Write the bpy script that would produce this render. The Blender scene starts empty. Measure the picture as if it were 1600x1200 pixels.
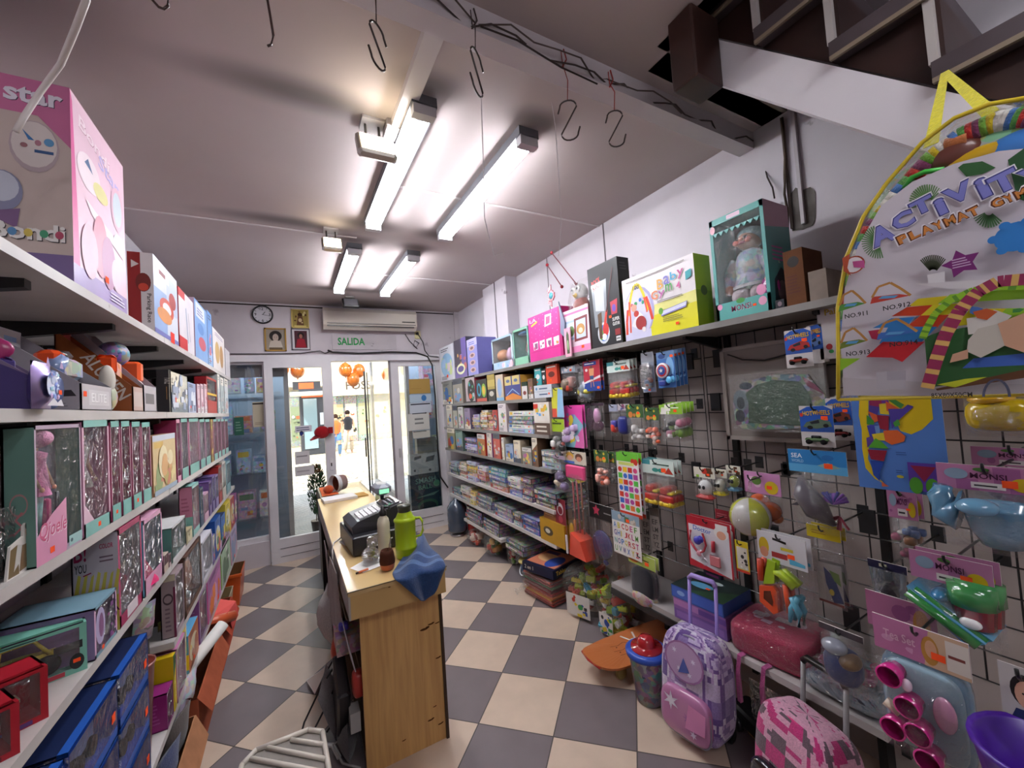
import bpy,math,random
import numpy as np
from mathutils import Vector,Matrix
sc = bpy.context.scene
COL = sc.collection
PI = math.pi
# ---------------------------------------------------------------- camera
F_PX,YAW,PIT,ROL = 626.02,0.50777,0.03971,-0.0671
CAMH = 1.6887
def _axes():
    f = Vector((math.sin(YAW)*math.cos(PIT),math.cos(YAW)*math.cos(PIT),math.sin(PIT)))
    r = Vector((math.cos(YAW),-math.sin(YAW),0)); u = r.cross(f)
    c,s = math.cos(ROL),math.sin(ROL)
    return c*r+s*u,-s*r+c*u,f
AR,AU,AF = _axes()
CP = Vector((0,0,CAMH))
cd = bpy.data.cameras.new('camera'); cam = bpy.data.objects.new('camera',cd); COL.objects.link(cam)
cd.sensor_width = 36; cd.lens = F_PX/1600*36; cd.clip_start = 0.02; cd.clip_end = 200
cam.matrix_world = Matrix(((AR.x,AU.x,-AF.x,0),(AR.y,AU.y,-AF.y,0),(AR.z,AU.z,-AF.z,CAMH),(0,0,0,1)))
sc.camera = cam
# ---------------------------------------------------------------- world, sun, exposure
w = bpy.data.worlds.new('daylight'); sc.world = w; w.use_nodes = True
bg = w.node_tree.nodes['Background']; bg.inputs[0].default_value = (0.80,0.88,1.0,1); bg.inputs[1].default_value = 2.6
sd = bpy.data.lights.new('sun','SUN'); sd.energy = 5.0; sd.angle = 0.01; sd.color = (1,.94,.84)
so = bpy.data.objects.new('sun',sd); COL.objects.link(so); so.rotation_euler = (math.radians(38),math.radians(-28),0); so.location = (0,14,12)
sc.view_settings.view_transform = 'Standard'; sc.view_settings.look = 'None'
sc.view_settings.exposure = 0.18; sc.view_settings.gamma = 1.0
TUBE_E = 66.0
sc.cycles.max_bounces = 8; sc.cycles.diffuse_bounces = 4; sc.cycles.transparent_max_bounces = 24
sc.cycles.caustics_reflective = False; sc.cycles.caustics_refractive = False
sc.cycles.sample_clamp_indirect = 6.0
# ---------------------------------------------------------------- pixel -> place
def ray(px,py): return AR*((px-800)/F_PX) + AU*((600-py)/F_PX) + AF
def at(px,py,ax,v):
    d = ray(px,py); i = 'xyz'.index(ax); t = (v-CP[i])/d[i]; return CP+d*t
def pj(P):
    q = Vector(P)-CP; d = q.dot(AF); return 800+F_PX*q.dot(AR)/d,600-F_PX*q.dot(AU)/d
def ysolve(px,x,z):
    # y on the line (x, *, z) whose picture is in column px
    k = (px-800)/F_PX
    # (q.AR) = k (q.AF), q=(x,y,z-h)
    a = AR-k*AF; return -(a.x*x+a.z*(z-CAMH))/a.y
# ---------------------------------------------------------------- colour and materials
def hexc(h):
    if not isinstance(h,str): return tuple(h)
    h = h.lstrip('#'); v = [int(h[i:i+2],16)/255 for i in (0,2,4)]
    return tuple(c/12.92 if c <= .04045 else ((c+.055)/1.055)**2.4 for c in v)
MATS = {}
def newmat(name):
    m = bpy.data.materials.new(name); m.use_nodes = True; MATS[name] = m
    nt = m.node_tree; return m,nt,nt.nodes['Principled BSDF']
def nd(nt,t,**k):
    n = nt.nodes.new(t)
    for a,b in k.items(): setattr(n,a,b)
    return n
def attr_mat(name,rough=.5,spec=.5,metal=0,noise=0,nscale=40,bump=0,bscale=60,coat=0,sheen=0):
    m,nt,b = newmat(name)
    a = nd(nt,'ShaderNodeAttribute',attribute_name='Col'); out = a.outputs['Color']
    b.inputs['Roughness'].default_value = rough; b.inputs['Specular IOR Level'].default_value = spec
    b.inputs['Metallic'].default_value = metal; b.inputs['Coat Weight'].default_value = coat
    b.inputs['Coat Roughness'].default_value = .12; b.inputs['Sheen Weight'].default_value = sheen
    tc = nd(nt,'ShaderNodeTexCoord')
    if noise:
        n = nd(nt,'ShaderNodeTexNoise'); n.inputs['Scale'].default_value = nscale; n.inputs['Detail'].default_value = 5
        nt.links.new(tc.outputs['Object'],n.inputs['Vector'])
        mr = nd(nt,'ShaderNodeMapRange'); mr.inputs[1].default_value = .3; mr.inputs[2].default_value = .7
        mr.inputs[3].default_value = 1-noise; mr.inputs[4].default_value = 1+noise*.4
        nt.links.new(n.outputs[0],mr.inputs[0])
        mx = nd(nt,'ShaderNodeVectorMath',operation='SCALE'); nt.links.new(out,mx.inputs[0]); nt.links.new(mr.outputs[0],mx.inputs['Scale'])
        out = mx.outputs[0]
    nt.links.new(out,b.inputs['Base Color'])
    if bump:
        n = nd(nt,'ShaderNodeTexNoise'); n.inputs['Scale'].default_value = bscale; n.inputs['Detail'].default_value = 4
        nt.links.new(tc.outputs['Object'],n.inputs['Vector'])
        bp = nd(nt,'ShaderNodeBump'); bp.inputs['Strength'].default_value = bump; bp.inputs['Distance'].default_value = .004
        nt.links.new(n.outputs[0],bp.inputs['Height']); nt.links.new(bp.outputs[0],b.inputs['Normal'])
    return m
attr_mat('card',.42,.35,noise=.10,nscale=6,coat=.05)
attr_mat('paper',.8,.2)
attr_mat('matte',.9,.15,noise=.15,nscale=15)
attr_mat('plastic',.3,.5)
attr_mat('gloss',.12,.6,coat=.5)
attr_mat('paint',.5,.4,noise=.08,nscale=4)
attr_mat('metal',.3,.5,metal=1)
attr_mat('cloth',.95,.1,noise=.2,nscale=120,bump=.8,bscale=260,sheen=.3)
attr_mat('leaf',.7,.3,noise=.4,nscale=60)
def busy_mat(name,scale,amt):
    m,nt,b = newmat(name)
    a = nd(nt,'ShaderNodeAttribute',attribute_name='Col'); tc = nd(nt,'ShaderNodeTexCoord')
    n0 = nd(nt,'ShaderNodeTexNoise'); n0.inputs['Scale'].default_value = scale*.6
    nt.links.new(tc.outputs['Object'],n0.inputs['Vector'])
    mv = nd(nt,'ShaderNodeMix',data_type='RGBA'); mv.inputs[0].default_value = .06
    nt.links.new(tc.outputs['Object'],mv.inputs[6]); nt.links.new(n0.outputs['Color'],mv.inputs[7])
    v = nd(nt,'ShaderNodeTexVoronoi'); v.inputs['Scale'].default_value = scale
    nt.links.new(mv.outputs[2],v.inputs['Vector'])
    hs = nd(nt,'ShaderNodeHueSaturation'); hs.inputs['Saturation'].default_value = .75
    nt.links.new(v.outputs['Color'],hs.inputs['Color'])
    mx = nd(nt,'ShaderNodeMix',data_type='RGBA'); mx.inputs[0].default_value = amt
    nt.links.new(a.outputs['Color'],mx.inputs[6]); nt.links.new(hs.outputs[0],mx.inputs[7])
    nt.links.new(mx.outputs[2],b.inputs['Base Color']); b.inputs['Roughness'].default_value = .4
busy_mat('print',38,.38); busy_mat('fineprint',90,.35)
def film_mat(name,tint,refl,rough,bump,scale,haze=0.0,dist=.02):
    m,nt,b = newmat(name); nt.nodes.remove(b); o = nt.nodes['Material Output']
    t = nd(nt,'ShaderNodeBsdfTransparent'); t.inputs[0].default_value = (*tint,1)
    g = nd(nt,'ShaderNodeBsdfGlossy'); g.inputs['Roughness'].default_value = rough; g.inputs[0].default_value = (1,1,1,1)
    lw = nd(nt,'ShaderNodeLayerWeight'); lw.inputs['Blend'].default_value = .35
    mr = nd(nt,'ShaderNodeMapRange'); mr.inputs[3].default_value = refl; mr.inputs[4].default_value = min(1,refl+.4)
    nt.links.new(lw.outputs['Fresnel'],mr.inputs[0])
    mx = nd(nt,'ShaderNodeMixShader')
    nt.links.new(mr.outputs[0],mx.inputs[0]); nt.links.new(t.outputs[0],mx.inputs[1]); nt.links.new(g.outputs[0],mx.inputs[2])
    if bump:
        tc = nd(nt,'ShaderNodeTexCoord'); n = nd(nt,'ShaderNodeTexNoise'); n.inputs['Scale'].default_value = scale
        n.inputs['Detail'].default_value = 3; n.inputs['Distortion'].default_value = 1.2
        nt.links.new(tc.outputs['Object'],n.inputs['Vector'])
        bp = nd(nt,'ShaderNodeBump'); bp.inputs['Strength'].default_value = bump; bp.inputs['Distance'].default_value = dist
        nt.links.new(n.outputs[0],bp.inputs['Height']); nt.links.new(bp.outputs[0],g.inputs['Normal']); nt.links.new(bp.outputs[0],lw.inputs['Normal'])
    last = mx.outputs[0]
    if haze:
        d = nd(nt,'ShaderNodeBsdfDiffuse'); d.inputs[0].default_value = (.9,.9,.92,1); m2 = nd(nt,'ShaderNodeMixShader'); m2.inputs[0].default_value = haze
        nt.links.new(last,m2.inputs[1]); nt.links.new(d.outputs[0],m2.inputs[2]); last = m2.outputs[0]
    nt.links.new(last,o.inputs['Surface'])
film_mat('film',(.98,.98,.98),.3,.09,1.0,17,.02,.16)
film_mat('bagfilm',(.98,.98,.98),.05,.12,1.0,34,.02)
film_mat('glass',(.95,.97,.97),.04,.01,0,1)
film_mat('bluefilm',(.6,.7,.96),.12,.1,.7,20,.04)
film_mat('bottleglass',(.35,.45,.55),.10,.06,.3,8,.05)
def emit_mat(name,col,s):
    m,nt,b = newmat(name); b.inputs['Base Color'].default_value = (*col,1)
    b.inputs['Emission Color'].default_value = (*col,1); b.inputs['Emission Strength'].default_value = s
emit_mat('tube',(.93,.95,1.0),TUBE_E); emit_mat('flood',(1,.87,.6),14.0); emit_mat('vest_tube',(.9,.95,1),160.0)
emit_mat('bluelamp',(.15,.45,1),12.0); emit_mat('lcd',(.3,.9,.5),.8)
# ---- surfaces of the room
def room_mats():
    # floor: diagonal check
    m,nt,b = newmat('floor'); g = nd(nt,'ShaderNodeNewGeometry')
    mp = nd(nt,'ShaderNodeMapping',vector_type='POINT')
    a = math.radians(45.607)
    ox,oy = .80237,2.04985
    ca,sa = math.cos(a)/.4,math.sin(a)/.4
    mp.inputs['Rotation'].default_value = (0,0,a); mp.inputs['Scale'].default_value = (2.5,2.5,2.5)
    mp.inputs['Location'].default_value = (-(ca*ox-sa*oy),-(sa*ox+ca*oy),0)
    nt.links.new(g.outputs['Position'],mp.inputs['Vector'])
    s = nd(nt,'ShaderNodeSeparateXYZ'); nt.links.new(mp.outputs[0],s.inputs[0])
    def M(op,x,y=None):
        n = nd(nt,'ShaderNodeMath',operation=op)
        for i,v in enumerate((x,y)):
            if v is None: continue
            if isinstance(v,(int,float)): n.inputs[i].default_value = v
            else: nt.links.new(v,n.inputs[i])
        return n.outputs[0]
    fs = M('FLOORED_MODULO',M('ADD',M('FLOOR',s.outputs[0]),M('FLOOR',s.outputs[1])),2.0)
    def edge(c): f = M('FRACT',c); return M('ABSOLUTE',M('SUBTRACT',f,.5))
    gr = M('GREATER_THAN',M('MAXIMUM',edge(s.outputs[0]),edge(s.outputs[1])),.4925)
    n = nd(nt,'ShaderNodeTexNoise'); n.inputs['Scale'].default_value = 1.6; n.inputs['Detail'].default_value = 6
    nt.links.new(g.outputs['Position'],n.inputs['Vector'])
    n2 = nd(nt,'ShaderNodeTexNoise'); n2.inputs['Scale'].default_value = 9; n2.inputs['Detail'].default_value = 8
    nt.links.new(g.outputs['Position'],n2.inputs['Vector'])
    mx = nd(nt,'ShaderNodeMix',data_type='RGBA'); nt.links.new(fs,mx.inputs[0])
    mx.inputs[6].default_value = (*hexc('#cfb9a5'),1); mx.inputs[7].default_value = (*hexc('#766c6e'),1)
    mr = nd(nt,'ShaderNodeMapRange'); mr.inputs[1].default_value = .3; mr.inputs[2].default_value = .7; mr.inputs[3].default_value = .84; mr.inputs[4].default_value = 1.08
    nt.links.new(M('ADD',M('MULTIPLY',n.outputs[0],.6),M('MULTIPLY',n2.outputs[0],.4)),mr.inputs[0])
    sv = nd(nt,'ShaderNodeVectorMath',operation='SCALE'); nt.links.new(mx.outputs[2],sv.inputs[0]); nt.links.new(mr.outputs[0],sv.inputs['Scale'])
    m2 = nd(nt,'ShaderNodeMix',data_type='RGBA'); nt.links.new(gr,m2.inputs[0]); nt.links.new(sv.outputs[0],m2.inputs[6]); m2.inputs[7].default_value = (*hexc('#4a433f'),1)
    nt.links.new(m2.outputs[2],b.inputs['Base Color'])
    mr2 = nd(nt,'ShaderNodeMapRange'); mr2.inputs[3].default_value = .22; mr2.inputs[4].default_value = .5
    nt.links.new(n2.outputs[0],mr2.inputs[0]); nt.links.new(mr2.outputs[0],b.inputs['Roughness'])
    def mottled(name,c1,c2,sc1,rough=.85,c3=None,thr=.72,bump=.15):
        m,nt,b = newmat(name); tc = nd(nt,'ShaderNodeNewGeometry')
        n = nd(nt,'ShaderNodeTexNoise'); n.inputs['Scale'].default_value = sc1; n.inputs['Detail'].default_value = 7
        nt.links.new(tc.outputs['Position'],n.inputs['Vector'])
        r = nd(nt,'ShaderNodeValToRGB'); r.color_ramp.elements[0].position = .35; r.color_ramp.elements[1].position = .65
        r.color_ramp.elements[0].color = (*hexc(c1),1); r.color_ramp.elements[1].color = (*hexc(c2),1)
        nt.links.new(n.outputs[0],r.inputs[0]); out = r.outputs[0]
        if c3:
            k = nd(nt,'ShaderNodeTexNoise'); k.inputs['Scale'].default_value = sc1*3.1; k.inputs['Detail'].default_value = 9
            nt.links.new(tc.outputs['Position'],k.inputs['Vector'])
            q = nd(nt,'ShaderNodeMapRange'); q.inputs[1].default_value = thr; q.inputs[2].default_value = thr+.03
            nt.links.new(k.outputs[0],q.inputs[0])
            x = nd(nt,'ShaderNodeMix',data_type='RGBA'); nt.links.new(q.outputs[0],x.inputs[0]); nt.links.new(out,x.inputs[6]); x.inputs[7].default_value = (*hexc(c3),1); out = x.outputs[2]
        nt.links.new(out,b.inputs['Base Color']); b.inputs['Roughness'].default_value = rough
        if bump:
            bp = nd(nt,'ShaderNodeBump'); bp.inputs['Strength'].default_value = bump; bp.inputs['Distance'].default_value = .01
            nt.links.new(n.outputs[0],bp.inputs['Height']); nt.links.new(bp.outputs[0],b.inputs['Normal'])
    mottled('ceiling','#b3a6a4','#beb2b0',.9,.8,bump=.05)
    # soot marks round the lamp ends
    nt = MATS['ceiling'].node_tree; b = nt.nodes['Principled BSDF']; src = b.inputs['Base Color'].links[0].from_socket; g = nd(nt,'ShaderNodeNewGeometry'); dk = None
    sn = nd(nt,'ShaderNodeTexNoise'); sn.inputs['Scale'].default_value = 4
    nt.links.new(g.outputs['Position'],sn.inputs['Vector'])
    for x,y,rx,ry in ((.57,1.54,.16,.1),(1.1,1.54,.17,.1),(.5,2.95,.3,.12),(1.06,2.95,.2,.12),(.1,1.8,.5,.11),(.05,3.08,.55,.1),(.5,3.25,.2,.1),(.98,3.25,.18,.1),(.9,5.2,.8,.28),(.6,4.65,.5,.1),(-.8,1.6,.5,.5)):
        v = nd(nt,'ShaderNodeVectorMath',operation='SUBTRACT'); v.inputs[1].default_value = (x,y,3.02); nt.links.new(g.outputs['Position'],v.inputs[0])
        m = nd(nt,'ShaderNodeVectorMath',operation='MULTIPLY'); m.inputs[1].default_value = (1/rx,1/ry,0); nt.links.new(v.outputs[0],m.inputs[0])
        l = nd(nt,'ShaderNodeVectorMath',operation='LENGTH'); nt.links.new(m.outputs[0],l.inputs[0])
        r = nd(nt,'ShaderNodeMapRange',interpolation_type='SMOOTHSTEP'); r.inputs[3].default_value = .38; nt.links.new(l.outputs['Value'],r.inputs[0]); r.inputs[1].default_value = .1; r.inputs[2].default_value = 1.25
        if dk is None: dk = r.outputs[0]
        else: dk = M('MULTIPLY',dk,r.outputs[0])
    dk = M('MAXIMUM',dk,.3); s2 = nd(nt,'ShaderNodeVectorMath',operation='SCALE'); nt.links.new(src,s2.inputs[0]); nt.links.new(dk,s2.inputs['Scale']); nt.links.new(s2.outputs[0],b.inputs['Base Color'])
    mottled('wallwhite','#c6bec4','#d4cdd3',1.3,.7,'#8f8488',.69)
    mottled('wallback','#b3aaae','#c6bec2',1.2,.7,'#9b9296',.68)
    mottled('wallgrid','#a0958f','#b3a8a2',1.5,.8,'#857a76',.68)
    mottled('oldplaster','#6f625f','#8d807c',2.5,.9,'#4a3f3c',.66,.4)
    mottled('cement','#57514d','#6d6763',14,.95,bump=.6)
    mottled('frame','#c9c4c8','#dcd8da',2,.35,'#a39d9f',.74,0)
    mottled('shelfboard','#b9b2ae','#cdc8c4',3,.45,'#968e8b',.70,0)
    mottled('greyshelf','#77736f','#8b8783',4,.5,bump=0)
    mottled('stringer','#cac3c8','#d6d0d4',1.4,.55,'#aca4a8',.74,0)
    mottled('darkwood','#241310','#351c16',6,.45,bump=.1)
    mottled('tread','#3a3033','#483e42',5,.5)
    mottled('stone','#cdbb9a','#efe3cc',2.2,.9,'#8c7b66',.56,.4)
    mottled('pavement','#c8c4be','#dcd9d4',3,.8)
    mottled('kiosk','#35373d','#3e4046',3,.6)
    # pale oak laminate
    m,nt,b = newmat('oak'); tc = nd(nt,'ShaderNodeTexCoord'); mp = nd(nt,'ShaderNodeMapping'); mp.inputs['Scale'].default_value = (18,18,1.2)
    nt.links.new(tc.outputs['Object'],mp.inputs[0]); n = nd(nt,'ShaderNodeTexNoise'); n.inputs['Scale'].default_value = 2.2; n.inputs['Detail'].default_value = 8; n.inputs['Distortion'].default_value = .6
    nt.links.new(mp.outputs[0],n.inputs[0]); r = nd(nt,'ShaderNodeValToRGB'); r.color_ramp.elements[0].position = .3; r.color_ramp.elements[1].position = .7
    r.color_ramp.elements[0].color = (*hexc('#c09258'),1); r.color_ramp.elements[1].color = (*hexc('#d8ac6c'),1)
    nt.links.new(n.outputs[0],r.inputs[0]); nt.links.new(r.outputs[0],b.inputs['Base Color']); b.inputs['Roughness'].default_value = .4
    m,nt,b = newmat('oaktop'); b.inputs['Base Color'].default_value = (*hexc('#cfb07a'),1); b.inputs['Roughness'].default_value = .16
    m,nt,b = newmat('black'); b.inputs['Base Color'].default_value = (.012,.012,.013,1); b.inputs['Roughness'].default_value = .45
room_mats()
# ---------------------------------------------------------------- mesh collector
WHITE = (1,1,1)
TXT = {}
def text_geo(s,bold=.014):
    if (s,bold) in TXT: return TXT[s,bold]
    c = bpy.data.curves.new('t','FONT'); c.body = s; c.resolution_u = 2; c.offset = bold
    o = bpy.data.objects.new('t',c)
    me = bpy.data.meshes.new_from_object(o)
    v = [(p.co.x,p.co.y) for p in me.vertices]; f = [tuple(p.vertices) for p in me.polygons]
    bpy.data.objects.remove(o); bpy.data.meshes.remove(me); bpy.data.curves.remove(c)
    if v:
        x0 = min(a for a,b in v); x1 = max(a for a,b in v); y0 = min(b for a,b in v); y1 = max(b for a,b in v)
        v = [((a-x0)/(y1-y0),(b-y0)/(y1-y0)) for a,b in v]; asp = (x1-x0)/(y1-y0)
    else: asp = 1
    TXT[s,bold] = (v,f,asp); return TXT[s,bold]
class MB:
    def __init__(s,M=None): s.v = []; s.f = []; s.c = []; s.m = []; s.sm = []; s.M = M or Matrix()
    def add(s,vs,fs,col=WHITE,mat='card',smooth=False,cols=None):
        o = len(s.v); M = s.M
        s.v += [tuple(M @ Vector(v)) for v in vs]; col = hexc(col)
        for i,f in enumerate(fs):
            s.f.append(tuple(k+o for k in f)); s.c.append(hexc(cols[i]) if cols else col); s.m.append(mat); s.sm.append(smooth)
        return s
    def quad(s,a,b,c,d,col=WHITE,mat='card'): return s.add([a,b,c,d],[(0,1,2,3)],col,mat)
    def box(s,x0,y0,z0,x1,y1,z1,col=WHITE,mat='card',cols=None):
        if x0 > x1: x0,x1 = x1,x0
        if y0 > y1: y0,y1 = y1,y0
        if z0 > z1: z0,z1 = z1,z0
        V = [(x0,y0,z0),(x1,y0,z0),(x1,y1,z0),(x0,y1,z0),(x0,y0,z1),(x1,y0,z1),(x1,y1,z1),(x0,y1,z1)]
        # faces: bottom, top, -y, +x, +y, -x
        return s.add(V,[(0,3,2,1),(4,5,6,7),(0,1,5,4),(1,2,6,5),(2,3,7,6),(3,0,4,7)],col,mat,cols=cols)
    def bbox(s,x0,y0,z0,x1,y1,z1,r,col=WHITE,mat='plastic'):
        # box with chamfered edges
        def ring(ix,z): return [(x0+ix+r,y0+ix,z),(x1-ix-r,y0+ix,z),(x1-ix,y0+ix+r,z),(x1-ix,y1-ix-r,z),(x1-ix-r,y1-ix,z),(x0+ix+r,y1-ix,z),(x0+ix,y1-ix-r,z),(x0+ix,y0+ix+r,z)]
        V = ring(r,z0)+ring(0,z0+r)+ring(0,z1-r)+ring(r,z1); Fc = []
        for k in range(3):
            for i in range(8): j = (i+1) % 8; Fc.append((k*8+i,k*8+j,k*8+8+j,k*8+8+i))
        Fc.append(tuple(range(7,-1,-1))); Fc.append(tuple(range(24,32)))
        return s.add(V,Fc,col,mat)
    def sup(s,c,r,e1=1.,e2=1.,col=WHITE,mat='plastic',nu=16,nv=10,cols=None,squash=None):
        # superellipsoid
        def p(t,e): return math.copysign(abs(t)**e,t)
        V = []
        for i in range(nv+1):
            v = -PI/2+PI*i/nv
            for j in range(nu):
                u = 2*PI*j/nu
                q = [p(math.cos(v),e1)*p(math.cos(u),e2),p(math.cos(v),e1)*p(math.sin(u),e2),p(math.sin(v),e1)]
                if squash: q = squash(q)
                V.append((c[0]+r[0]*q[0],c[1]+r[1]*q[1],c[2]+r[2]*q[2]))
        Fc = [(i*nu+j,i*nu+(j+1) % nu,(i+1)*nu+(j+1) % nu,(i+1)*nu+j) for i in range(nv) for j in range(nu)]
        return s.add(V,Fc,col,mat,True,cols)
    def tube(s,pts,r,col=WHITE,mat='plastic',n=6,rs=None):
        pts = [Vector(p) for p in pts]; V = []; Fc = []
        up = Vector((0,0,1))
        for i,p in enumerate(pts):
            d = (pts[min(i+1,len(pts)-1)]-pts[max(i-1,0)]).normalized()
            a = d.cross(up); a = (a if a.length > .05 else d.cross(Vector((1,0,0)))).normalized(); b = d.cross(a)
            rr = rs[i] if rs else r
            V += [tuple(p+(a*math.cos(2*PI*k/n)+b*math.sin(2*PI*k/n))*rr) for k in range(n)]
        for i in range(len(pts)-1):
            for k in range(n): j = (k+1) % n; Fc.append((i*n+k,i*n+j,(i+1)*n+j,(i+1)*n+k))
        Fc.append(tuple(range(n-1,-1,-1))); Fc.append(tuple(range((len(pts)-1)*n,len(pts)*n)))
        return s.add(V,Fc,col,mat,n > 4)
    def lathe(s,c,prof,col=WHITE,mat='plastic',n=20,cols=None,ax='z'):
        V = []; Fc = []; cc = []
        for r,z in prof:
            for k in range(n):
                a = 2*PI*k/n; x,y = r*math.cos(a),r*math.sin(a)
                V.append((c[0]+x,c[1]+y,c[2]+z) if ax == 'z' else (c[0]+x,c[1]+z,c[2]+y) if ax == 'y' else (c[0]+z,c[1]+x,c[2]+y))
        for i in range(len(prof)-1):
            for k in range(n): j = (k+1) % n; Fc.append((i*n+k,i*n+j,(i+1)*n+j,(i+1)*n+k)); cc.append(cols[i] if cols else col)
        return s.add(V,Fc,col,mat,True,cc)
    def prism(s,pts,z0,z1,col=WHITE,mat='plastic',f=lambda x,y,z: (x,y,z)):
        n = len(pts); V = [f(x,y,z0) for x,y in pts]+[f(x,y,z1) for x,y in pts]
        return s.add(V,[tuple(range(n-1,-1,-1)),tuple(range(n,2*n))]+[(i,(i+1) % n,n+(i+1) % n,n+i) for i in range(n)],col,mat)
    def pillow(s,O,U,V,N,w,h,d,col=WHITE,mat='bagfilm',nx=8,ny=10,seed=0,both=True):
        # crumpled bag: two bulged sheets; O = bottom centre
        rg = random.Random(seed); O,U,V,N = map(Vector,(O,U,V,N))
        for sg in ((1,-1) if both else (1,)):
            vs = []
            for j in range(ny+1):
                for i in range(nx+1):
                    a,b = i/nx,j/ny
                    g = (math.sin(PI*a)**.6)*(math.sin(PI*min(1,b*1.05+.02))**.5 if b < .99 else 0)
                    k = 0 if i in (0,nx) or j in (0,ny) else rg.uniform(-.12,.12)
                    vs.append(tuple(O+U*((a-.5)*w)+V*(b*h)+N*(sg*d/2*(g+k*g))))
            s.add(vs,[(j*(nx+1)+i,j*(nx+1)+i+1,(j+1)*(nx+1)+i+1,(j+1)*(nx+1)+i) for j in range(ny) for i in range(nx)],col,mat,True)
        return s
    def build(s,name,parent=None,bevel=0):
        me = bpy.data.meshes.new(name); me.from_pydata(s.v,[],s.f)
        names = []
        for m in s.m:
            if m not in names: names.append(m)
        for m in names: me.materials.append(MATS[m])
        me.polygons.foreach_set('material_index',[names.index(m) for m in s.m])
        me.polygons.foreach_set('use_smooth',s.sm)
        a = me.attributes.new('Col','FLOAT_COLOR','FACE')
        a.data.foreach_set('color',[x for c in s.c for x in (*c,1.)])
        me.update()
        o = bpy.data.objects.new(name,me); COL.objects.link(o)
        if parent is not None:
            o.parent = parent; o.matrix_parent_inverse = parent.matrix_basis.inverted()
        if bevel:
            b = o.modifiers.new('b','BEVEL'); b.width = bevel; b.segments = 2; b.limit_method = 'ANGLE'
        return o
class Art:
    """flat printing on a panel: O = lower left corner, U right, V up, w x h metres; all sizes 0..1"""
    def __init__(s,mb,O,U,V,w,h,step=.00015,mat='card'):
        s.mb = mb; s.O = Vector(O); s.U = Vector(U).normalized(); s.V = Vector(V).normalized(); s.N = s.U.cross(s.V); s.w = w; s.h = h; s.k = 0; s.step = step; s.mat = mat
    def P(s,x,y): return tuple(s.O+s.U*(x*s.w)+s.V*(y*s.h)+s.N*(s.step*(s.k+1)))
    def poly(s,pts,col,mat=None): s.mb.add([s.P(*p) for p in pts],[tuple(range(len(pts)))],col,mat or s.mat); s.k += 1; return s
    def rect(s,x0,y0,x1,y1,col,mat=None): return s.poly([(x0,y0),(x1,y0),(x1,y1),(x0,y1)],col,mat)
    def ell(s,cx,cy,rx,ry,col,mat=None,n=18,rot=0):
        c,q = math.cos(rot),math.sin(rot)
        return s.poly([(cx+(rx*math.cos(2*PI*i/n)*c*s.w-ry*math.sin(2*PI*i/n)*q*s.h)/s.w,cy+(rx*math.cos(2*PI*i/n)*q*s.w+ry*math.sin(2*PI*i/n)*c*s.h)/s.h) for i in range(n)],col,mat)
    def star(s,cx,cy,r,col,n=5,inner=.5,rot=PI/2,mat=None):
        return s.poly([(cx+(r if i % 2 == 0 else r*inner)*math.cos(rot+PI*i/n),cy+(r if i % 2 == 0 else r*inner)*math.sin(rot+PI*i/n)*s.w/s.h) for i in range(2*n)],col,mat)
    def line(s,pts,t,col,mat=None):
        k = s.k
        for (x0,y0),(x1,y1) in zip(pts,pts[1:]):
            dx,dy = (x1-x0)*s.w,(y1-y0)*s.h; L = math.hypot(dx,dy) or 1; nx,ny = -dy/L*t*s.h/2,dx/L*t*s.h/2
            s.k = k; s.poly([(x0-nx/s.w,y0-ny/s.h),(x1-nx/s.w,y1-ny/s.h),(x1+nx/s.w,y1+ny/s.h),(x0+nx/s.w,y0+ny/s.h)],col,mat)
        return s
    def text(s,t,x,y,h,col,w=None,rot=0,shadow=None,slant=0,bold=.014):
        v,f,asp = text_geo(t,bold); H = h*s.h; W = (w*s.w if w else asp*H); c,q = math.cos(rot),math.sin(rot)
        for dx,cl in (((.04*H,shadow),) if shadow else ())+((0,col),):
            pts = []
            for a,b in v:
                X,Y = (a/asp*W+slant*b*H+dx),b*H-dx
                pts.append(tuple(s.O+s.U*(x*s.w+X*c-Y*q)+s.V*(y*s.h+X*q+Y*c)+s.N*(s.step*(s.k+1))))
            s.mb.add(pts,f,cl,s.mat); s.k += 1
        return s
    def greek(s,x0,y0,x1,y1,n,col,seed=0):
        # unreadable small print: thin bars
        rg = random.Random(seed); dy = (y1-y0)/n
        for i in range(n): s.rect(x0,y0+i*dy+dy*.25,x0+(x1-x0)*rg.uniform(.6,1),y0+i*dy+dy*.65,col); s.k -= 1
        s.k += 1; return s
    def confetti(s,n,cols,seed,rmin=.03,rmax=.12,box=(0,0,1,1),shapes='epr'):
        rg = random.Random(seed)
        for i in range(n):
            r = rg.uniform(rmin,rmax); x = rg.uniform(box[0]+r,max(box[0]+r,box[2]-r)); y = rg.uniform(box[1]+r*.5,max(box[1]+r*.5,box[3]-r)); c = rg.choice(cols); k = rg.choice(shapes)
            ry = min(r*s.w/s.h*rg.uniform(.6,1.3),.45)
            if k == 'e': s.ell(x,max(ry,min(1-ry,y)),r,ry,c,n=12)
            elif k == 'r': s.rect(max(0,x-r),max(0,y-ry),min(1,x+r),min(1,y+ry*.5),c)
            else:
                m = rg.randint(4,7); s.poly([(min(1,max(0,x+r*rg.uniform(.4,1)*math.cos(2*PI*q/m))),min(1,max(0,y+ry*rg.uniform(.4,1)*math.sin(2*PI*q/m)))) for q in range(m)],c)
        return s
    def sticker(s,x,y,r=.06,col='#ff5a2a'):
        ry = r*s.w/s.h; return s.rect(x-r,y-ry*.7,x+r,y+ry*.7,col,'paper')
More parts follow.
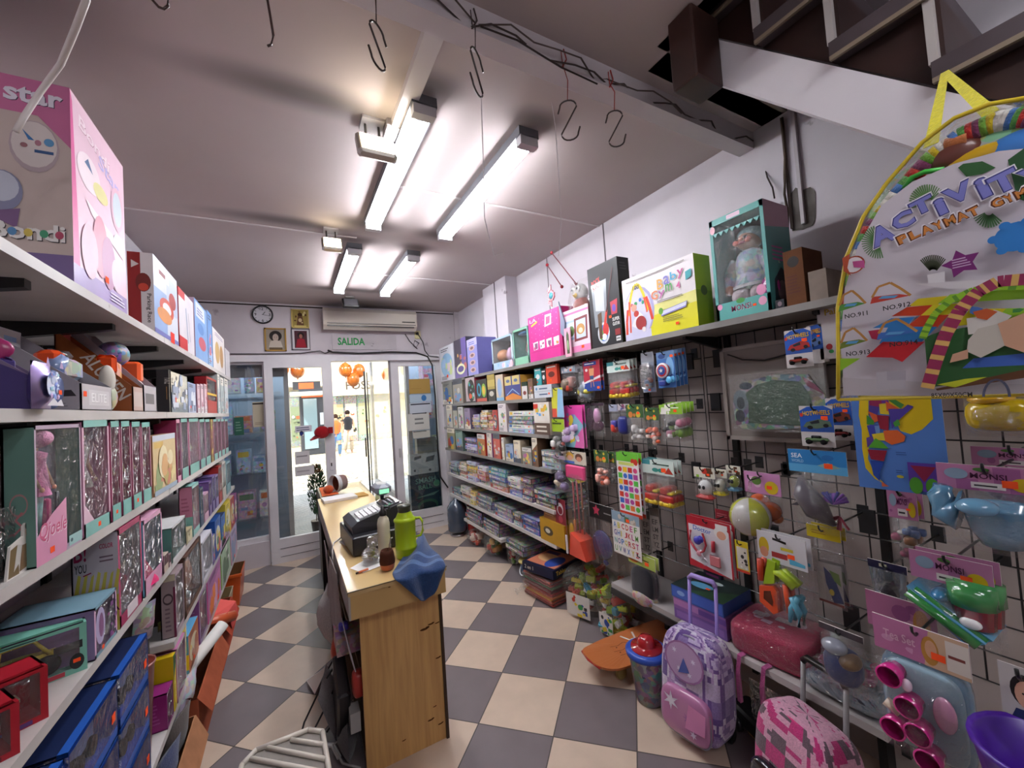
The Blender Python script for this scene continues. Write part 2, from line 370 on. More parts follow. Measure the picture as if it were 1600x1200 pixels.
# ---------------------------------------------------------------- things
def tag(o,label,cat,group=None,kind=None):
    if label: o['label'] = label
    if cat: o['category'] = cat
    if group: o['group'] = group
    if kind: o['kind'] = kind
    return o
def thing(name,label,cat,loc,group=None):
    o = bpy.data.objects.new(name,None); COL.objects.link(o); o.location = loc; o.empty_display_size = .05
    return tag(o,label,cat,group)
def struct(mb,name): o = mb.build(name); o['kind'] = 'structure'; return o
ORD = ['first','second','third','fourth','fifth','sixth','seventh','eighth','ninth','tenth','eleventh','twelfth','thirteenth','fourteenth','fifteenth','sixteenth','seventeenth','eighteenth','nineteenth','twentieth']
# ================================================================ room
XL,XR,YB,ZC = -.95,2.2,5.45,3.02
b = MB(); b.box(-1.2,-3,-.1,2.5,YB+.1,0,mat='floor'); struct(b,'floor')
b = MB(); b.box(-1.2,1.0,ZC,2.5,YB+.1,ZC+.12,mat='ceiling'); b.box(-1.2,-3,ZC,1.36,1.0,ZC+.12,mat='ceiling')
b.box(1.36,-3,4.3,2.5,1.2,4.4,mat='ceiling'); struct(b,'ceiling')
b = MB()
for x0,y0,x1,y1 in ((.63,2.35,2.2,2.365),(.5,4.03,2.2,4.045),(-.95,3.2,.5,3.212)): b.box(x0,y0,ZC-.006,x1,y1,ZC,'#d8d2d0','paint')
o = struct(b,'trim_1')
b = MB(); b.box(-1.2,-3,0,XL,YB+.1,ZC,mat='wallwhite'); struct(b,'wall_left')
b = MB(); b.box(XR,-3,2.02,2.5,YB+.1,4.3,mat='wallwhite'); b.box(XR,-3,0,2.5,YB+.1,2.02,mat='wallgrid'); struct(b,'wall_right')
b = MB(); b.box(-1.2,-3.1,0,2.5,-3,4.3,mat='wallwhite'); struct(b,'wall_rear')
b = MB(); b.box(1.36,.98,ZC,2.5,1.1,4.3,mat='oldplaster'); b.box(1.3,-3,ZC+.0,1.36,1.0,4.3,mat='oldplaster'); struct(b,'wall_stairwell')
b = MB(); b.box(XL,YB,2.33,XR,YB+.12,ZC,mat='wallback'); b.box(XL,YB,0,-.72,YB+.12,2.33,mat='wallback'); b.box(1.95,YB,0,XR,YB+.12,2.33,mat='wallback')
b.box(-.72,YB,0,-.26,YB+.12,.27,mat='wallback'); struct(b,'wall_back')
b = MB(); b.box(XL,YB-.004,2.985,2.15,YB,3.0,'#2c2422','matte'); struct(b,'trim_2')
b = MB(); b.box(2.13,YB-.03,2.36,2.2,YB,ZC,mat='wallback'); struct(b,'trim_3')
# panel joints and pilasters of the right wall
b = MB()
for y,c in ((2.31,'#6c6468'),(3.1,'#8d8589')): b.box(XR-.004,y,2.02,XR,y+.012,ZC,c,'matte')
struct(b,'trim_4')
b = MB(); b.box(2.06,3.70,2.28,2.2,4.27,ZC,mat='wallwhite'); b.box(2.055,3.95,2.28,2.06,3.965,ZC,'#6c6468','matte'); b.box(2.02,3.62,2.2,2.2,4.8,2.28,mat='wallwhite'); struct(b,'trim_5')
b = MB()
b.tube([(2.1,4.3,2.0),(2.1,4.3,2.2)],.055,'#b5aeb2','paint',12); b.tube([(2.12,4.75,2.0),(2.12,4.75,2.25)],.04,'#b5aeb2','paint',12)
tag(b.build('drain_pipe'),'pale upright pipes in the far right corner above the top shelf','pipe')
# peeled cement patch and small ledge on right wall
b = MB(); rg = random.Random(3)
pc = at(1257,320,'x',XR)
pts = []
for (px,py) in ((1236,302),(1243,293),(1254,297),(1266,292),(1274,300),(1274,340),(1270,352),(1255,359),(1238,361),(1236,340)):
    q = at(px,py,'x',XR-.003); pts.append(tuple(q))
b.add(pts,[tuple(range(len(pts)))],WHITE,'cement')
q0,q1 = at(1222,180,'x',XR),at(1232,360,'x',XR)
b.box(XR-.012,q0.y-.006,q1.z,XR,q0.y+.006,3.0,'#6a5d58','matte'); b.box(XR-.02,q0.y-.06,q1.z,XR,q0.y-.045,3.0,'#beb6ba','paint')
struct(b,'trim_6')
# ceiling beam, conduit, clip-on cables
b = MB(); b.box(-.9,1.15,2.93,2.2,1.23,ZC,mat='stringer'); struct(b,'trim_7')
b = MB(); b.box(.46,1.23,2.985,.53,1.85,ZC,'#cfc9cb','paint'); b.box(.44,1.80,2.98,.50,1.9,ZC,'#b9b2b4','paint'); tag(b.build('cable_duct'),'white square cable duct on ceiling leading to the nearest twin tube light','duct')
def wavy(p0,p1,n,amp,seed,sag=0):
    rg = random.Random(seed); out = []
    for i in range(n+1):
        t = i/n; p = Vector(p0).lerp(Vector(p1),t); k = 0 if i in (0,n) else amp
        out.append((p.x+rg.uniform(-k,k),p.y+rg.uniform(-k,k),p.z+rg.uniform(-k,k)-sag*4*t*(1-t)))
    return out
b = MB(); b.tube(wavy((.3,1.14,2.95),(2.18,1.14,2.96),22,.022,5),.004,'#4c4341','matte',4); b.tube(wavy((.4,1.14,2.97),(1.6,1.13,2.93),12,.03,6),.0035,'#5b504c','matte',4)
b.tube(wavy((.6,1.13,2.93),(1.1,1.13,2.9),5,.03,9,.03),.004,'#3b3230','matte',4)
tag(b.build('cable'),'tangled dark wires wound along the white ceiling beam','cable')
b = MB(); a0,a1 = at(1186,228,'y',1.14),at(1210,310,'x',2.17); b.tube(wavy(a0,a1,5,.012,4),.004,'#4c4341','matte',5); b.tube(wavy(at(1221,185,'x',2.18),at(1231,360,'x',2.18),6,.006,8),.006,'#57493f','matte',5)
tag(b.build('cable'),'two brown cables running down the wall beside the cement patch','cable')
b = MB(); P = [at(135,0,'x',-.3),at(118,45,'x',-.34),at(95,100,'x',-.4),at(62,145,'x',-.45),at(38,182,'x',-.47),at(25,205,'x',-.48)]
b.tube([P[0]+Vector((0,-.2,.35))]+P,.006,'#d8cfcb','plastic',6); tag(b.build('cable'),'white cord hanging from the ceiling in front of the big pink vanity box','cable')
# ---- staircase upper right
SX = 1.42
def S(px,py): return at(px,py,'x',SX)
top = [S(1112.5,60),S(1555,161)]; low = [S(1120,130.5),S(1424,229)]
d = (low[1]-low[0]).normalized()
y_a,y_b = .9,-.75
def zl(P,y): return P.z+(y-P.y)*d.z/d.y
b = MB(); zt0,zt1,zb0,zb1 = zl(top[0],y_a),zl(top[0],y_b),zl(low[0],y_a),zl(low[0],y_b)
V = [(SX,y_a,zb0),(SX,y_b,zb1),(SX,y_b,zt1),(SX,y_a,zt0),(SX+.07,y_a,zb0),(SX+.07,y_b,zb1),(SX+.07,y_b,zt1),(SX+.07,y_a,zt0)]
b.add(V,[(0,1,2,3),(7,6,5,4),(0,4,5,1),(3,2,6,7),(0,3,7,4),(1,5,6,2)],WHITE,'stringer')
st = thing('staircase','dark wooden staircase with white side beam overhead at upper right','staircase',(SX,y_a,2.6)); b.build('side_beam',st)
ystep = [(S(1187,77)).y,S(1304,103).y,S(1465,141).y]
dy = (ystep[0]-ystep[2])/2; dz = -dy*d.z/d.y*-1 if False else abs(dy*d.z/d.y)
y = ystep[0]+dy; z = zl(top[0],y)
for k in range(6):
    yy = y-k*dy; zz = zl(top[0],yy)+.012
    b = MB(); b.box(SX-.03,yy-dy-.02,zz,XR-.02,yy+.0,zz+.045,mat='tread'); t = b.build('tread',st)
    b = MB(); b.box(SX-.032,yy-dy-.02,zz-.008,SX-.022,yy,zz+.004,'#7d6f5e','paint'); b.build('edge_strip',t)
    b = MB(); b.box(SX+.0,yy-.02,zz+.045,XR-.02,yy,zz+dz,mat='darkwood'); b.build('riser',st)
    b = MB(); b.box(SX-.02,yy-.012,zz+.045,SX-.002,yy+.006,zz+dz,'#aaa39f','paint'); b.build('riser_strip',st)
    b = MB(); b.add([(SX+.02,yy,zz),(SX+.02,yy-dy,zz),(SX+.02,yy-dy,zz-dz)],[(0,1,2)],WHITE,'darkwood'); b.build('infill_panel',st)
P0,P1 = at(1073,128,'y',.86),at(1112,108,'y',.86)
b = MB(); b.bbox(P0.x,.82,P0.z,P1.x,.92,ZC+.0,.006,WHITE,'darkwood'); o = b.build('wooden_post')
for v in o.data.materials: pass
o.data.materials[0] = MATS['darkpost'] if 'darkpost' in MATS else o.data.materials[0]
tag(o,'reddish brown wooden post stub hanging at the top of the stair beam','post')
# ---- lights on the ceiling
def tube_fixture(x,y0,y1,label):
    t = thing('tube_light',label,'tube light',(x,(y0+y1)/2,ZC),'twin tube lights')
    b = MB(); b.box(x-.056,y0,ZC-.045,x+.056,y1,ZC,'#5f5f64','paint'); b.build('housing',t)
    for s in (-1,1):
        b = MB(); b.tube([(x+s*.028,y0+.045,ZC-.062),(x+s*.028,y1-.045,ZC-.062)],.0135,mat='tube',n=10); b.build('tube',t)
    for y in (y0,y1-.045):
        b = MB(); b.box(x-.05,y,ZC-.088,x+.05,y+.045,ZC-.04,'#b9b7ba','plastic'); b.build('lamp_holder',t)
tube_fixture(.555,1.60,2.86,'twin tube light nearest the camera on the left, beside the lit floodlight')
tube_fixture(1.08,1.60,2.86,'twin tube light nearest the right wall, close to the hanging hooks')
tube_fixture(.50,3.32,4.56,'far twin tube light on the left, in line with the air conditioner middle')
tube_fixture(.975,3.32,4.56,'far twin tube light on the right, above the air conditioner right end')
tube_fixture(.2,-1.5,-.3,'twin tube light added unseen behind the camera to brighten near faces, left one')  # unseen fixture, added to light box sides that face the camera
tube_fixture(.9,-1.5,-.3,'twin tube light added unseen behind the camera to brighten near faces, right one')  # second unseen fixture, added as fill light from behind the camera
def flood(x,y,z,lit,label,tilt,s=.085):
    t = thing('floodlight',label,'floodlight',(x,y,ZC))
    b = MB(); b.box(x-.05,y+.02,ZC-.012,x+.05,y+.12,ZC,'#a8a29e','paint'); b.tube([(x-.03,y+.07,ZC-.01),(x-.03,y+.05,z)],.006,'#9b948f','metal'); b.tube([(x+.03,y+.07,ZC-.01),(x+.03,y+.05,z)],.006,'#9b948f','metal'); b.build('bracket',t)
    M = Matrix.Translation((x,y,z)) @ Matrix.Rotation(tilt,4,'X')
    b = MB(M); b.bbox(-s,-.022,-s*.8,s,.022,s*.8,.01,'#b5ada5' if lit else '#1c1b1c','metal' if lit else 'plastic'); b.build('housing',t)
    b = MB(M); b.box(-s*.8,-.026,-s*.62,s*.8,-.022,s*.62,'#77757a','flood' if lit else 'gloss'); b.build('lens',t)
flood(.385,1.80,2.86,True,'square lit floodlight beside the nearest twin tube light',-.5)
flood(.31,3.06,2.88,True,'small lit floodlight beside the far left twin tube light',-.5,.07)
flood(.66,4.9,2.93,False,'unlit black floodlight on the ceiling above the air conditioner',-.7,.09)
# ---- S hooks and strings
def s_hook(px,py,ph,y,flip,label,tie=None,kind='S'):
    c = at(px,py,'y',y); s = ph/F_PX*(c-CP).dot(AF); r = s*.17
    up = [(r*1.3,s*.5-r*1.9)]+[(r*math.cos(PI*k/8),s/2-r+r*math.sin(PI*k/8)) for k in range(9)]
    path = up+[(-x,-z) for x,z in up][::-1]
    b = MB(); b.tube([(c.x+x*flip,c.y+.02*math.sin(x*40),c.z+z) for x,z in path],.0032,'#3a2f2c','plastic',5)
    o = b.build('hanging_hook'); tag(o,label,'hook','wire hooks hanging from the beam')
    if tie:
        b = MB(); b.tube([(c.x-0,c.y,c.z+s/2),(c.x,c.y-.01,c.z+s/2+.07),(c.x+.003,1.146,2.94),(c.x,1.146,2.99)],.0022,tie,'plastic',4)
        b.tube([(c.x,1.145,2.925),(c.x+.02,1.142,2.96),(c.x+.012,1.145,3.0)],.003,tie,'plastic',4)
        tag(b.build('tie_string'),f'{"red" if tie[1:3] > "70" else "dark"} string tying up the {label}'.replace(' on red string',''),'string')
s_hook(590,72,72,1.13,1,'wire hook left of the others, above the nearest tube light','#4a3c39')
s_hook(745,113,73,1.13,1,'wire hook with a long white thread hanging below it','#4a3c39')
s_hook(889,188,64,1.13,-1,'wire hook on red string, left one of two','#8a2a22')
s_hook(962,201,58,1.13,-1,'wire hook on red string, nearest the right wall','#a0261c')
for k,(P_,lb) in enumerate((([(417,-30),(418,0),(423,30),(427,55),(424,70),(418,72)],'wire hook cut by the top edge, with a short bent tip'),([(235,-25),(238,0),(248,11),(256,14),(263,9),(262,-5),(258,-25)],'wire hook loop at the top edge above the shelf boxes'))):
    b = MB(); b.tube([at(x,y,'y',1.13) for x,y in P_],.0032,'#3a2622','plastic',5); tag(b.build('hanging_hook'),lb,'hook','wire hooks hanging from the beam')
for P_,lb in (([(752,150),(756,285),(757,340),(772,400),(785,395)],'long white thread hanging from the second hook, bent at its end'),([(862,160),(868,200),(874,290),(877,350),(873,400)],'long white thread hanging left of the red-string hooks')):
    b = MB(); b.tube([at(x,y,'y',1.14) for x,y in P_],.0016,'#cfc8c8','plastic',4); tag(b.build('tie_string'),lb,'string')
# ================================================================ shop front
FR = 'frame'
def rectframe(b,x0,z0,x1,z1,y0,y1,L,R,Tp,Bt,mat=FR):
    b.box(x0,y0,z0,x0+L,y1,z1,mat=mat); b.box(x1-R,y0,z0,x1,y1,z1,mat=mat)
    b.box(x0+L,y0,z1-Tp,x1-R,y1,z1,mat=mat); b.box(x0+L,y0,z0,x1-R,y1,z0+Bt,mat=mat)
b = MB(); b.box(-.72,YB-.02,2.325,1.95,YB+.14,2.40,mat=FR); b.box(1.90,YB-.01,0,1.96,YB+.1,2.33,mat=FR); struct(b,'trim_8')
b = MB(); rectframe(b,-.72,.27,-.25,2.33,YB+.03,YB+.10,.05,.02,.03,.05); o = struct(b,'window_1')
b = MB(); b.box(-.67,YB+.06,.32,-.27,YB+.066,2.30,mat='glass'); b.build('glass_pane',o)
b = MB(); rectframe(b,-.25,0,.468,2.325,YB-.03,YB+.03,.085,.11,.075,.27); b.box(-.16,YB-.034,.16,.35,YB-.03,.165,'#6b6668','matte'); b.box(-.16,YB-.034,.07,.35,YB-.03,.074,'#6b6668','matte'); o = struct(b,'door_1')
b = MB(); b.box(-.165,YB-.003,.27,.358,YB+.003,2.25,mat='glass'); b.build('glass_pane',o)
b = MB(); b.bbox(.395,YB-.042,.98,.435,YB-.03,1.12,.004,'#dedbdc','plastic'); b.box(.408,YB-.045,1.03,.422,YB-.042,1.07,'#161616','plastic'); b.build('door_lock',o)
b = MB(); rectframe(b,1.18,0,1.91,2.325,YB+.04,YB+.09,.125,.09,.075,.27); b.box(1.31,YB+.036,.16,1.82,YB+.04,.166,'#6b6668','matte'); b.box(1.31,YB+.036,.07,1.82,YB+.04,.074,'#6b6668','matte'); b.box(1.17,YB+.035,0,1.2,YB+.04,2.32,'#8c8588','matte'); o = struct(b,'door_2')
b = MB(); b.box(1.305,YB+.062,.27,1.82,YB+.068,2.25,mat='glass'); b.build('glass_pane',o)
b = MB(); b.bbox(1.25,YB+.01,1.02,1.275,YB+.04,1.14,.004,'#b9b5b7','plastic'); b.build('handle',o)
# vestibule and display windows beyond the doors
b = MB(); b.box(-1.2,YB+.12,-.1,2.6,9.6,-.002,mat='pavement')
for i in range(46): b.box(-.02,5.7+i*.085,-.002,1.3,5.73+i*.085,.004,'#b3b0ad','paint')
b.box(-6,9.6,-.1,9,10.0,.01,mat='pavement'); struct(b,'floor_entrance')
b = MB(); b.box(-1.2,YB+.12,2.9,2.6,8.6,3.0,'#e2dfdd','paint'); struct(b,'ceiling_entrance')
b = MB(); b.box(-6,10.0,-.12,30,32,-.01,mat='stone'); struct(b,'street')
b = MB(); b.box(-1.2,YB+.12,0,-1.0,8.6,2.9,'#c3ccd6','paint'); struct(b,'wall_entrance_left')
b = MB(); b.box(2.45,YB+.12,0,2.6,8.6,2.9,'#c3ccd6','paint'); struct(b,'wall_entrance_right')
for nm,x,sg in (('window_2',-.04,-1),('window_3',1.45,1)):
    b = MB(); b.box(x-.02,5.62,0,x+.03,5.72,2.9,'#9d9a98','paint'); b.box(x-.02,8.4,0,x+.03,8.5,2.9,'#9d9a98','paint'); b.box(x-.02,5.72,0,x+.03,8.4,.3,'#8f8b88','paint'); o = struct(b,nm)
    b = MB(); b.box(x,5.72,.3,x+.006,8.4,2.9,mat='glass'); b.build('glass_pane',o)
b = MB(); b.box(-.7,5.6,2.16,-.05,5.63,2.33,'#77767a','cloth'); tag(b.build('curtain'),'grey pleated curtain strip at the top of the left shop window','curtain')
for x,lab in ((-.45,'left'),(1.95,'right')):
    for k,y in enumerate((6.0,6.6)):
        t = thing('tube_light',f'white tube light in the {lab} display window, {"nearer" if k == 0 else "farther"} one','tube light',(x,y,2.85),'tube lights in the display windows')
        b = MB(); b.box(x-.3,y-.03,2.85,x+.3,y+.03,2.9,'#dddddd','paint'); b.build('housing',t)
        b = MB(); b.tube([(x-.28,y,2.83),(x+.28,y,2.83)],.015,mat='vest_tube'); b.build('tube',t)
t = thing('ceiling_spotlight','blue glowing spotlight under the entrance ceiling','spotlight',(.88,8.0,2.85))
b = MB(); b.lathe((.88,8.0,2.8),[(.0,0),(.05,0),(.06,.1),(.0,.1)],'#dddddd'); b.build('housing',t); b = MB(); b.lathe((.88,8.0,2.795),[(0,0),(.05,.004)],mat='bluelamp'); b.build('lens',t)
t = thing('tube_light','long white tube light under the entrance ceiling, above the balloons','tube light',(.6,7.9,2.9)); b = MB(); b.box(.0,7.87,2.86,1.35,7.93,2.9,'#dddddd','paint'); b.build('housing',t); b = MB(); b.tube([(.03,7.9,2.84),(1.32,7.9,2.84)],.018,mat='vest_tube'); b.build('tube',t)
t = thing('tube_light','short white tube light under the entrance ceiling, just outside the doorway','tube light',(.75,6.1,2.9)); b = MB(); b.box(.4,6.07,2.86,1.1,6.13,2.9,'#dddddd','paint'); b.build('housing',t); b = MB(); b.tube([(.42,6.1,2.84),(1.08,6.1,2.84)],.018,mat='vest_tube'); b.build('tube',t)
# open frameless glass doors of the entrance
for i,(p0,p1,lb) in enumerate((((1.05,6.7),(1.4,7.9),'frameless glass entrance door folded open on the right'),)):
    t = thing('glass_door',lb,'door',(p0[0],p0[1],0))
    b = MB(); b.add([(p0[0],p0[1],.03),(p1[0],p1[1],.03),(p1[0],p1[1],2.3),(p0[0],p0[1],2.3)],[(0,1,2,3)],WHITE,'glass'); b.build('glass_panel',t)
    b = MB(); b.box(p0[0]-.012,p0[1]-.012,.03,p0[0]+.012,p0[1]+.012,2.3,'#2b2b2d','plastic'); b.box(p0[0]+.06,p0[1]+.17,.03,p0[0]+.075,p0[1]+.185,2.3,'#2b2b2d','plastic'); b.build('edge_seal',t)
    b = MB(); b.tube([(p0[0]-.03,p0[1],.95),(p0[0]-.03,p0[1],1.25)],.012,'#1f1f20','metal'); b.build('pull_handle',t)
# display goods beyond the left and right windows
rg = random.Random(11)
PAL = ['#d8a7c5','#9fc3e6','#e9e4da','#c9566c','#7f9fc9','#e8c64f','#6c8f6a','#b59ad0','#d97d50','#edf0f4']
def display(xa,xb,lab):
    for k,z in enumerate((.45,1.0,1.5,2.0)):
        b = MB(); b.box(xa,5.95,z-.02,xb,6.36,z,'#b9c9dc','glass'); b.box(xa,6.35,z-.02,xb,6.36,z+.0,'#cfd8e2','paint'); tag(b.build('display_shelf'),f'{["lowest", "second lowest", "third", "top"][k]} glass shelf in the {lab} display window','shelf','display window shelves')
        x = xa+.04; i = 0
        while x < xb-.12:
            wd = rg.uniform(.1,.2); h = rg.uniform(.18,.38); c = rg.choice(PAL)
            b = MB(); b.box(x,6.0,z,x+wd,6.0+rg.uniform(.1,.3),z+h,c,'print'); A = Art(b,(x,6.0,z),(1,0,0),(0,0,1),wd,h); A.rect(.1,.7,.9,.92,rg.choice(PAL)); A.confetti(7,PAL,rg.randint(0,999),.06,.2,(.05,.05,.95,.65))
            tag(b.build('toy_box'),f'toy box {ORD[i]} from the left on the {["lowest", "second lowest", "third", "top"][k]} shelf, {lab} display window','toy box','toys in the display windows')
            x += wd+rg.uniform(.015,.08); i += 1
for x0,x1,nm in ((-1.0,-.05,'left'),(1.6,2.45,'right')): b = MB(); b.box(x0,6.38,0,x1,6.41,2.9,'#a9bdd2','paint'); tag(b.build('backing_panel'),f'pale blue panel at the back of the {nm} display window','panel')
display(-.99,-.1,'left'); display(1.75,2.4,'right')
# balloons
def balloons(px,py,y,n,lab,seed):
    r0 = random.Random(seed); c = at(px,py,'y',y)
    for i in range(n):
        a = i*2.2+.4; q = (c.x+.125*math.cos(a)*(n > 1),c.y+.06*math.sin(a*2),c.z+.11*math.sin(a)*(n > 1))
        b = MB(); b.sup(q,(.105,.105,.125),col='#f0822f',mat='gloss',nu=14,nv=10); o = b.build('balloon')
        b = MB(); b.lathe((q[0],q[1],q[2]-.14),[(.018,0),(.004,.02)],'#c9601f',n=8); b.build('knot',o); b = MB(); b.tube([(q[0],q[1],q[2]+.1),(q[0],q[1]+.01,2.9)],.0025,'#d8d4d0','plastic',4); b.build('string',o)
        tag(o,f'orange balloon, {ORD[i]} of the {lab}','balloon','orange balloons at the entrance')
balloons(550,583,7.2,3,'cluster above the open doorway',1); balloons(452,583,7.2,2,'pair left behind the door glass',2); balloons(606,585,7.2,1,'single one behind the right door edge',3)
# opposite side of the street
b = MB(); b.box(-8,24.05,0,34,24.4,9,'#d9c9a8','paint'); b.box(-8,23.2,3.1,34,24.05,3.3,'#efeae2','paint'); tag(b.build('building'),'sunlit cream shop facade across the street','building')
fac = COL.objects[-1] if False else bpy.data.objects['building']
b = MB(); q = at(517,619,'y',23.15); b.box(q.x,23.16,q.z,q.x+4.2,23.2,q.z+1,'#ecdcbc','paper'); A = Art(b,q,(1,0,0),(0,0,1),4.2,1.0,.01,'paper'); A.rect(0,0,1,1,'#ecdcbc'); A.text('FOSSI',.18,.3,.45,'#5a5048'); o = b.build('shop_sign'); tag(o,'cream shop sign with dark letters across the street','sign')
rg = random.Random(4)
for i,(pa,pb,c,c2) in enumerate(((455,470,'#5d6650','#8a9474'),(520,536,'#2f4a38','#c9b48a'),(540,556,'#6b5c44','#d8d2c0'),(560,578,'#4d6b4a','#b7b58d'),(584,606,'#7b7f76','#dfe3dc'))):
    P,Q = at(pa,688,'y',23.9),at(pb,622,'y',23.9)
    b = MB(); b.box(P.x,23.7,0,Q.x,24.04,2.9,c,'print'); A = Art(b,(P.x,23.7,0),(1,0,0),(0,0,1),Q.x-P.x,2.9,.01,'paper'); A.rect(.08,.12,.92,.72,c2); A.confetti(10,[c,'#e9e4da','#d26b46','#333a38',c2],i,.05,.16,(.1,.1,.9,.7))
    tag(b.build('shop_window'),f'shop window across the street, {ORD[i]} from the left','window','shop windows across the street')
P,Q = at(487,690,'y',18.5),at(506,620,'y',18.5)
t = thing('street_kiosk','dark grey kiosk with a glass door across the street','kiosk',(P.x,18.5,0)); b = MB(); b.box(at(471,690,'y',18.5).x,18.5,0,Q.x+.3,20,2.75,mat='kiosk'); b.build('body',t)
b = MB(); b.box(P.x-.25,18.45,.25,P.x+.25,18.5,2.3,'#8fa6ad','gloss'); b.build('glass_door',t); b = MB(); b.box(P.x-.3,18.42,2.35,P.x+.6,18.5,2.55,'#e0703a','paper'); b.build('sign_strip',t); b = MB(); b.box(P.x+.35,18.47,1.2,P.x+.75,18.5,1.7,'#c9cdd4','paper'); b.build('notice',t)
b = MB(); P,Q = at(453,618,'y',17),at(505,600,'y',17); b.box(P.x,17,P.z,Q.x,18.4,P.z+.12,'#e9e6e1','paint'); b.box(P.x+.1,16.95,P.z+.2,Q.x-.1,17.0,P.z+.5,'#39373a','paint'); b.box(P.x+.3,16.93,P.z+.22,P.x+.8,16.95,P.z+.45,'#e0642e','paint'); tag(b.build('awning'),'white awning with dark and orange fascia above the kiosk','awning')
def person(px,py,H,y,cols,label,facing=1):
    c = at(px,py,'y',y); s = H/1.75; X,Y = c.x,y
    o = thing('person',label,'person',(X,Y,0)); shirt,pants,skin,hair = cols
    def skinmesh(nm,V,E,R,col,root=0):
        me = bpy.data.meshes.new(nm); me.from_pydata([(X+a*s,Y+bb*s,z*s) for a,bb,z in V],E,[]); ob = bpy.data.objects.new(nm,me); COL.objects.link(ob)
        m = ob.modifiers.new('s','SKIN'); 
        for i,r in enumerate(R): me.skin_vertices[0].data[i].radius = (r*s,r*s)
        me.skin_vertices[0].data[root].use_root = True
        ob.modifiers.new('u','SUBSURF').levels = 1
        mt = bpy.data.materials.new(nm); mt.use_nodes = True; mt.node_tree.nodes['Principled BSDF'].inputs[0].default_value = (*hexc(col),1); me.materials.append(mt)
        ob.parent = o; ob.matrix_parent_inverse = o.matrix_basis.inverted(); return ob
    for sg in (1,):
        skinmesh('body',[(0,0,.95),(0,0,1.15),(0,0,1.38),(0,0,1.5),(0,0,1.62),(.17,0,1.4),(.23,-.04,1.12),(.2,-.2,.95),(-.17,0,1.4),(-.24,.02,1.12),(-.22,-.1,.88),(.09,0,.88),(.11,-.06,.48),(.1,.05,.07),(.1,-.1,.03),(-.09,0,.88),(-.1,.1,.48),(-.12,.2,.1),(-.12,.08,.03)],
            [(0,1),(1,2),(2,3),(3,4),(2,5),(5,6),(6,7),(2,8),(8,9),(9,10),(0,11),(11,12),(12,13),(13,14),(0,15),(15,16),(16,17),(17,18)],[.13,.13,.14,.05,.09,.055,.042,.032,.055,.042,.032,.085,.058,.04,.035,.085,.058,.04,.035],skin)
    b = MB(Matrix.Translation((X,Y,0)) @ Matrix.Scale(s,4)); b.lathe((0,0,0),[(.16,.95),(.165,1.2),(.2,1.36),(.1,1.48),(.06,1.5)],shirt,'cloth',12); b.build('shirt',o)
    b = MB(Matrix.Translation((X,Y,0)) @ Matrix.Scale(s,4)); b.tube([(.09,0,.98),(.1,-.03,.7),(.11,-.06,.48),(.1,.03,.12)],.1,pants,'cloth',8,[.12,.1,.08,.065]); b.tube([(-.09,0,.98),(-.1,.05,.7),(-.1,.1,.48),(-.12,.18,.14)],.1,pants,'cloth',8,[.12,.1,.08,.065]); b.build('trousers',o)
    b = MB(Matrix.Translation((X,Y,0)) @ Matrix.Scale(s,4)); b.sup((0,.02,1.66),(.1,.11,.1),col=hair,mat='matte',nu=10,nv=8); b.build('hair',o)
person(545,688,1.72,17.5,('#26262a','#c9bfae','#b98d70','#2a211c'),'person in a dark top and light trousers walking in the street')
person(526,688,1.6,16.5,('#d96a35','#5b86b8','#b98d70','#3a2a20'),'person in an orange top and blue trousers in the street')
# ================================================================ shelving, left side
LX = -.5
LZ = [2.09,1.74,1.39,1.045,.70,.41]
LEND = [4.78,4.55,4.6,4.75,4.75,4.9]
LV = ['top','second highest','third highest','fourth','fifth','lowest']
for i,z in enumerate(LZ):
    t = thing('wall_shelf',f'{LV[i]} white shelf of the long left wall shelving','shelf',(LX,2,z))
    b = MB(); ys = 2.41 if i == 4 else -.6; b.box(XL+.01,ys,z-.028,LX,2.4,z,mat='shelfboard'); b.box(XL+.01,2.405,z-.028,LX,3.2,z,mat='shelfboard'); b.box(XL+.01,3.205,z-.028,LX,LEND[i],z,mat='shelfboard'); b.build('board',t)
    for k in range(9):
        y = .3+k*.55
        if y > LEND[i] or (i == 4 and y < 2.45): continue
        b = MB(); zz = z-.028
        b.add([(XL+.01,y,zz),(LX-.05,y,zz),(LX-.05,y,zz-.022),(XL+.01,y,zz-.075),(XL+.01,y+.03,zz),(LX-.05,y+.03,zz),(LX-.05,y+.03,zz-.022),(XL+.01,y+.03,zz-.075)],[(0,1,2,3),(7,6,5,4),(0,4,5,1),(2,1,5,6),(3,2,6,7)],WHITE,'black'); b.build('bracket',t)
for k in range(9):
    y = .3+k*.55
    b = MB(); b.box(XL,y-.005,.1,XL+.02,y+.035,2.12,mat='black'); tag(b.build('shelf_upright'),'black slotted upright rail on the wall behind the left shelves','upright','left wall shelf uprights')
def frame(side,z,pa,pb,ptop,depth,xoff=0):
    if side == 'L':
        x = LX-xoff; y0 = ysolve(pa,x,z); y1 = ysolve(pb,x,z); h = at(pa,ptop,'x',x).z-z
        return dict(x=x,y0=y0,y1=y1,h=h,z=z,d=depth,s='L',bx=(x-depth,x))
    x = RX+xoff; y1 = ysolve(pa,x,z); y0 = ysolve(pb,x,z); h = at(pa,ptop,'x',x).z-z
    return dict(x=x,y0=y0,y1=y1,h=h,z=z,d=depth,s='R',bx=(x,x+depth))
def front_art(b,f,**k):
    if f['s'] == 'L': return Art(b,(f['x'],f['y0'],f['z']),(0,1,0),(0,0,1),f['y1']-f['y0'],f['h'],**k)
    return Art(b,(f['x'],f['y1'],f['z']),(0,-1,0),(0,0,1),f['y1']-f['y0'],f['h'],**k)
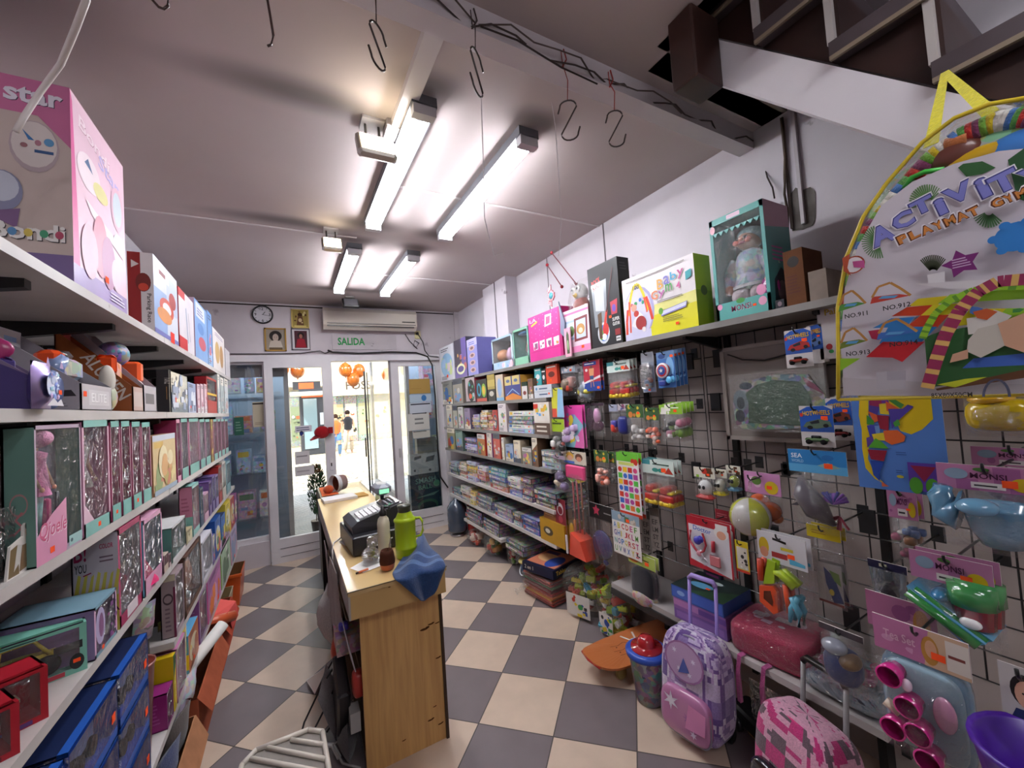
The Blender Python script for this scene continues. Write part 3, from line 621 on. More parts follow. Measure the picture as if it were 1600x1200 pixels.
def near_art(b,f,**k): return Art(b,(f['bx'][0],f['y0'],f['z']),(1,0,0),(0,0,1),f['d'],f['h'],**k)
LAST = {}
def gapfix(f,key):
    # keep neighbours on one shelf from sharing space
    return f
def gen_art(A,seed,cols,ink='#3a3440',busy=8):
    rg = random.Random(seed)
    k = rg.randint(0,3)
    if k == 0: A.rect(0,.78,1,1,cols[1])
    elif k == 1: A.rect(0,0,1,.22,cols[1])
    elif k == 2: A.poly([(0,.55),(1,.8),(1,1),(0,1)],cols[1])
    else: A.ell(.5,.45,.42,.34,cols[1])
    A.confetti(busy,cols[2:],seed,.06,.2,(.06,.12,.94,.75))
    A.greek(.1,.03,.6,.14,3,ink,seed); A.greek(.12,.84,.8,.95,2,ink,seed+1)
    if rg.random() < .6: A.sticker(rg.uniform(.15,.85),rg.uniform(.06,.2),.05)
def carton(side,z,pa,pb,ptop,depth,col,near,label,art=None,nart=None,name='toy_box',cat='toy box',xoff=0,top=None,mat='card',seed=0,group=None,gap=.003):
    f = frame(side,z,pa,pb,ptop,depth,xoff); f['y0'] += gap; f['y1'] -= gap
    b = MB(); col = hexc(col); near = hexc(near); tp = hexc(top or near)
    fr = (col,near) if side == 'L' else (near,col)
    b.box(f['bx'][0],f['y0'],z,f['bx'][1],f['y1'],z+f['h'],cols=[near,tp,near,col if side == 'L' else near,near,near if side == 'L' else col],mat=mat)
    if art: art(front_art(b,f))
    if nart: nart(near_art(b,f))
    o = b.build(name); tag(o,label,cat,group); o['_f'] = 0; del o['_f']
    return o,f
def G(seed,*cols,ink='#3a3440',busy=8): return lambda A: gen_art(A,seed,cols,ink,busy)
def doll(b,c,H,ry,hair='#e6cf8e',skin='#e2b394',dress='#e06aa6',legs='#e2b394',face=(1,0,0)):
    """small fashion doll standing; c = feet centre, face = direction it looks"""
    F = Vector(face); R = F.cross(Vector((0,0,1))); c = Vector(c); s = H
    def p(r,f,z): return tuple(c+R*(r*s)+F*(f*s)+Vector((0,0,z*s)))
    for sg in (-1,1):
        b.tube([p(sg*.035,0,.02),p(sg*.04,0,.25),p(sg*.045,0,.47)],.03*s,legs,'plastic',7,[.016*s,.024*s,.036*s])
        b.tube([p(sg*.085,0,.79),p(sg*.13,.02,.64),p(sg*.11,.07,.50)],.015*s,skin,'plastic',6,[.02*s,.016*s,.012*s]); b.sup(p(sg*.105,.08,.48),(.017*s,.014*s,.022*s),col=skin,nu=8,nv=6)
        b.tube([p(sg*.035,.0,.02),p(sg*.035,.05,.01)],.016*s,dress,'plastic',6)
    b.lathe(tuple(c+Vector((0,0,.42*s))),[(.10*s,0),(.075*s,.1*s),(.045*s,.2*s),(.07*s,.33*s),(.08*s,.38*s),(.02*s,.41*s)],dress,'cloth',12)
    b.tube([p(0,0,.8),p(0,0,.88)],.02*s,skin,'plastic',7)
    b.sup(p(0,.005,.915),(.05*s,.05*s,.06*s),col=skin,nu=12,nv=8)
    b.sup(p(0,-.02,.94),(.062*s,.062*s,.06*s),col=hair,mat='matte',nu=12,nv=8); b.tube([p(0,-.045,.95),p(0,-.06,.8),p(.02,-.05,.68)],.05*s,hair,'matte',8,[.05*s,.055*s,.02*s])
    for sg in (-1,1): b.sup(p(sg*.02,.05,.92),(.007*s,.007*s,.006*s),col='#2c4a7a',nu=6,nv=4)
    b.sup(p(0,.052,.89),(.008*s,.005*s,.004*s),col='#c23a55',nu=6,nv=4)
def window_box(side,z,pa,pb,ptop,depth,col,near,inner,label,band=None,fig=None,xoff=0,name='doll_box',cat='doll box',nart=None,art=None,lip=.12,group=None,margin=.06):
    """carton with clear wrinkled window; the figure stands inside"""
    f = frame(side,z,pa,pb,ptop,depth,xoff); f['y0'] += .003; f['y1'] -= .003; y0,y1,h,d = f['y0'],f['y1'],f['h'],f['d']; x0,x1 = f['bx']
    t = thing(name,label,cat,((x0+x1)/2,(y0+y1)/2,z),group); th = .004
    b = MB(); xb = (x0,x0+th) if side == 'L' else (x1-th,x1)
    b.box(xb[0],y0,z,xb[1],y1,z+h,inner)
    b.box(x0,y0,z,x1,y0+th,z+h,near); b.box(x0,y1-th,z,x1,y1,z+h,near); b.box(x0,y0,z,x1,y1,z+th,near); b.box(x0,y0,z+h-th,x1,y1,z+h,band or near)
    A = front_art(b,f); m = margin; A.rect(0,0,1,lip,band or col); A.k -= 1; A.rect(0,1-m,1,1,band or col); A.k -= 1; A.rect(0,0,m,1,col); A.k -= 1; A.rect(1-m,0,1,1,col)
    if art: art(A)
    if nart: nart(near_art(b,f))
    b.build('carton',t)
    b = MB(); A = front_art(b,f,step=-.0015,mat='film'); A.mat = 'film' if side == 'L' and pa != 56 else 'bagfilm'; A.rect(m,lip,1-m,1-m,WHITE); b.build('window_film',t)
    if fig:
        b = MB(); xc = x1-min(d/2,.075) if side == 'L' else x0+min(d/2,.09); c = (xc,(y0+y1)/2,z+th); fig(b,c,h,y1-y0,(1,0,0) if side == 'L' else (-1,0,0)); b.build('doll' if 'doll' in name else 'toy',t)
    return t,f
def figdoll(**k): return lambda b,c,h,w,F: doll(b,c,h*.93,w,face=F,**k)
z1,z2,z3,z4,z5,z6 = LZ
# --- top shelf
def bondi_near(A0):
    A0.rect(0,.82,.67,1,'#c9739c'); A = Art(A0.mb,A0.P(.655,0),A0.U,A0.V,A0.w*.345,A0.h)
    A.rect(0,.82,1,1,'#c9739c'); A.poly([(.55,.82),(1,.82),(1,.68)],'#c9739c'); A.rect(0,0,1,.13,'#7a6796')
    A.text('star',.1,.875,.08,'#e9e4ee',w=.8,shadow='#4a4156',bold=.03)
    A.ell(.5,.66,.34,.13,'#b9a7ab'); A.ell(.5,.67,.31,.115,'#d9cfca'); A.poly([(.34,.74),(.5,.69),(.42,.69)],'#3f77ad'); A.ell(.36,.66,.05,.012,'#9c6b70'); A.ell(.55,.68,.045,.015,'#b07b86'); A.rect(.5,.63,.76,.645,'#3a5a86'); A.ell(.7,.69,.07,.02,'#5d94bd')
    A.ell(.06,.42,.28,.1,'#8a8ca8'); A.ell(.05,.44,.24,.075,'#c5c9d6'); A.poly([(0,.32),(.3,.34),(.25,.24),(0,.28)],'#7d5f86')
    A.text('Bondi',-.1,.19,.085,'#ece8e4',w=1.0,shadow='#332c34',bold=.03)
    for i,c in enumerate(('#b9526a','#5a8dbb','#d9c25f','#4a9a73','#b9526a')): A.ell(-.02+i*.21,.225,.06,.02,c)
def bondi_front(A):
    A.rect(0,0,1,.1,'#a58fc0'); A.poly([(0,.1),(.1,.1),(.03,.95),(0,1)],'#d64f92')
    A.text('Bondi',.12,.86,.07,'#f0d9e2',w=.55,rot=-.1,shadow='#9c4d6c'); A.text('Star',.45,.78,.08,'#b9aee0',w=.42,rot=-.12)
    A.ell(.28,.66,.2,.1,'#ecd9e0'); A.poly([(.2,.7),(.34,.68),(.26,.74)],'#3f5f8d'); A.ell(.48,.62,.14,.05,'#d8cf8d'); A.ell(.82,.64,.14,.14,'#dfb4c6'); A.ell(.82,.64,.1,.11,'#c8d3dc')
    A.poly([(.2,.5),(.85,.42),(.95,.34),(.3,.44)],'#eee0e4'); A.ell(.85,.43,.13,.05,'#c7ced8'); A.ell(.45,.3,.14,.18,'#d58aa0'); A.ell(.6,.24,.14,.16,'#b27aa0'); A.ell(.25,.22,.14,.15,'#e4b8c8'); A.ell(.75,.2,.1,.1,'#dcc0d0')
    A.sticker(.55,.13,.035); A.greek(.62,.02,.95,.08,3,'#e5dcec')
carton('L',z1,115,199,147,.40,'#e5bfd0','#c9b8b0','big pink vanity toy box on the top shelf, nearest the camera',bondi_front,bondi_near,top='#c9739c')
carton('L',z1,242,279.5,400,.085,'#cfd3dd','#8f1f22','red and white parking race box on the top shelf',lambda A: (A.poly([(0,.6),(.5,.62),(.5,0),(0,0)],'#8fa7cf'),A.rect(.5,.4,1,.9,'#b9c3d8'),A.ell(.5,.42,.3,.14,'#c9513e'),A.ell(.5,.42,.18,.08,'#dfe0e6'),A.ell(.75,.6,.16,.12,'#a33a35'),A.ell(.4,.3,.3,.1,'#d78e54'),A.rect(0,.0,1,.06,'#6f6fae'),A.rect(.1,.78,.6,.95,'#ece9ee'),A.rect(.2,.82,.45,.88,'#7c3037'),A.sticker(.7,.06,.09,'#d33b2e')),
    lambda A: (A.rect(.5,0,1,1,'#d9d3d6'),A.ell(.6,.62,.3,.12,'#6d2321'),A.ell(.6,.56,.2,.05,'#c2402f'),A.text('Parking Race',.68,.48,.055,'#3a3338',w=1.5,rot=-PI/2),A.poly([(.15,.9),(.45,.85),(.15,.8)],'#d8cfd0')),top='#b9b2b6')
carton('L',z1,281,304.5,450,.09,'#dcd5da','#a81c20','white box with bright red spine on the top left shelf',lambda A: (A.rect(0,.86,.4,1,'#c22a2e'),A.rect(0,0,.5,.2,'#c22a2e'),A.line([(.45,.75),(.55,.15)],.05,'#7d92b4'),A.line([(.6,.7),(.7,.2)],.03,'#9b9aa6')),group=None)
carton('L',z1,306,325.5,468,.09,'#7fa4d3','#b7a0b5','light blue box with white top logo, top left shelf',lambda A: (A.rect(.1,.72,.8,.97,'#d9deee'),A.ell(.55,.3,.3,.12,'#c4616e'),A.ell(.45,.55,.25,.1,'#5f87c0'),A.greek(.2,.76,.7,.9,3,'#5a4f8e')))
carton('L',z1,326.5,333,488,.1,'#6f9ad0','#a9bde0','narrow sky blue box, sixth along the top left shelf',G(8,0,'#9dbfe6','#e0e6f2','#c9707e'))
carton('L',z1,333.5,352,512,.12,'#ddd6d4','#3f74b5','blue and cream box with golden figures, top left shelf',lambda A: (A.ell(.35,.45,.18,.28,'#c9a56b'),A.ell(.7,.42,.16,.3,'#b98f5c'),A.greek(.2,.85,.9,.95,2,'#8a7f9e')),lambda A: (A.ell(.5,.3,.3,.08,'#d9a53b'),A.ell(.5,.55,.3,.06,'#e2ddc8')))
carton('L',z1,353,360,545,.1,'#d5cfd2','#bcb5b8','plain pale box at the far end of the top left shelf',None)
# --- second shelf
def tray(px0,px1,pxb,ptop,zf,depth,side_col,front_col,label,back_art,front_fn,near_fn,toyfn,lip=.3):
    f = frame('L',z2,px0,px1,ptop,depth); y0,y1,h = f['y0'],f['y1'],f['h']; x0,x1 = f['bx']; h = (at((px0+pxb)/2,ptop,'x',x0+.02).z-z2)
    t = thing('display_tray',label,'toy pack',(x1,(y0+y1)/2,z2)); b = MB(); hf = h*lip
    f['h'] = h
    for y in (y0,y1-.003): b.add([(x0,y,z2),(x1,y,z2),(x1,y,z2+hf),(x0,y,z2+h*.98),(x0,y+.003,z2),(x1,y+.003,z2),(x1,y+.003,z2+hf),(x0,y+.003,z2+h*.98)],[(0,1,2,3),(7,6,5,4),(3,2,6,7),(1,5,6,2)],side_col)
    b.box(x0,y0,z2,x0+.004,y1,z2+h,side_col); b.box(x1-.004,y0,z2,x1,y1,z2+hf,front_col); b.box(x0,y0,z2,x1,y1,z2+.003,side_col)
    A = Art(b,(x0+.004,y0,z2),(0,1,0),(0,0,1),y1-y0,h); back_art(A)
    A = Art(b,(x1,y0,z2),(0,1,0),(0,0,1),y1-y0,hf); front_fn(A)
    A = Art(b,(x0,y0,z2),(1,0,0),(0,0,1),x1-x0,h); near_fn(A); b.build('tray',t)
    b = MB(); toyfn(b,((x0+x1)/2+.02,(y0+y1)/2,z2),y1-y0,h); b.build('toy',t); return t
def blaster(body,tip,dark='#1d1b1f'):
    def fn(b,c,w,h):
        x,y,z = c[0]-.005,c[1]+.01,c[2]-h*.04
        b.bbox(x-.02,y-w*.28,z+h*.42,x+.03,y+w*.36,z+h*.68,.012,body,'print'); b.bbox(x-.02,y-w*.42,z+h*.5,x+.035,y-w*.22,z+h*.74,.012,tip,'plastic')
        b.bbox(x-.015,y-w*.3,z+h*.32,x+.03,y+w*.1,z+h*.46,.01,dark,'plastic'); b.bbox(x-.015,y+w*.02,z+h*.05,x+.025,y+w*.2,z+h*.42,.01,body,'print'); b.bbox(x-.015,y-w*.2,z+h*.1,x+.03,y-w*.02,z+h*.36,.01,dark)
        b.tube([(x,y-w*.1,z+h*.7),(x,y+w*.2,z+h*.72)],.018,dark)
    return fn
tray(48,63,20,518,.3,.20,'#7b6a86','#4b3d6e','purple open display box with silver creature drawing, nearest on second shelf',lambda A: (A.rect(0,0,1,1,'#aeb5c6'),A.rect(.1,.62,.85,.93,'#c9d3de')),lambda A: A.rect(0,0,1,1,'#5b4a86'),
     lambda A: (A.poly([(0,0),(1,0),(1,.3),(.5,.55),(0,.4)],'#463a70'),A.ell(.45,.62,.16,.12,'#8a7794'),A.ell(.45,.62,.1,.08,'#b3a6b6'),A.ell(.25,.28,.13,.045,'#c6bccb'),A.greek(.15,.05,.7,.2,3,'#8b80a8')),lambda b,c,w,h: (b.sup((c[0],c[1],c[2]+h*.55),(.05,w*.3,.03),col='#a32a66'),b.bbox(c[0]-.03,c[1]-w*.3,c[2]+h*.1,c[0]+.05,c[1]+w*.3,c[2]+h*.48,.01,'#4a3c7a')))
def blob_pack(px,py0,pw,x,col,mat,label,name='toy_pack',seed=1,z=z2):
    P = at(px,py0,'x',x); y0 = ysolve(px-pw/2,x,z); y1 = ysolve(px+pw/2,x,z); h = P.z-z; b = MB()
    O = (x,(y0+y1)/2,z); b.pillow(O,(0,1,0),(0,0,1),(1,0,0),y1-y0,h,.035,col,mat,6,8,seed); return O,y1-y0,h,b
O,wd,hh,b = blob_pack(64,566,31,-.49,'#b9a7dc','metal','')
A = Art(b,(O[0]+.02,O[1]-wd/2,O[2]),(0,1,0),(0,0,1),wd,hh); A.ell(.45,.5,.3,.28,'#9fb9ee','gloss'); A.confetti(18,['#d7e3ff','#8aa4ea','#e9c9ef','#b9f0f4'],3,.05,.12,(.15,.2,.8,.85)); A.sticker(.78,.35,.09); A.poly([(.05,.05),(.95,.05),(.8,.2),(.6,.12),(.4,.22),(.2,.12)],'#e9e6ec')
for sg in (.12,.85): A.poly([(sg-.1,.88),(sg+.12,.88),(sg,1.08)],'#c2a9d4')
tag(b.build('toy_pack'),'shiny holographic bag with pointed ears beside the purple display box','toy pack')
b = MB(); P = at(84,575,'x',-.56); b.sup((P.x,P.y,z2+.06),(.03,.05,.06),col='#8f9fce',mat='gloss'); b.sup((P.x+.02,P.y+.05,z2+.03),(.02,.05,.03),col='#c9dcf4',mat='gloss'); b.tube([(P.x,P.y,z2+.11),(P.x,P.y+.03,z2+.15)],.02,'#8fa4cf','gloss'); tag(b.build('toy_figure'),'shiny pale blue creature toy beside the white blaster display','toy figure')
b = MB(); P = at(86,548,'x',-.7); b.box(P.x,P.y-.05,z2,P.x+.01,P.y+.07,P.z,'#c4d2ea','print'); b.box(P.x+.012,P.y+.03,P.z-.06,P.x+.014,P.y+.06,P.z-.01,'#ee6a3e','paper'); tag(b.build('toy_card'),'pale blue carded toy behind the shiny creature, orange price tag','toy pack')
tray(128,175,93,541,.3,.20,'#9e999f','#c2bcc0','white display tray with a black, grey and orange toy blaster',lambda A: (A.rect(0,0,1,1,'#b3adb1'),A.poly([(.02,.83),(.36,.83),(.36,.93),(.02,.95)],'#2a2729'),A.text('X',.0,.78,.18,'#e9e6e8'),A.text('SHOT',.14,.79,.09,'#e9e6e8',w=.24),A.rect(.12,.93,.22,.98,'#b8333f'),A.rect(.6,.86,.88,.92,'#7fa4cf')),
     lambda A: (A.rect(.22,.2,.9,.8,'#d3ced1'),A.text('ELITE',.3,.32,.36,'#f0edee',w=.5,shadow='#9f999c'),A.sticker(.1,.62,.05)),lambda A: (A.poly([(.55,.16),(.95,.16),(.9,.23),(.62,.23)],'#2b282b'),A.greek(.3,.04,.9,.1,2,'#7f7a80')),blaster('#8e8e90','#e9511f'))
b = MB(); P = at(186,620,'x',-.52); b.sup((P.x-.03,P.y-.02,z2+.05),(.03,.05,.05),col='#b9a17e',mat='print'); b.sup((P.x-.02,P.y-.03,z2+.11),(.02,.03,.05),col='#cfc8bd',mat='matte'); tag(b.build('toy_figure'),'tan and white toy figure pack between the two blaster displays','toy figure')
tray(209,224,183,550,.3,.20,'#8f4c20','#c4a79f','orange-brown display tray with a bright orange blaster',lambda A: (A.rect(0,.6,1,1,'#b8534a'),A.text('X',.05,.78,.15,'#e9e6e8')),lambda A: A.rect(.1,.2,.9,.8,'#c9b7b2'),lambda A: (A.text('ALUMEN',.3,.66,.13,'#cfc4be',w=.95,rot=-1.0),),blaster('#f0511c','#f0511c','#2b57a8'))
tray(226,245,209,545,.3,.20,'#a39ba2','#b8b2b8','grey display tray with a blue ball shaped blaster',lambda A: A.rect(0,.7,1,1,'#8f8a94'),lambda A: A.rect(.1,.3,.8,.7,'#5f5b66'),lambda A: A.poly([(0,.55),(.5,.3),(.2,.1),(0,.1)],'#b07d78'),lambda b,c,w,h: (b.sup((c[0]-.03,c[1],c[2]+h*.68),(.05,w*.34,h*.15),col='#27407c',mat='print'),b.bbox(c[0]-.02,c[1]+w*.0,c[2]+h*.35,c[0]+.05,c[1]+w*.3,c[2]+h*.6,.01,'#e95a22'),b.sup((c[0]+.02,c[1],c[2]+h*.3),(.04,w*.3,h*.1),col='#cfcccf')))
carton('L',z2,265,269,578,.045,'#2c2a2c','#242224','black box lettered in silver on second shelf',None,lambda A: (A.text('FORCE',.62,.8,.17,'#b9b3ae',w=3.0*.2,rot=-PI/2),A.rect(.78,.3,.82,.6,'#b7874a')))
b = MB(); f = frame('L',z2,267,294,580,.03); b.box(f['bx'][0],f['y0'],z2,f['bx'][1],f['y1'],z2+f['h'],'#6b7690','gloss'); A = front_art(b,f); A.confetti(16,['#9aa6c0','#b9c3d6','#4f5a74','#d6dbe6'],6,.04,.12); A.rect(.1,.12,.4,.25,'#d5dae6'); A.star(.25,.32,.06,'#c2323a'); tag(b.build('toy_pack'),'grey blue plastic wrapped pack right of the black lettered box','toy pack')
carton('L',z2,295,307,597,.05,'#8fa0c4','#77839f','small pale blue box behind the three pink tubes, second shelf',G(3,0,'#b7c3dc','#dfe5f0','#5c6d94'))
for i,px in enumerate((309,314.5,320)): carton('L',z2,px,px+4.6,600,.03,'#dbb9c4','#8b5a6b',f'thin pink and white pack, {ORD[i]} of three leaning on the second shelf',G(20+i,0,'#efe6ea','#b76c86','#e8cfd8'),name='toy_pack',cat='toy pack')
window_box('L',z2,324,340,588,.07,'#b01620','#8d121a','#8c1a20','bright red figure box with a yellow stripe, second shelf',fig=lambda b,c,h,w,F: (b.sup((c[0],c[1],c[2]+h*.62),(.025,w*.28,h*.12),col='#a77b52'),b.sup((c[0],c[1],c[2]+h*.74),(.03,w*.3,h*.1),col='#2b201c'),b.sup((c[0],c[1],c[2]+h*.35),(.025,w*.3,h*.2),col='#b0121c')),name='figure_box',cat='figure box',lip=.35,art=lambda A: A.rect(.05,.5,.95,.56,'#e2b32c'))
for i,(pa,pb,c,tp) in enumerate(((341.5,345,'#cfd7d8',585),(346,351,'#b9c4c2',590),(352,357.5,'#dfe4e6',592))): carton('L',z2,pa,pb,tp,.1,c,'#aab3b4',f'whitish narrow box, {ORD[i]} of three at the far end of second shelf',G(30+i,0,'#e9e6dc','#c9a6a0','#8da0b0'))
# --- third shelf : doll boxes
TEAL,PINK = '#7fb3ab','#d98fb2'
def qtext(A):
    A.poly([(.0,.0),(.0,.2),(.3,.33),(.62,.42),(.62,.05),(.6,.0)],'#dc93b6'); A.text('Qjoele',.03,.14,.15,'#c94f7e',w=.56,slant=.25,shadow='#f4e6ee'); A.sticker(.3,.07,.045,'#ff5a2a'); A.rect(.66,.02,.98,.1,'#9cc6c4'); A.ell(.72,.06,.03,.015,'#3b5b66')
window_box('L',z3,56,130,665,.05,'#b9a3b8','#5f8278','#75687f','large teal doll box with a winter doll in pink, nearest on third shelf',fig=lambda b,c,h,w,F: (doll(b,(c[0]+.002,c[1]-w*.22,c[2]+h*.12),h*.82,w,'#efc5d6','#e0ac90','#e58bb8','#9fd2cf'),b.sup((c[0]+.004,c[1]-w*.22,c[2]+h*.89),(.028,.028,.022),col='#eaa9c8',mat='cloth'),b.tube([(c[0]+.008,c[1]-w*.2,c[2]+h*.72),(c[0]+.012,c[1]-w*.14,c[2]+h*.5)],.009,'#eba2c6','cloth'),b.bbox(c[0]-.01,c[1]-w*.02,c[2]+h*.2,c[0]+.005,c[1]+w*.06,c[2]+h*.42,.003,'#e0458f'),b.tube([(c[0],c[1]+w*.2,c[2]+h*.2),(c[0],c[1]+w*.22,c[2]+h*.45)],.003,'#2c2c3c'),b.tube([(c[0],c[1]+w*.28,c[2]+h*.2),(c[0],c[1]+w*.24,c[2]+h*.45)],.003,'#2c2c3c'),b.bbox(c[0]-.01,c[1]+w*.12,c[2]+h*.1,c[0]+.003,c[1]+w*.4,c[2]+h*.18,.002,'#e7a0bb')),
    lip=.05,margin=.03,nart=lambda A: (A.text('Qjoele',.25,.22,.3,'#b06a6f',w=2.6*.35,rot=0) if False else A.ell(.5,.45,.28,.08,'#9a7474'),A.ell(.5,.45,.24,.065,'#5f8278'),A.line([(.35,.25),(.6,.3),(.4,.35),(.6,.4)],.012,'#a9686d')),art=qtext)
window_box('L',z3,131,174,657,.075,'#d9a7bf',PINK,'#e6d8c6','doll box with pink frame and clear front, second on third shelf',fig=figdoll(hair='#2a2224',dress='#e9dcd8',legs='#d8a98c'),band='#7fbcb4',art=lambda A: (A.sticker(.55,.06,.05),A.poly([(.0,.12),(0,.3),(.35,.12)],'#e6bfd0')))
for i,(pa,pb,tp,hair,dr) in enumerate(((175.5,191,658,'#e6cf8e','#e58bb8'),(192,207,658,'#c98a4a','#8fd0c8'),(208.5,223,659,'#e6cf8e','#c9a0dc'),(224,238,660,'#4a3026','#e9a0b8'))):
    window_box('L',z3,pa,pb,tp,.075,'#c792a8','#a94f70','#dccbb8',f'narrow pink and teal doll box, {ORD[i+2]} from near end, third shelf',fig=figdoll(hair=hair,dress=dr),band='#6fb0a8',lip=.16,art=(lambda A: A.sticker(.5,.08,.1)) if i in (0,2) else None)
carton('L',z3,240.5,276,681,.05,'#d8bd8b','#b78d6a','yellow and peach picture book box leaning on third shelf',lambda A: (A.rect(0,.9,1,1,'#c8cedb'),A.rect(.05,.78,.42,.88,'#dcb55e'),A.confetti(22,['#d8a36a','#e4cf90','#b7a55c','#c97b5e','#8ea06a','#e9d9b0'],12,.08,.22,(0,.05,1,.78),'ep'),A.rect(.0,.0,1,.08,'#8fa2b8')))
window_box('L',z3,278,284,655,.09,PINK,'#9b3560','#5f4a5c','dark pink doll box with a bird mark beside the yellow picture box',nart=lambda A: (A.poly([(.3,.72),(.75,.8),(.5,.7),(.8,.64)],'#5c1638'),),lip=.1)
for i,(pa,pb,tp) in enumerate(((285,296,654),(297,313,654),(314,322,655),(322.8,330,655))):
    window_box('L',z3,pa,pb,tp,.085,'#c78ba4','#b24a76' if i == 1 else '#8a6a86','#ddd0c0',f'glossy pink and teal doll box, {ORD[i]} beyond the yellow picture box',fig=figdoll(dress=['#c9a0dc','#e8e0d8','#b0c8e0','#e0b0c8'][i]),band='#70aea6',lip=.18)
carton('L',z3,331,334.5,655,.06,'#9c8432','#6d2738','slim box with golden brown front between the glossy doll boxes',G(41,0,'#7a2f3c','#d8bb4a','#c9a24a'))
for i,(pa,pb) in enumerate(((335.3,341),(341.8,346.5),(347.2,352),(352.8,357.5))):
    window_box('L',z3,pa,pb,655,.085,'#c595ab','#a64b74','#dccfc2',f'shiny pink doll box, {ORD[i]} of four at the far end of third shelf',fig=figdoll(dress='#d7c4b8'),band='#7fb5ae',lip=.16)
# items in front of the doll box at the near end
P = at(32,890,'x',-.515); b = MB(); A = Art(b,(P.x,ysolve(8,P.x,z3),z3),(0,1,0),(0,0,1),ysolve(50,P.x,z3)-ysolve(8,P.x,z3),.15)
zz = at(46,812,'x',P.x).z-z3; A.h = zz
sil = [(.05,0),(.12,.3),(.2,.62),(.4,.66),(.68,.72),(.7,.92),(.84,1),(.97,.92),(.97,.72),(1,.6),(1,.3),(.95,0)]
b.prism([(x*A.w,y*A.h) for x,y in sil],0,.004,'#d9d3cc','card',lambda x,y,z: (P.x-.004+z,A.O.y+x,z3+y)); A.poly([(.1,.02),(.2,.55),(.45,.6),(.5,.02)],'#6d5836'); A.poly([(.3,.1),(.45,.6),(.68,.55),(.6,.3)],'#c9c5bd'); A.poly([(.5,.05),(.62,.55),(.97,.55),(.97,.1)],'#7d6246'); A.ell(.84,.9,.09,.09,'#3c352f'); A.ell(.84,.78,.09,.1,'#c59a7c'); A.ell(.84,.72,.07,.05,'#8b6b55')
tag(b.build('card_standee'),'small cardboard standee of a bearded man on the near edge of third shelf','standee')
b = MB(); P = at(8,800,'x',-.53); b.bbox(-.66,P.y-.1,z3,-.53,P.y+.045,z3+.002,.0005,'#9a9aa0','paint'); t = tag(b.build('toy_case'),'clear plastic case of orange tipped darts at the left picture edge','toy case')
b = MB(); b.box(-.66,P.y-.1,z3+.003,-.53,P.y+.045,at(8,795,'x',-.53).z,WHITE,'film'); b.build('clear_cover',t)
for i in range(6):
    b = MB(); yy = P.y-.08+i*.02; b.tube([(-.6,yy,z3+.02),(-.6,yy,z3+.1)],.007,'#2a2a2c'); b.tube([(-.6,yy,z3+.1),(-.6,yy,z3+.125)],.008,'#f0501e'); b.build('dart',t)
# --- fourth shelf
def byou(A):
    A.rect(0,0,1,.36,'#b9b04a')
    for i in range(7): A.poly([(.02+i*.14,.36),(.14+i*.14,.62-.02*(i % 3)),(.2+i*.14,.6),(.1+i*.14,.3)],'#c2b84c')
    A.rect(0,0,1,.3,'#b9b04a'); A.text('B!',.06,.74,.18,'#9c1f4e',w=.26); A.text('YOU',.07,.63,.085,'#2a2628',w=.25); A.text('COLOR',.6,.84,.05,'#b2275a',w=.3); A.greek(.6,.7,.9,.78,2,'#6d5a66',2); A.line([(.25,.6),(.42,.62)],.012,'#8c1f46'); A.line([(.05,.2),(.5,.33),(.85,.3),(1,.2)],.012,'#4a2430')
window_box('L',z4,187,224,826,.107,'#b9476f','#b9b2ba','#4a3238','tall white and yellow hair colour doll box on fourth shelf',nart=byou,fig=figdoll(hair='#2a1c1c',dress='#6d6f8c',legs='#26304a'),lip=.12,band='#a73a60',art=lambda A: A.rect(.3,.02,.75,.14,'#e0d6da'))
window_box('L',z4,226,255.5,812,.16,'#d9a2bd','#5c93ad','#d52a74','pink doll box with blue top and hot pink dress doll',fig=lambda b,c,h,w,F: (doll(b,c,h*.9,w,'#d8b23c','#e2b394','#e0206e','#e0206e'),b.lathe(c,[(w*.36,h*.05),(w*.2,h*.35),(w*.08,h*.45)],'#e0206e','cloth',12)),band='#d9a2bd',lip=.22)
window_box('L',z4,256.5,264,868,.07,'#c79aa6','#a8737f','#8a6d74','small pink window box left of the black one, fourth shelf',lip=.4,band='#c9b3a4'); window_box('L',z4,264.5,268,866,.07,'#b9a0a4','#9c7b82','#7d6d70','slim greyish pink box beside the black box, fourth shelf',lip=.3)
window_box('L',z4,269,291.5,824,.16,'#26282a','#5c8a82','#3d4f58','black edged window box with grey blue toy, fourth shelf',fig=lambda b,c,h,w,F: b.sup((c[0],c[1],c[2]+h*.4),(.03,w*.3,h*.3),col='#6f86a4'),band='#d9d7d6',lip=.1,name='toy_window_box',cat='toy box')
carton('L',z4,292.5,301,830,.1,'#b7ab87','#b7ab87','mustard beige box right of the black edged box',G(51,0,'#c9bf9a','#8c8055','#d8d0ac'))
window_box('L',z4,302,313,758,.06,'#3c3a40','#c07892','#b8b2ba','tall pink doll box with teal top, fourth shelf',band='#8fc0ba',fig=figdoll(dress='#c9c6d8'),nart=lambda A: (A.rect(0,0,1,.4,'#7ab0aa'),A.greek(.2,.5,.8,.8,4,'#a25a76')))
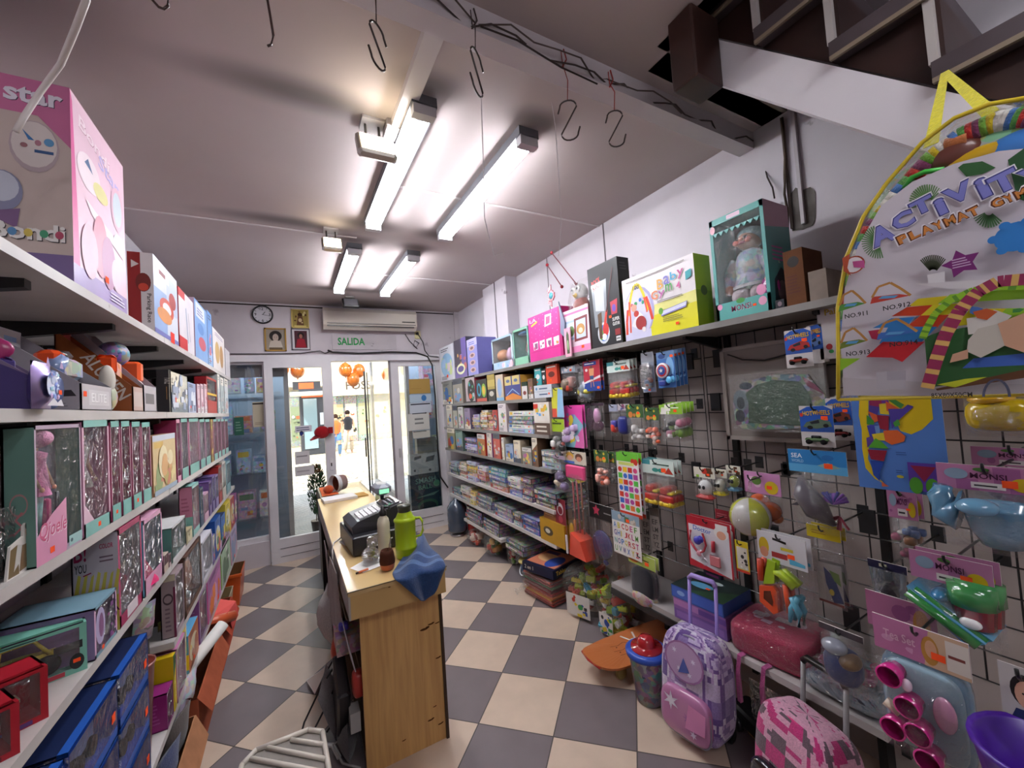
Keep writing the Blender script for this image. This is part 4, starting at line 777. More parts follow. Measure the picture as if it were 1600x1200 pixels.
for i,(pa,pb,tp,c,n) in enumerate(((314,319,762,'#2f5f86','#2a3f5c'),(320,327,772,'#3a3140','#c79ab0'),(328,332,752,'#8d6fae','#6f5590'),(333,337,744,'#9a8bc0','#6c5a94'),(338,342.5,742,'#b09ac8','#7c6aa0'),(343,348,728,'#7c3a24','#a32c28'),(348.8,354,722,'#e6dfc9','#c9c0b4'),(355,361,722,'#9fc4c8','#7da6ac'))):
    window_box('L',z4,pa,pb,tp,.1,c,n,'#8c8690',f'{["blue green", "dark and pink", "violet", "light violet", "lilac", "rust red", "cream", "pale teal"][i]} small doll box toward the far end of fourth shelf',lip=.3,band=n)
# large near boxes on fourth shelf
def near_box(pts,z,h,depth,cols,name,label,cat,art=None,nart=None,fig=None,film=True):
    """open window carton given its near and far columns along the shelf edge"""
window_box('L',z4,148,184,950,.2,'#d7aecb','#8a6f9a','#8a3f66','lilac and blue teapot shaped window box, fourth shelf',lip=.08,name='toy_window_box',cat='toy box',band='#7fa3b4',art=lambda A: (A.ell(.25,.55,.2,.36,'#b9aed0'),A.ell(.28,.55,.1,.24,'#8a5f86'),A.confetti(12,['#a05a8c','#d9bcd8','#7f4f86'],7,.03,.07,(.5,.05,1,.95)),A.sticker(.3,.1,.05)),fig=lambda b,c,h,w,F: b.sup((c[0]-.03,c[1],c[2]+h*.5),(.08,w*.3,h*.3),col='#7a3a5f'))
def nbox(pr,ptop,wd,dp,col,inner,label,figfn,art=None,rz=.6):
    y0 = ysolve(pr,LX,z4); h = at(pr,ptop,'x',LX).z-z4; x1 = LX-.004; x0 = x1-wd; y1 = y0+dp; z = z4; th = .005
    t = thing('toy_window_box',label,'toy box',(x1,y0,z)); M = Matrix.Translation((x1,y0,z)) @ Matrix.Rotation(rz,4,'Z'); x0,x1,y0,y1,z = -wd,0,0,dp,0; b = MB(M); b.box(x0,y1-th,z,x1,y1,z+h,inner); b.box(x0,y0,z,x0+th,y1,z+h,col); b.box(x1-th,y0,z,x1,y1,z+h,col); b.box(x0,y0,z,x1,y1,z+th,col); b.box(x0,y0+dp*.2,z+h-th,x1,y1,z+h,col)
    A = Art(b,(x0,y0,z),(1,0,0),(0,0,1),wd,h); A.rect(0,0,1,.12,col); A.rect(0,.93,1,1,col); A.rect(0,0,.03,1,col); A.rect(.95,0,1,1,col)
    if art: art(A)
    b.build('carton',t); b = MB(M); A = Art(b,(x0,y0-.001,z),(1,0,0),(0,0,1),wd,h); A.rect(.03,.12,.95,.93,WHITE,'bagfilm'); b.build('window_film',t)
    b = MB(M); figfn(b,(x0+wd/2,y0+dp/2,z+th),wd,h); b.build('toy_car',t)
def jeep(b,c,w,h):
    x,y,z = c; Y = '#d8c04a'; b.bbox(x-w*.34,y-.03,z+h*.34,x+w*.34,y+.03,z+h*.46,.01,Y)
    for s in (-.03,.03):
        for p in ([(-.3,.46),(-.24,.78),(.16,.82),(.26,.46)],[(-.06,.46),(-.04,.8)]): b.tube([(x+a*w,y+s,z+q*h) for a,q in p],.005,Y)
        for a in (-.24,.24): b.lathe((x+a*w,y+s*1.3,z+h*.24),[(0,-.012),(h*.17,-.012),(h*.21,0),(h*.17,.012),(0,.012)],'#1a1a1c','matte',16,ax='y')
def racer(c2):
    def f(b,c,w,h):
        x,y,z = c; b.bbox(x-w*.36,y-.03,z+h*.3,x+w*.36,y+.03,z+h*.48,.014,c2,'gloss'); b.bbox(x-w*.16,y-.026,z+h*.48,x+w*.14,y+.026,z+h*.64,.014,'#2b2f36','gloss'); [b.lathe((x+a*w,y+s,z+h*.28),[(0,-.006),(h*.13,-.006),(h*.13,.006),(0,.006)],'#161616','matte',14,ax='y') for a in (-.24,.24) for s in (-.03,.03)]
    return f
nbox(140,968,.27,.13,'#7fc4b0','#24302c','mint green jeep box with a yellow toy jeep inside',jeep,lambda A: (A.rect(.78,.5,.97,.66,'#23292b'),A.rect(.6,.02,.85,.11,'#b93c4c'),A.greek(.3,.94,.7,.99,1,'#2f4a42'),A.ell(.93,.24,.05,.16,'#23292b'),A.sticker(.93,.26,.025)),.4)
nbox(80,1036,.24,.10,'#a81a2a','#8d1422','red window box with a cream toy car, right one at the near shelf end',racer('#d8d2b8'),lambda A: A.rect(.3,.02,.9,.1,'#5a3a7a'))
nbox(36,1092,.24,.10,'#a81a2a','#8d1422','red window box with a silver toy car, left one at the near shelf end',racer('#c9c4b8'),lambda A: A.rect(.3,.02,.9,.1,'#6b0f1c'))
b = MB(); b.box(-.92,.95,z4,-.78,1.42,z4+.10,'#8c1826','print'); b.box(-.91,.97,z4+.1,-.79,1.4,z4+.16,'#a01c2c','print'); tag(b.build('toy_box'),'red boxes piled behind the toy car boxes at the near end','toy box',None)
# --- fifth shelf : blue truck boxes stacked three high, then mixed
def truckbox(y0,y1,z,h,label,c2,depth=.24):
    x1 = LX-.0
    t = thing('toy_window_box',label,'toy box',(x1,y0,z),'blue truck boxes on the fifth shelf'); x0 = x1-depth; th = .005; b = MB()
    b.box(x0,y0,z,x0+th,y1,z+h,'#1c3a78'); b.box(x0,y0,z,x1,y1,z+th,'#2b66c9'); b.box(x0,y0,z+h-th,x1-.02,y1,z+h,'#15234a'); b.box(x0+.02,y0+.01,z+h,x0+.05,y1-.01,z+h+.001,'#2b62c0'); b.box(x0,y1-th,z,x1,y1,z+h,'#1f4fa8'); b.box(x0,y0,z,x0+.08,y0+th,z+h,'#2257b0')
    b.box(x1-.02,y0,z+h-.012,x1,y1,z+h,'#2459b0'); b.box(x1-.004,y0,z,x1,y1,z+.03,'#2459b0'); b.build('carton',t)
    b = MB(); b.quad((x1,y0,z+.03),(x1,y1,z+.03),(x1,y1,z+h),(x1,y0,z+h),WHITE,'bluefilm'); b.quad((x0+.08,y0,z),(x1,y0,z),(x1,y0,z+h),(x0+.08,y0,z+h),WHITE,'film'); b.build('window_film',t)
    b = MB(); yc = (y0+y1)/2; w_ = y1-y0; xc = (x0+x1)/2+.03; b.bbox(xc-.05,yc-w_*.36,z+h*.22,xc+.05,yc-w_*.05,z+h*.8,.02,c2,'gloss'); b.bbox(xc-.05,yc-w_*.02,z+h*.22,xc+.05,yc+w_*.38,z+h*.6,.01,'#c9ccd4','gloss'); b.bbox(xc-.045,yc-w_*.34,z+h*.5,xc+.052,yc-w_*.2,z+h*.72,.01,'#1c2230','gloss')
    for sy in (-.28,.0,.26): b.lathe((xc+.05,yc+sy*w_,z+h*.2),[(0,-.01),(.025,-.01),(.025,.01),(0,.01)],'#151515','matte',12,ax='x')
    b.build('toy_truck',t); b = MB(); b.box(x1+.001,y1-.05,z+h*.35,x1+.002,y1-.025,z+h*.5,'#ff5a2a','paper'); b.build('price_tag',t)
k = 0
cols3 = ['#e9e4dc','#d8d8e0','#b7202c','#e8e8e8','#3b9a4a','#2f62c0','#c22a34','#e9e6de','#3a3f50']
for col_,(ya,yb) in enumerate(((1.08,1.40),(1.42,1.73),(1.75,2.03))):
    for r in range(3):
        truckbox(ya,yb,z6+r*.169,.166,f'blue window truck box, {["bottom", "middle", "top"][r]} of the {["near", "middle", "far"][col_]} stack below fourth shelf',cols3[k]); k += 1
# fifth shelf, far part
GL = 'glossy'
window_box('L',z5,276,289,893,.055,'#b5a0a8','#9d8a8c','#9a9296','grey and plum box with ornate crest, near end of fifth shelf',nart=lambda A: (A.rect(0,.9,1,1,'#cfc6a6'),A.ell(.5,.62,.34,.09,'#4a3a40'),A.ell(.5,.62,.26,.06,'#9d8a8c'),A.rect(.85,0,1,.8,'#7c2f4c'),A.greek(.3,.1,.7,.5,6,'#75606a')),lip=.1,name='toy_window_box',cat='toy box')
window_box('L',z5,290,316,868,.16,'#6a4a3c','#5c4038','#3d2a26','brown haired doll head box on fifth shelf',fig=lambda b,c,h,w,F: (b.sup((c[0]+.02,c[1],c[2]+h*.5),(.045,w*.3,h*.3),col='#d8a487'),b.sup((c[0],c[1],c[2]+h*.6),(.05,w*.42,h*.34),col='#5a2f1e',mat='cloth'),b.sup((c[0]+.05,c[1]-w*.1,c[2]+h*.2),(.02,.02,.02),col='#b8d8dc')),lip=.1)
window_box('L',z5,317,333,846,.2,'#c9c9d4','#cfcdd6','#8f8fa0','white box with silver glitter front, fifth shelf',lip=.12,name='toy_window_box',cat='toy box',band='#dad8e0')
for i,(pa,pb,tp,c,n,d) in enumerate(((333.6,337,836,'#7d6ea8','#6b5f94','slim purple'),(337.6,346,812,'#2d5da8','#244f94','deep blue'),(346.6,353,806,'#3a6fb8','#1f3460','dark blue wheeled'),(353.6,361,786,'#d8c02c','#c2b13a','bright yellow'),(361.6,367,778,'#b8403c','#c9b0a0','red and cream'),(367.5,371,772,'#9a4a86','#7c3a70','plum coloured'))):
    carton('L',z5,pa,pb,tp,.16,c,n,f'{d} toy box toward the far end of fifth shelf',G(60+i,0,'#e2dcc8','#3f7a5c','#d9c24a','#c9586a'))
# sixth shelf
window_box('L',z6,313,325,928,.085,'#a48cb0','#8f4f86','#9a94a6','purple box with round letter marks, lowest left shelf',lip=.1,nart=lambda A: (A.rect(0,.9,1,1,'#c26aa6'),A.ell(.4,.4,.2,.1,'#d0a8cc'),A.ell(.4,.4,.15,.07,'#5d2a56'),A.ell(.55,.18,.16,.07,'#d0a8cc'),A.ell(.55,.18,.1,.04,'#8f4f86'),A.greek(.3,.6,.8,.8,3,'#a878a8')),name='toy_window_box',cat='toy box')
carton('L',z6,326,346,905,.12,'#c97bb0','#e0208a','hot pink box with orange circles on its top, lowest left shelf',G(71,0,'#a86aa0','#e8b0d0','#f08030'),lambda A: A.confetti(4,['#f08030','#f8c040'],3,.1,.2),top='#ee1f7c')
carton('L',z6,347,361,842,.12,'#a8c0a0','#7fc030','lime green box with small picture front, lowest left shelf',G(72,0,'#c9a6c0','#5f7a5c','#e0e0d8'),top='#2c50b0'); carton('L',z6,362,371,830,.12,'#d0a8b8','#c58ca4','pale pink box at the far end of lowest left shelf',G(73,0,'#c0b0d0','#8fa0c0'))
window_box('L',z6,278,292,1010,.1,'#cdb9b8','#c983ac','#a39d9c','pink and white framed window box, near part of lowest shelf',lip=.06,name='toy_window_box',cat='toy box',nart=lambda A: A.confetti(8,['#a8588c','#e8c8dc','#8a4a7c'],9,.08,.2))
window_box('L',z6,262,272,1080,.1,'#8f3a78','#8c1f70','#7d6d80','deep magenta narrow box, nearest the truck boxes on lowest shelf',lip=.06,name='toy_window_box',cat='toy box',nart=lambda A: A.greek(.2,.2,.8,.8,6,'#a84a90'))
t = thing('toy_bucket','pinkish brown plastic bucket with an orange lump inside, lowest left shelf','bucket',(-.57,2.13,z6)); b = MB(); b.lathe((-.57,2.13,z6+.001),[(0,.0),(.045,.0),(.064,.35),(.068,.355),(.068,.345),(.06,.34),(.04,.02),(0,.02)],'#a8685c','plastic',22); b.build('tub',t); b = MB(); b.sup((-.575,2.13,z6+.31),(.045,.045,.035),.7,.7,'#ef6a3c','plastic',10,8); b.build('toy_filling',t)
carton('L',z6,296,311,990,.12,'#b8622c','#5fa0b0','blue topped box with brown wavy print, lowest left shelf',G(75,0,'#d8c8a0','#e0c030','#a85a30'),lambda A: (A.rect(0,.85,1,1,'#5a98c0'),A.ell(.5,.6,.45,.12,'#c98a60'),A.ell(.5,.6,.3,.05,'#e8d8c0'),A.rect(.6,.1,1,.5,'#e8c820')),top='#5fa0c8')
o,f = carton('L',z6,273,277,1020,.14,'#e0c020','#d8b818','bright yellow slim box beside the pink window box',G(76,0,'#2f6a3c','#f0e080'))
b = MB(); b.pillow((-.55,2.62,z6+.005),(.5,.86,0),(0,0,1),(.86,-.5,0),.16,.33,.06,'#e0c828','print',6,6,4); tag(b.build('toy_pack'),'yellow and green toy pack standing between boxes on lowest shelf','toy pack')
carton('L',z6,262,275,1003,.2,'#a8643a','#b9683c','leopard print box with a blue top behind the magenta box, lowest shelf',G(77,0,'#d8c8a0','#5a98c0','#7a4426'),lambda A: (A.rect(0,.84,1,1,'#5a98c0'),A.confetti(16,['#7a4426','#d8b890','#e8dcc8'],5,.05,.14,(0,.3,1,.84))),xoff=.11,top='#5fa0c8')
carton('L',z6,279,290,962,.16,'#d0b81c','#cdb41a','yellow box with dark green picture behind the pink framed window box',lambda A: A.rect(.2,.3,.8,.9,'#2f5a34'),lambda A: (A.rect(.15,.55,.95,.92,'#24502c'),A.ell(.55,.75,.15,.08,'#a8b83c'),A.rect(0,0,1,.2,'#b89c18')),xoff=.12)
b = MB(); b.pillow((-.60,2.36,z6+.34),(.5,.86,0),(.1,0,1),(.86,-.5,0),.10,.16,.05,'#8f8a84','print',6,6,14); b.box(-.62,2.34,z6+.001,-.58,2.38,z6+.34,'#3a3638','card'); tag(b.build('toy_pack'),'grey pointed foil pack sticking up behind the brown bucket','toy pack')
# ---- on the floor along the left shelves
def open_bin(x0,y0,x1,y1,h,col,inner,label,name='crate',cat='crate',mat='plastic',taper=.02,flaps=False):
    t = thing(name,label,cat,((x0+x1)/2,(y0+y1)/2,0)); b = MB(); k = taper; w_ = .006
    O = [(x0+k,y0+k,.004),(x1-k,y0+k,.004),(x1-k,y1-k,.004),(x0+k,y1-k,.004),(x0,y0,h),(x1,y0,h),(x1,y1,h),(x0,y1,h)]; I = [(x0+k+w_,y0+k+w_,.012),(x1-k-w_,y0+k+w_,.012),(x1-k-w_,y1-k-w_,.012),(x0+k+w_,y1-k-w_,.012),(x0+w_,y0+w_,h),(x1-w_,y0+w_,h),(x1-w_,y1-w_,h),(x0+w_,y1-w_,h)]
    b.add(O,[(0,3,2,1),(0,1,5,4),(1,2,6,5),(2,3,7,6),(3,0,4,7)],col,mat); b.add(I,[(0,1,2,3),(1,0,4,5),(2,1,5,6),(3,2,6,7),(0,3,7,4)],inner,mat)
    b.add(O[4:]+I[4:],[(0,1,5,4),(1,2,6,5),(2,3,7,6),(3,0,4,7)],col,mat); b.build('tub' if not flaps else 'carton',t)
    if flaps:
        b = MB(); b.quad((x1,y0,h),(x1,y1,h),(x1+.05,y1-.02,h-.1),(x1+.05,y0+.03,h-.1),col,mat); b.build('flap',t); b = MB(); b.quad((x0,y0,h),(x1,y0,h),(x1-.02,y0-.06,h+.05),(x0+.02,y0-.06,h+.05),inner,mat); b.build('flap',t)
    return t
t = open_bin(-.78,4.47,-.45,4.86,.28,'#c4501c','#6e4a2e','orange plastic crate on the floor at the far end of the left shelves')
b = MB(); b.box(-.79,4.46,.265,-.44,4.49,.285,'#d05a22','plastic'); b.build('rim',t)
open_bin(-.82,4.02,-.50,4.40,.22,'#b8a88c','#8c7450','small tan cardboard box just nearer than the orange crate','cardboard_box','box','matte')
open_bin(-.84,3.42,-.46,3.92,.30,'#b04a34','#7c3a28','reddish orange open box with pink paper on top','cardboard_box','box','matte',0,True)
b = MB(); b.add([(-.62,3.45,.32),(-.44,3.5,.34),(-.42,3.8,.3),(-.6,3.85,.36)],[(0,1,2,3)],'#e0605a','paper'); b.add([(-.44,3.5,.34),(-.42,3.8,.3),(-.405,3.78,.2),(-.415,3.52,.22)],[(0,1,2,3)],'#d2524e','paper'); tag(b.build('paper_sheet'),'pinkish red paper draped over the reddish open box','paper')
b = MB(); b.tube([(-.56,3.42,.34),(-.41,3.56,.29)],.035,'#d0603c','plastic',12); tag(b.build('cardboard_roll'),'orange roll poking out of the reddish open box','roll')
open_bin(-.86,2.62,-.46,3.33,.30,'#a8573c','#6b3a26','long rusty orange cardboard box under the lowest left shelf','cardboard_box','box','matte',0,True)
open_bin(-.86,2.02,-.46,2.56,.26,'#b07a58','#7a4a30','brown cardboard box with a flap, nearest under the lowest left shelf','cardboard_box','box','matte',0,True)
b = MB(); b.tube([(-.66,2.72,.24),(-.40,3.02,.47)],.032,'#e2ded8','paper',14); b.tube([(-.401,3.019,.4695),(-.399,3.021,.471)],.024,'#8b8580','paper',12); tag(b.build('paper_roll'),'white paper roll sticking out of the long rusty cardboard box','paper roll')
for i,(c,y,z,lb) in enumerate((('#d9dcdf',2.62,.34,'crumpled white printed paper bag in the long rusty box'),('#2c3a6a',2.25,.24,'dark blue cloth lump in the nearest cardboard box'),('#4a3a34',2.45,.26,'dark plastic item with a black strap in the nearest cardboard box'))):
    b = MB(); b.pillow((-.55,y,z-.12),(.2,.98,0),(.25,0,.96),(.96,-.2,-.2),.2,.22,.08,c,'print' if i == 0 else 'cloth',6,6,i); tag(b.build(['paper_bag','cloth','strap_bag'][i]),lb,['paper bag','cloth','bag'][i])
# ================================================================ right side shelves
RX = 1.82
RZ = [2.0,1.69,1.385,1.105,.775,.50,.275]
RV = ['top','second','third','fourth','fifth','sixth','lowest']
RS = [(.68,5.25),(2.72,5.25),(2.72,5.25),(2.72,5.25),(2.72,5.25),(2.72,5.2),(3.72,4.72)]
for i,z in enumerate(RZ):
    t = thing('wall_shelf',f'{RV[i]} grey shelf on the right wall' + (', running above the wire grid' if i == 0 else ' beside the wire grid'),'shelf',(RX,3,z)); a,c = RS[i]
    b = MB(); b.box(RX,a,z-.03,XR-.01,c,z,mat='greyshelf' if i < 4 else 'shelfboard'); b.build('board',t)
    k = a+.12
    while k < c-.05:
        b = MB(); b.add([(XR-.01,k,z-.03),(RX+.06,k,z-.03),(RX+.06,k,z-.045),(XR-.01,k,z-.1),(XR-.01,k+.02,z-.03),(RX+.06,k+.02,z-.03),(RX+.06,k+.02,z-.045),(XR-.01,k+.02,z-.1)],[(0,1,2,3),(7,6,5,4),(0,4,5,1),(2,1,5,6),(3,2,6,7)],WHITE,'black'); b.build('bracket',t); k += .62
for k in range(8):
    y = .75+k*.62
    b = MB(); b.box(XR-.025,y,.1,XR,y+.03,2.1,mat='black'); tag(b.build('shelf_upright'),'black slotted upright rail on the right wall','upright','right wall shelf uprights')
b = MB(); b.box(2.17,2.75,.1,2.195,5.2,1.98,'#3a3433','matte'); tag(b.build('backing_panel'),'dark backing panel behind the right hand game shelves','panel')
y1_,y2_,y3_,y4_,y5_,y6_,y7_ = RZ
def cartR(i,pa,pb,tp,d,c,n,label,*a,**k): return carton('R',RZ[i],pa,pb,tp,d,c,n,label,*a,**k)
# --- top shelf, right
window_box('R',y1_,770,803,531,.22,'#b8cfe0','#cfd6d9','#5c5048','white and blue box with a baby doll in a pink bib',fig=lambda b,c,h,w,F: (b.sup((c[0]-.03,c[1]+w*.18,c[2]+h*.42),(.06,w*.2,h*.2),col='#d99a6f'),b.sup((c[0],c[1]-w*.1,c[2]+h*.4),(.06,w*.28,h*.16),col='#c98d78'),b.sup((c[0]-.02,c[1]-w*.2,c[2]+h*.4),(.06,w*.12,h*.25),col='#d9b0cc')),lip=.22,band='#a9c4dd',art=lambda A: A.confetti(8,['#e9c9d4','#dfe9f2','#8fb8dc'],3,.04,.1,(0,0,1,.25)))
window_box('R',y1_,804,828,516,.2,'#7fb7a6','#6aa394','#6e4a5a','teal doll box with a pink dressed doll, top right shelf',fig=lambda b,c,h,w,F: (doll(b,c,h*.8,w,'#7a4a6a','#c98a80','#b56a96','#b56a96',face=F),b.sup((c[0]-.03,c[1],c[2]+h*.86),(.05,w*.4,h*.06),col='#3f78a8')),lip=.2,band='#86bd9f')
def pinkart(A):
    A.rect(.93,0,1,1,'#b3246f'); rg = random.Random(5)
    for i in range(7):
        for j in range(5): A.star(.1+i*.13,.42+j*.12+.06*(i % 2),.012,'#f3b9d8',4,.3); A.k -= 1
    A.k += 1; A.text('LA',.05,.86,.08,'#f3c6de',w=.22); A.poly([(.1,.77),(.3,.83),(.3,.87),(.1,.81)],'#f0c83a'); A.poly([(.52,.68),(.72,.7),(.74,.92),(.55,.93)],'#f0e4ec'); A.poly([(.56,.72),(.68,.73),(.7,.88),(.58,.88)],'#d05a8c')
    for i in range(4): A.poly([(.14+i*.21,.24),(.28+i*.21,.25),(.29+i*.21,.42),(.13+i*.21,.41)],'#efe0e8'); A.confetti(3,['#c94a7e','#8a5a78','#f0b030'],i,.02,.05,(.14+i*.21,.26,.28+i*.21,.4)); A.k -= 2
    A.k += 3; A.line([(.0,.2),(.93,.2)],.006,'#a8205f')
cartR(0,829,881,496,.16,'#d2338c','#b02068','bright magenta box with small pictures and quilted stars',pinkart)
cartR(0,883,924,487,.14,'#dfc9d4','#8c6a68','white and pink hair salon box with a brown framed picture',lambda A: (A.rect(0,.0,1,.14,'#e287b4'),A.rect(.05,.3,.5,.75,'#9fb3cc'),A.rect(.1,.35,.45,.7,'#c3cfdd'),A.rect(0,.88,1,.93,'#d0709c'),A.ell(.32,.5,.12,.12,'#5f7a46'),A.poly([(.42,.24),(.92,.26),(.95,.78),(.45,.76)],'#7c3a3e'),A.poly([(.5,.3),(.86,.31),(.88,.72),(.52,.71)],'#b9c6dc'),A.ell(.68,.5,.16,.12,'#b98a4e'),A.ell(.68,.47,.08,.06,'#d9c9b0'),A.sticker(.72,.1,.05)))
def guit(A):
    A.poly([(.15,.25),(.55,.25),(.62,.8),(.1,.78)],'#8f9398','gloss'); A.poly([(.2,.45),(.5,.42),(.52,.74),(.2,.72)],'#c5c8cc','gloss'); A.text('ROCK',.14,.76,.065,'#c9342e',w=.3,rot=.2); A.text('KING',.17,.70,.06,'#c9342e',w=.3,rot=.2)
    A.ell(.42,.16,.2,.13,'#c9ccd2'); A.ell(.42,.16,.15,.1,'#4a7ac0'); A.ell(.5,.2,.1,.08,'#c8322e'); A.ell(.34,.15,.07,.07,'#6aa83c'); A.ell(.44,.11,.08,.04,'#e9eaf0'); A.poly([(.44,.25),(.52,.25),(.6,.42),(.54,.42)],'#d63a2c'); A.line([(.56,.4),(.85,.9)],.02,'#3a0d12'); A.poly([(.72,.35),(.9,.35),(.93,.52),(.7,.5)],'#b33a4a'); A.ell(.81,.42,.06,.045,'#6a4aa8'); A.poly([(.28,.1),(.38,.1),(.4,.42),(.26,.4)],'#5a4028')
    A.text('SUPER',.74,.27,.04,'#e2e0dd',w=.22); A.text('GUITAR',.74,.215,.04,'#e2e0dd',w=.22); A.sticker(.68,.33,.04); A.rect(.8,.1,.96,.17,'#8c2a2c'); A.rect(.82,.03,.96,.085,'#dcdcdc'); A.k -= 1; A.greek(.83,.04,.95,.08,1,'#2a2a2a')
# guitar box leans taller than wide
cartR(0,926,974,418,.1,'#1d1b1e','#141315','tall black guitar box with red lettering and shiny window',guit,lambda A: (A.ell(.5,.6,.3,.07,'#6a2a34'),A.greek(.2,.85,.8,.95,3,'#3f3c40')))
def gym(A):
    A.poly([(.38,.06),(1,.06),(1,.34),(.42,.30)],'#e2da2c'); A.rect(.3,0,1,.14,'#e3dc1f'); A.poly([(.4,.3),(1,.34),(1,.5),(.4,.45)],'#e9e48c'); A.ell(.235,.42,.232,.40,'#a8a2cc'); A.rect(0,0,.4,.12,'#cfcce4'); A.ell(.22,.40,.215,.39,'#cfcce4')
    def arc(x0,x1,yb,yt,t,c): A.line([(x0+(x1-x0)*i/12,yb+(yt-yb)*math.sin(PI*i/12)**.7) for i in range(13)],t,c)
    arc(.08,.37,.4,.86,.05,'#d8c21f'); A.line([(.07,.5),(.04,.3),(.03,.1)],.05,'#d8452c'); A.line([(.1,.62),(.1,.35),(.09,.12)],.035,'#e0553a'); A.line([(.36,.62),(.4,.45),(.43,.25)],.05,'#d8452c'); A.line([(.33,.62),(.35,.48),(.36,.38)],.03,'#e0553a'); A.text('100',.17,.78,.07,'#5a5240',w=.1)
    A.ell(.14,.55,.02,.03,'#d05a7a'); A.ell(.2,.56,.025,.03,'#3f9a5a'); A.ell(.27,.6,.02,.03,'#2f6ac0'); A.ell(.31,.55,.02,.03,'#2f8a6a')
    A.ell(.17,.5,.045,.06,'#d8a08c'); A.poly([(.15,.3),(.25,.42),(.3,.34),(.2,.16),(.12,.22)],'#e9e4ea'); A.ell(.2,.4,.04,.05,'#c0392f'); A.ell(.26,.24,.08,.11,'#a02a2c'); A.ell(.3,.13,.03,.04,'#e6dede')
    for i,(ch,c) in enumerate(zip('Baby',('#dca24a','#7d78c0','#4aa0c8','#c04a8c'))): A.text(ch,.53+i*.09,.66+i*.035-(.05 if ch == 'y' else 0),.15 if ch in 'B' else .12 if ch == 'b' else .13,c,w=.08,shadow='#e9e0d8')
    for i,(ch,c) in enumerate(zip('Gym',('#e07a4a','#b05a9c','#3f9a4a'))): A.text(ch,.44+i*.1,.53+i*.03-(.04 if ch == 'y' else 0),.13 if ch == 'G' else .11,c,w=.09,shadow='#e9e0d8')
    A.text('4',.78,.58,.1,'#d86aa0'); A.poly([(.9,.66),(.97,.7),(.97,.8),(.9,.78)],'#2fa0a8'); A.greek(.52,.46,.88,.5,2,'#4a4640'); A.poly([(.56,.25),(.88,.3),(.9,.38),(.57,.33)],'#8a84c0'); A.poly([(.57,.27),(.88,.32),(.89,.37),(.58,.325)],'#d8d8ea'); A.ell(.56,.33,.03,.05,'#6aaa3c'); A.greek(.58,.16,.85,.24,3,'#8a8440'); A.sticker(.76,.1,.02); A.line([(.08,.93),(.5,.93),(.9,.95)],.012,'#8a7f7a')
cartR(0,978,1093,437,.13,'#e6dfe0','#8f9c1c','white, yellow and lilac baby gym box on the top right shelf',gym,lambda A: (A.rect(0,.5,1,1,'#a8b41f'),A.ell(.5,.5,.2,.07,'#4f5a20')))
def monsi_near(A): A.poly([(.0,.75),(1,.8),(1,1),(0,1)],'#b98aa0'); A.greek(.2,.45,.8,.6,4,'#b95a9c'); A.poly([(.15,.0),(.9,.0),(.9,.3),(.5,.4),(.2,.28)],'#25303a'); A.ell(.5,.18,.2,.1,'#7a6a72')
def babyfig(b,c,h,w,F):
    x,y,z = c; x += .02
    b.sup((x,y,z+h*.47),(.07,w*.26,h*.19),.8,.8,'#86a8b0','print'); b.lathe((x,y,z+h*.28),[(w*.34,0),(w*.3,h*.08),(w*.2,h*.25)],'#8fb0b6','print',16); b.lathe((x,y,z+h*.27),[(w*.35,0),(w*.355,h*.03)],'#d8d8dc','cloth',16)
    b.sup((x-.01,y,z+h*.73),(.065,w*.19,h*.085),col='#d59a80',nu=16,nv=12); b.sup((x+.02,y,z+h*.78),(.075,w*.24,h*.10),col='#7f9ea0',mat='cloth')
    for s in (-1,1):
        b.tube([(x,y+s*w*.24,z+h*.55),(x-.02,y+s*w*.38,z+h*.42),(x-.04,y+s*w*.36,z+h*.32)],.03,'#86a8b0','print',8,[.045,.035,.022]); b.sup((x-.045,y+s*w*.36,z+h*.29),(.02,.02,.025),col='#d59a80')
        b.sup((x-.02,y+s*w*.17,z+h*.2),(.06,w*.15,h*.09),.8,.8,'#dcc9cf','cloth'); b.sup((x-.072,y+s*w*.07,z+h*.745),(.006,.012,.007),col='#3a2a28',nu=8,nv=6); b.sup((x-.066,y+s*w*.11,z+h*.715),(.01,.018,.014),col='#d8806e',nu=8,nv=6)
    b.sup((x-.078,y,z+h*.728),(.008,.01,.008),col='#d08a74',nu=8,nv=6); b.sup((x-.07,y,z+h*.70),(.008,.018,.006),col='#a8485a',nu=8,nv=6)
    b.sup((x-.04,y-w*.36,z+h*.22),(.03,.04,.06),col='#b04a96',mat='gloss')
window_box('R',y1_,1120,1208,342,.2,'#5fa9a4','#4f928f','#3b332f','large teal doll box with a baby doll in a blue frilly hat',nart=monsi_near,fig=babyfig,lip=.16,margin=.06,band='#62b0a9',art=lambda A: (A.text('MONSI',.3,.06,.055,'#7c1a4a',w=.36,shadow='#f0e4ec'),A.ell(.85,.2,.08,.05,'#e79ac0'),A.ell(.86,.1,.07,.04,'#e9a8c6'),A.ell(.08,.13,.05,.03,'#e79ac0'),A.ell(.06,.9,.05,.04,'#e3a8b8'),A.rect(.35,.95,.6,.99,'#e8cfe0'),A.ell(.48,.15,.08,.025,'#4a9a4a'),A.sticker(.72,.08,.03),[A.poly([(.06+i*.11,.86),(.17+i*.11,.86),(.115+i*.11,.82)],'#62b0a9') for i in range(8)]))
cartR(0,1229,1262,393,.16,'#6b4630','#5c3c2a','brown cardboard box with a round hole, far right of top shelf',lambda A: (A.ell(.5,.78,.3,.1,'#1d120d'),A.greek(.1,.2,.8,.55,6,'#5a2a20')),name='cardboard_box',cat='box',mat='matte'); cartR(0,1265,1296,425,.2,'#8d8076','#857870','greyish beige carton at the near end of the top right shelf',None,name='cardboard_box',cat='box',mat='matte')
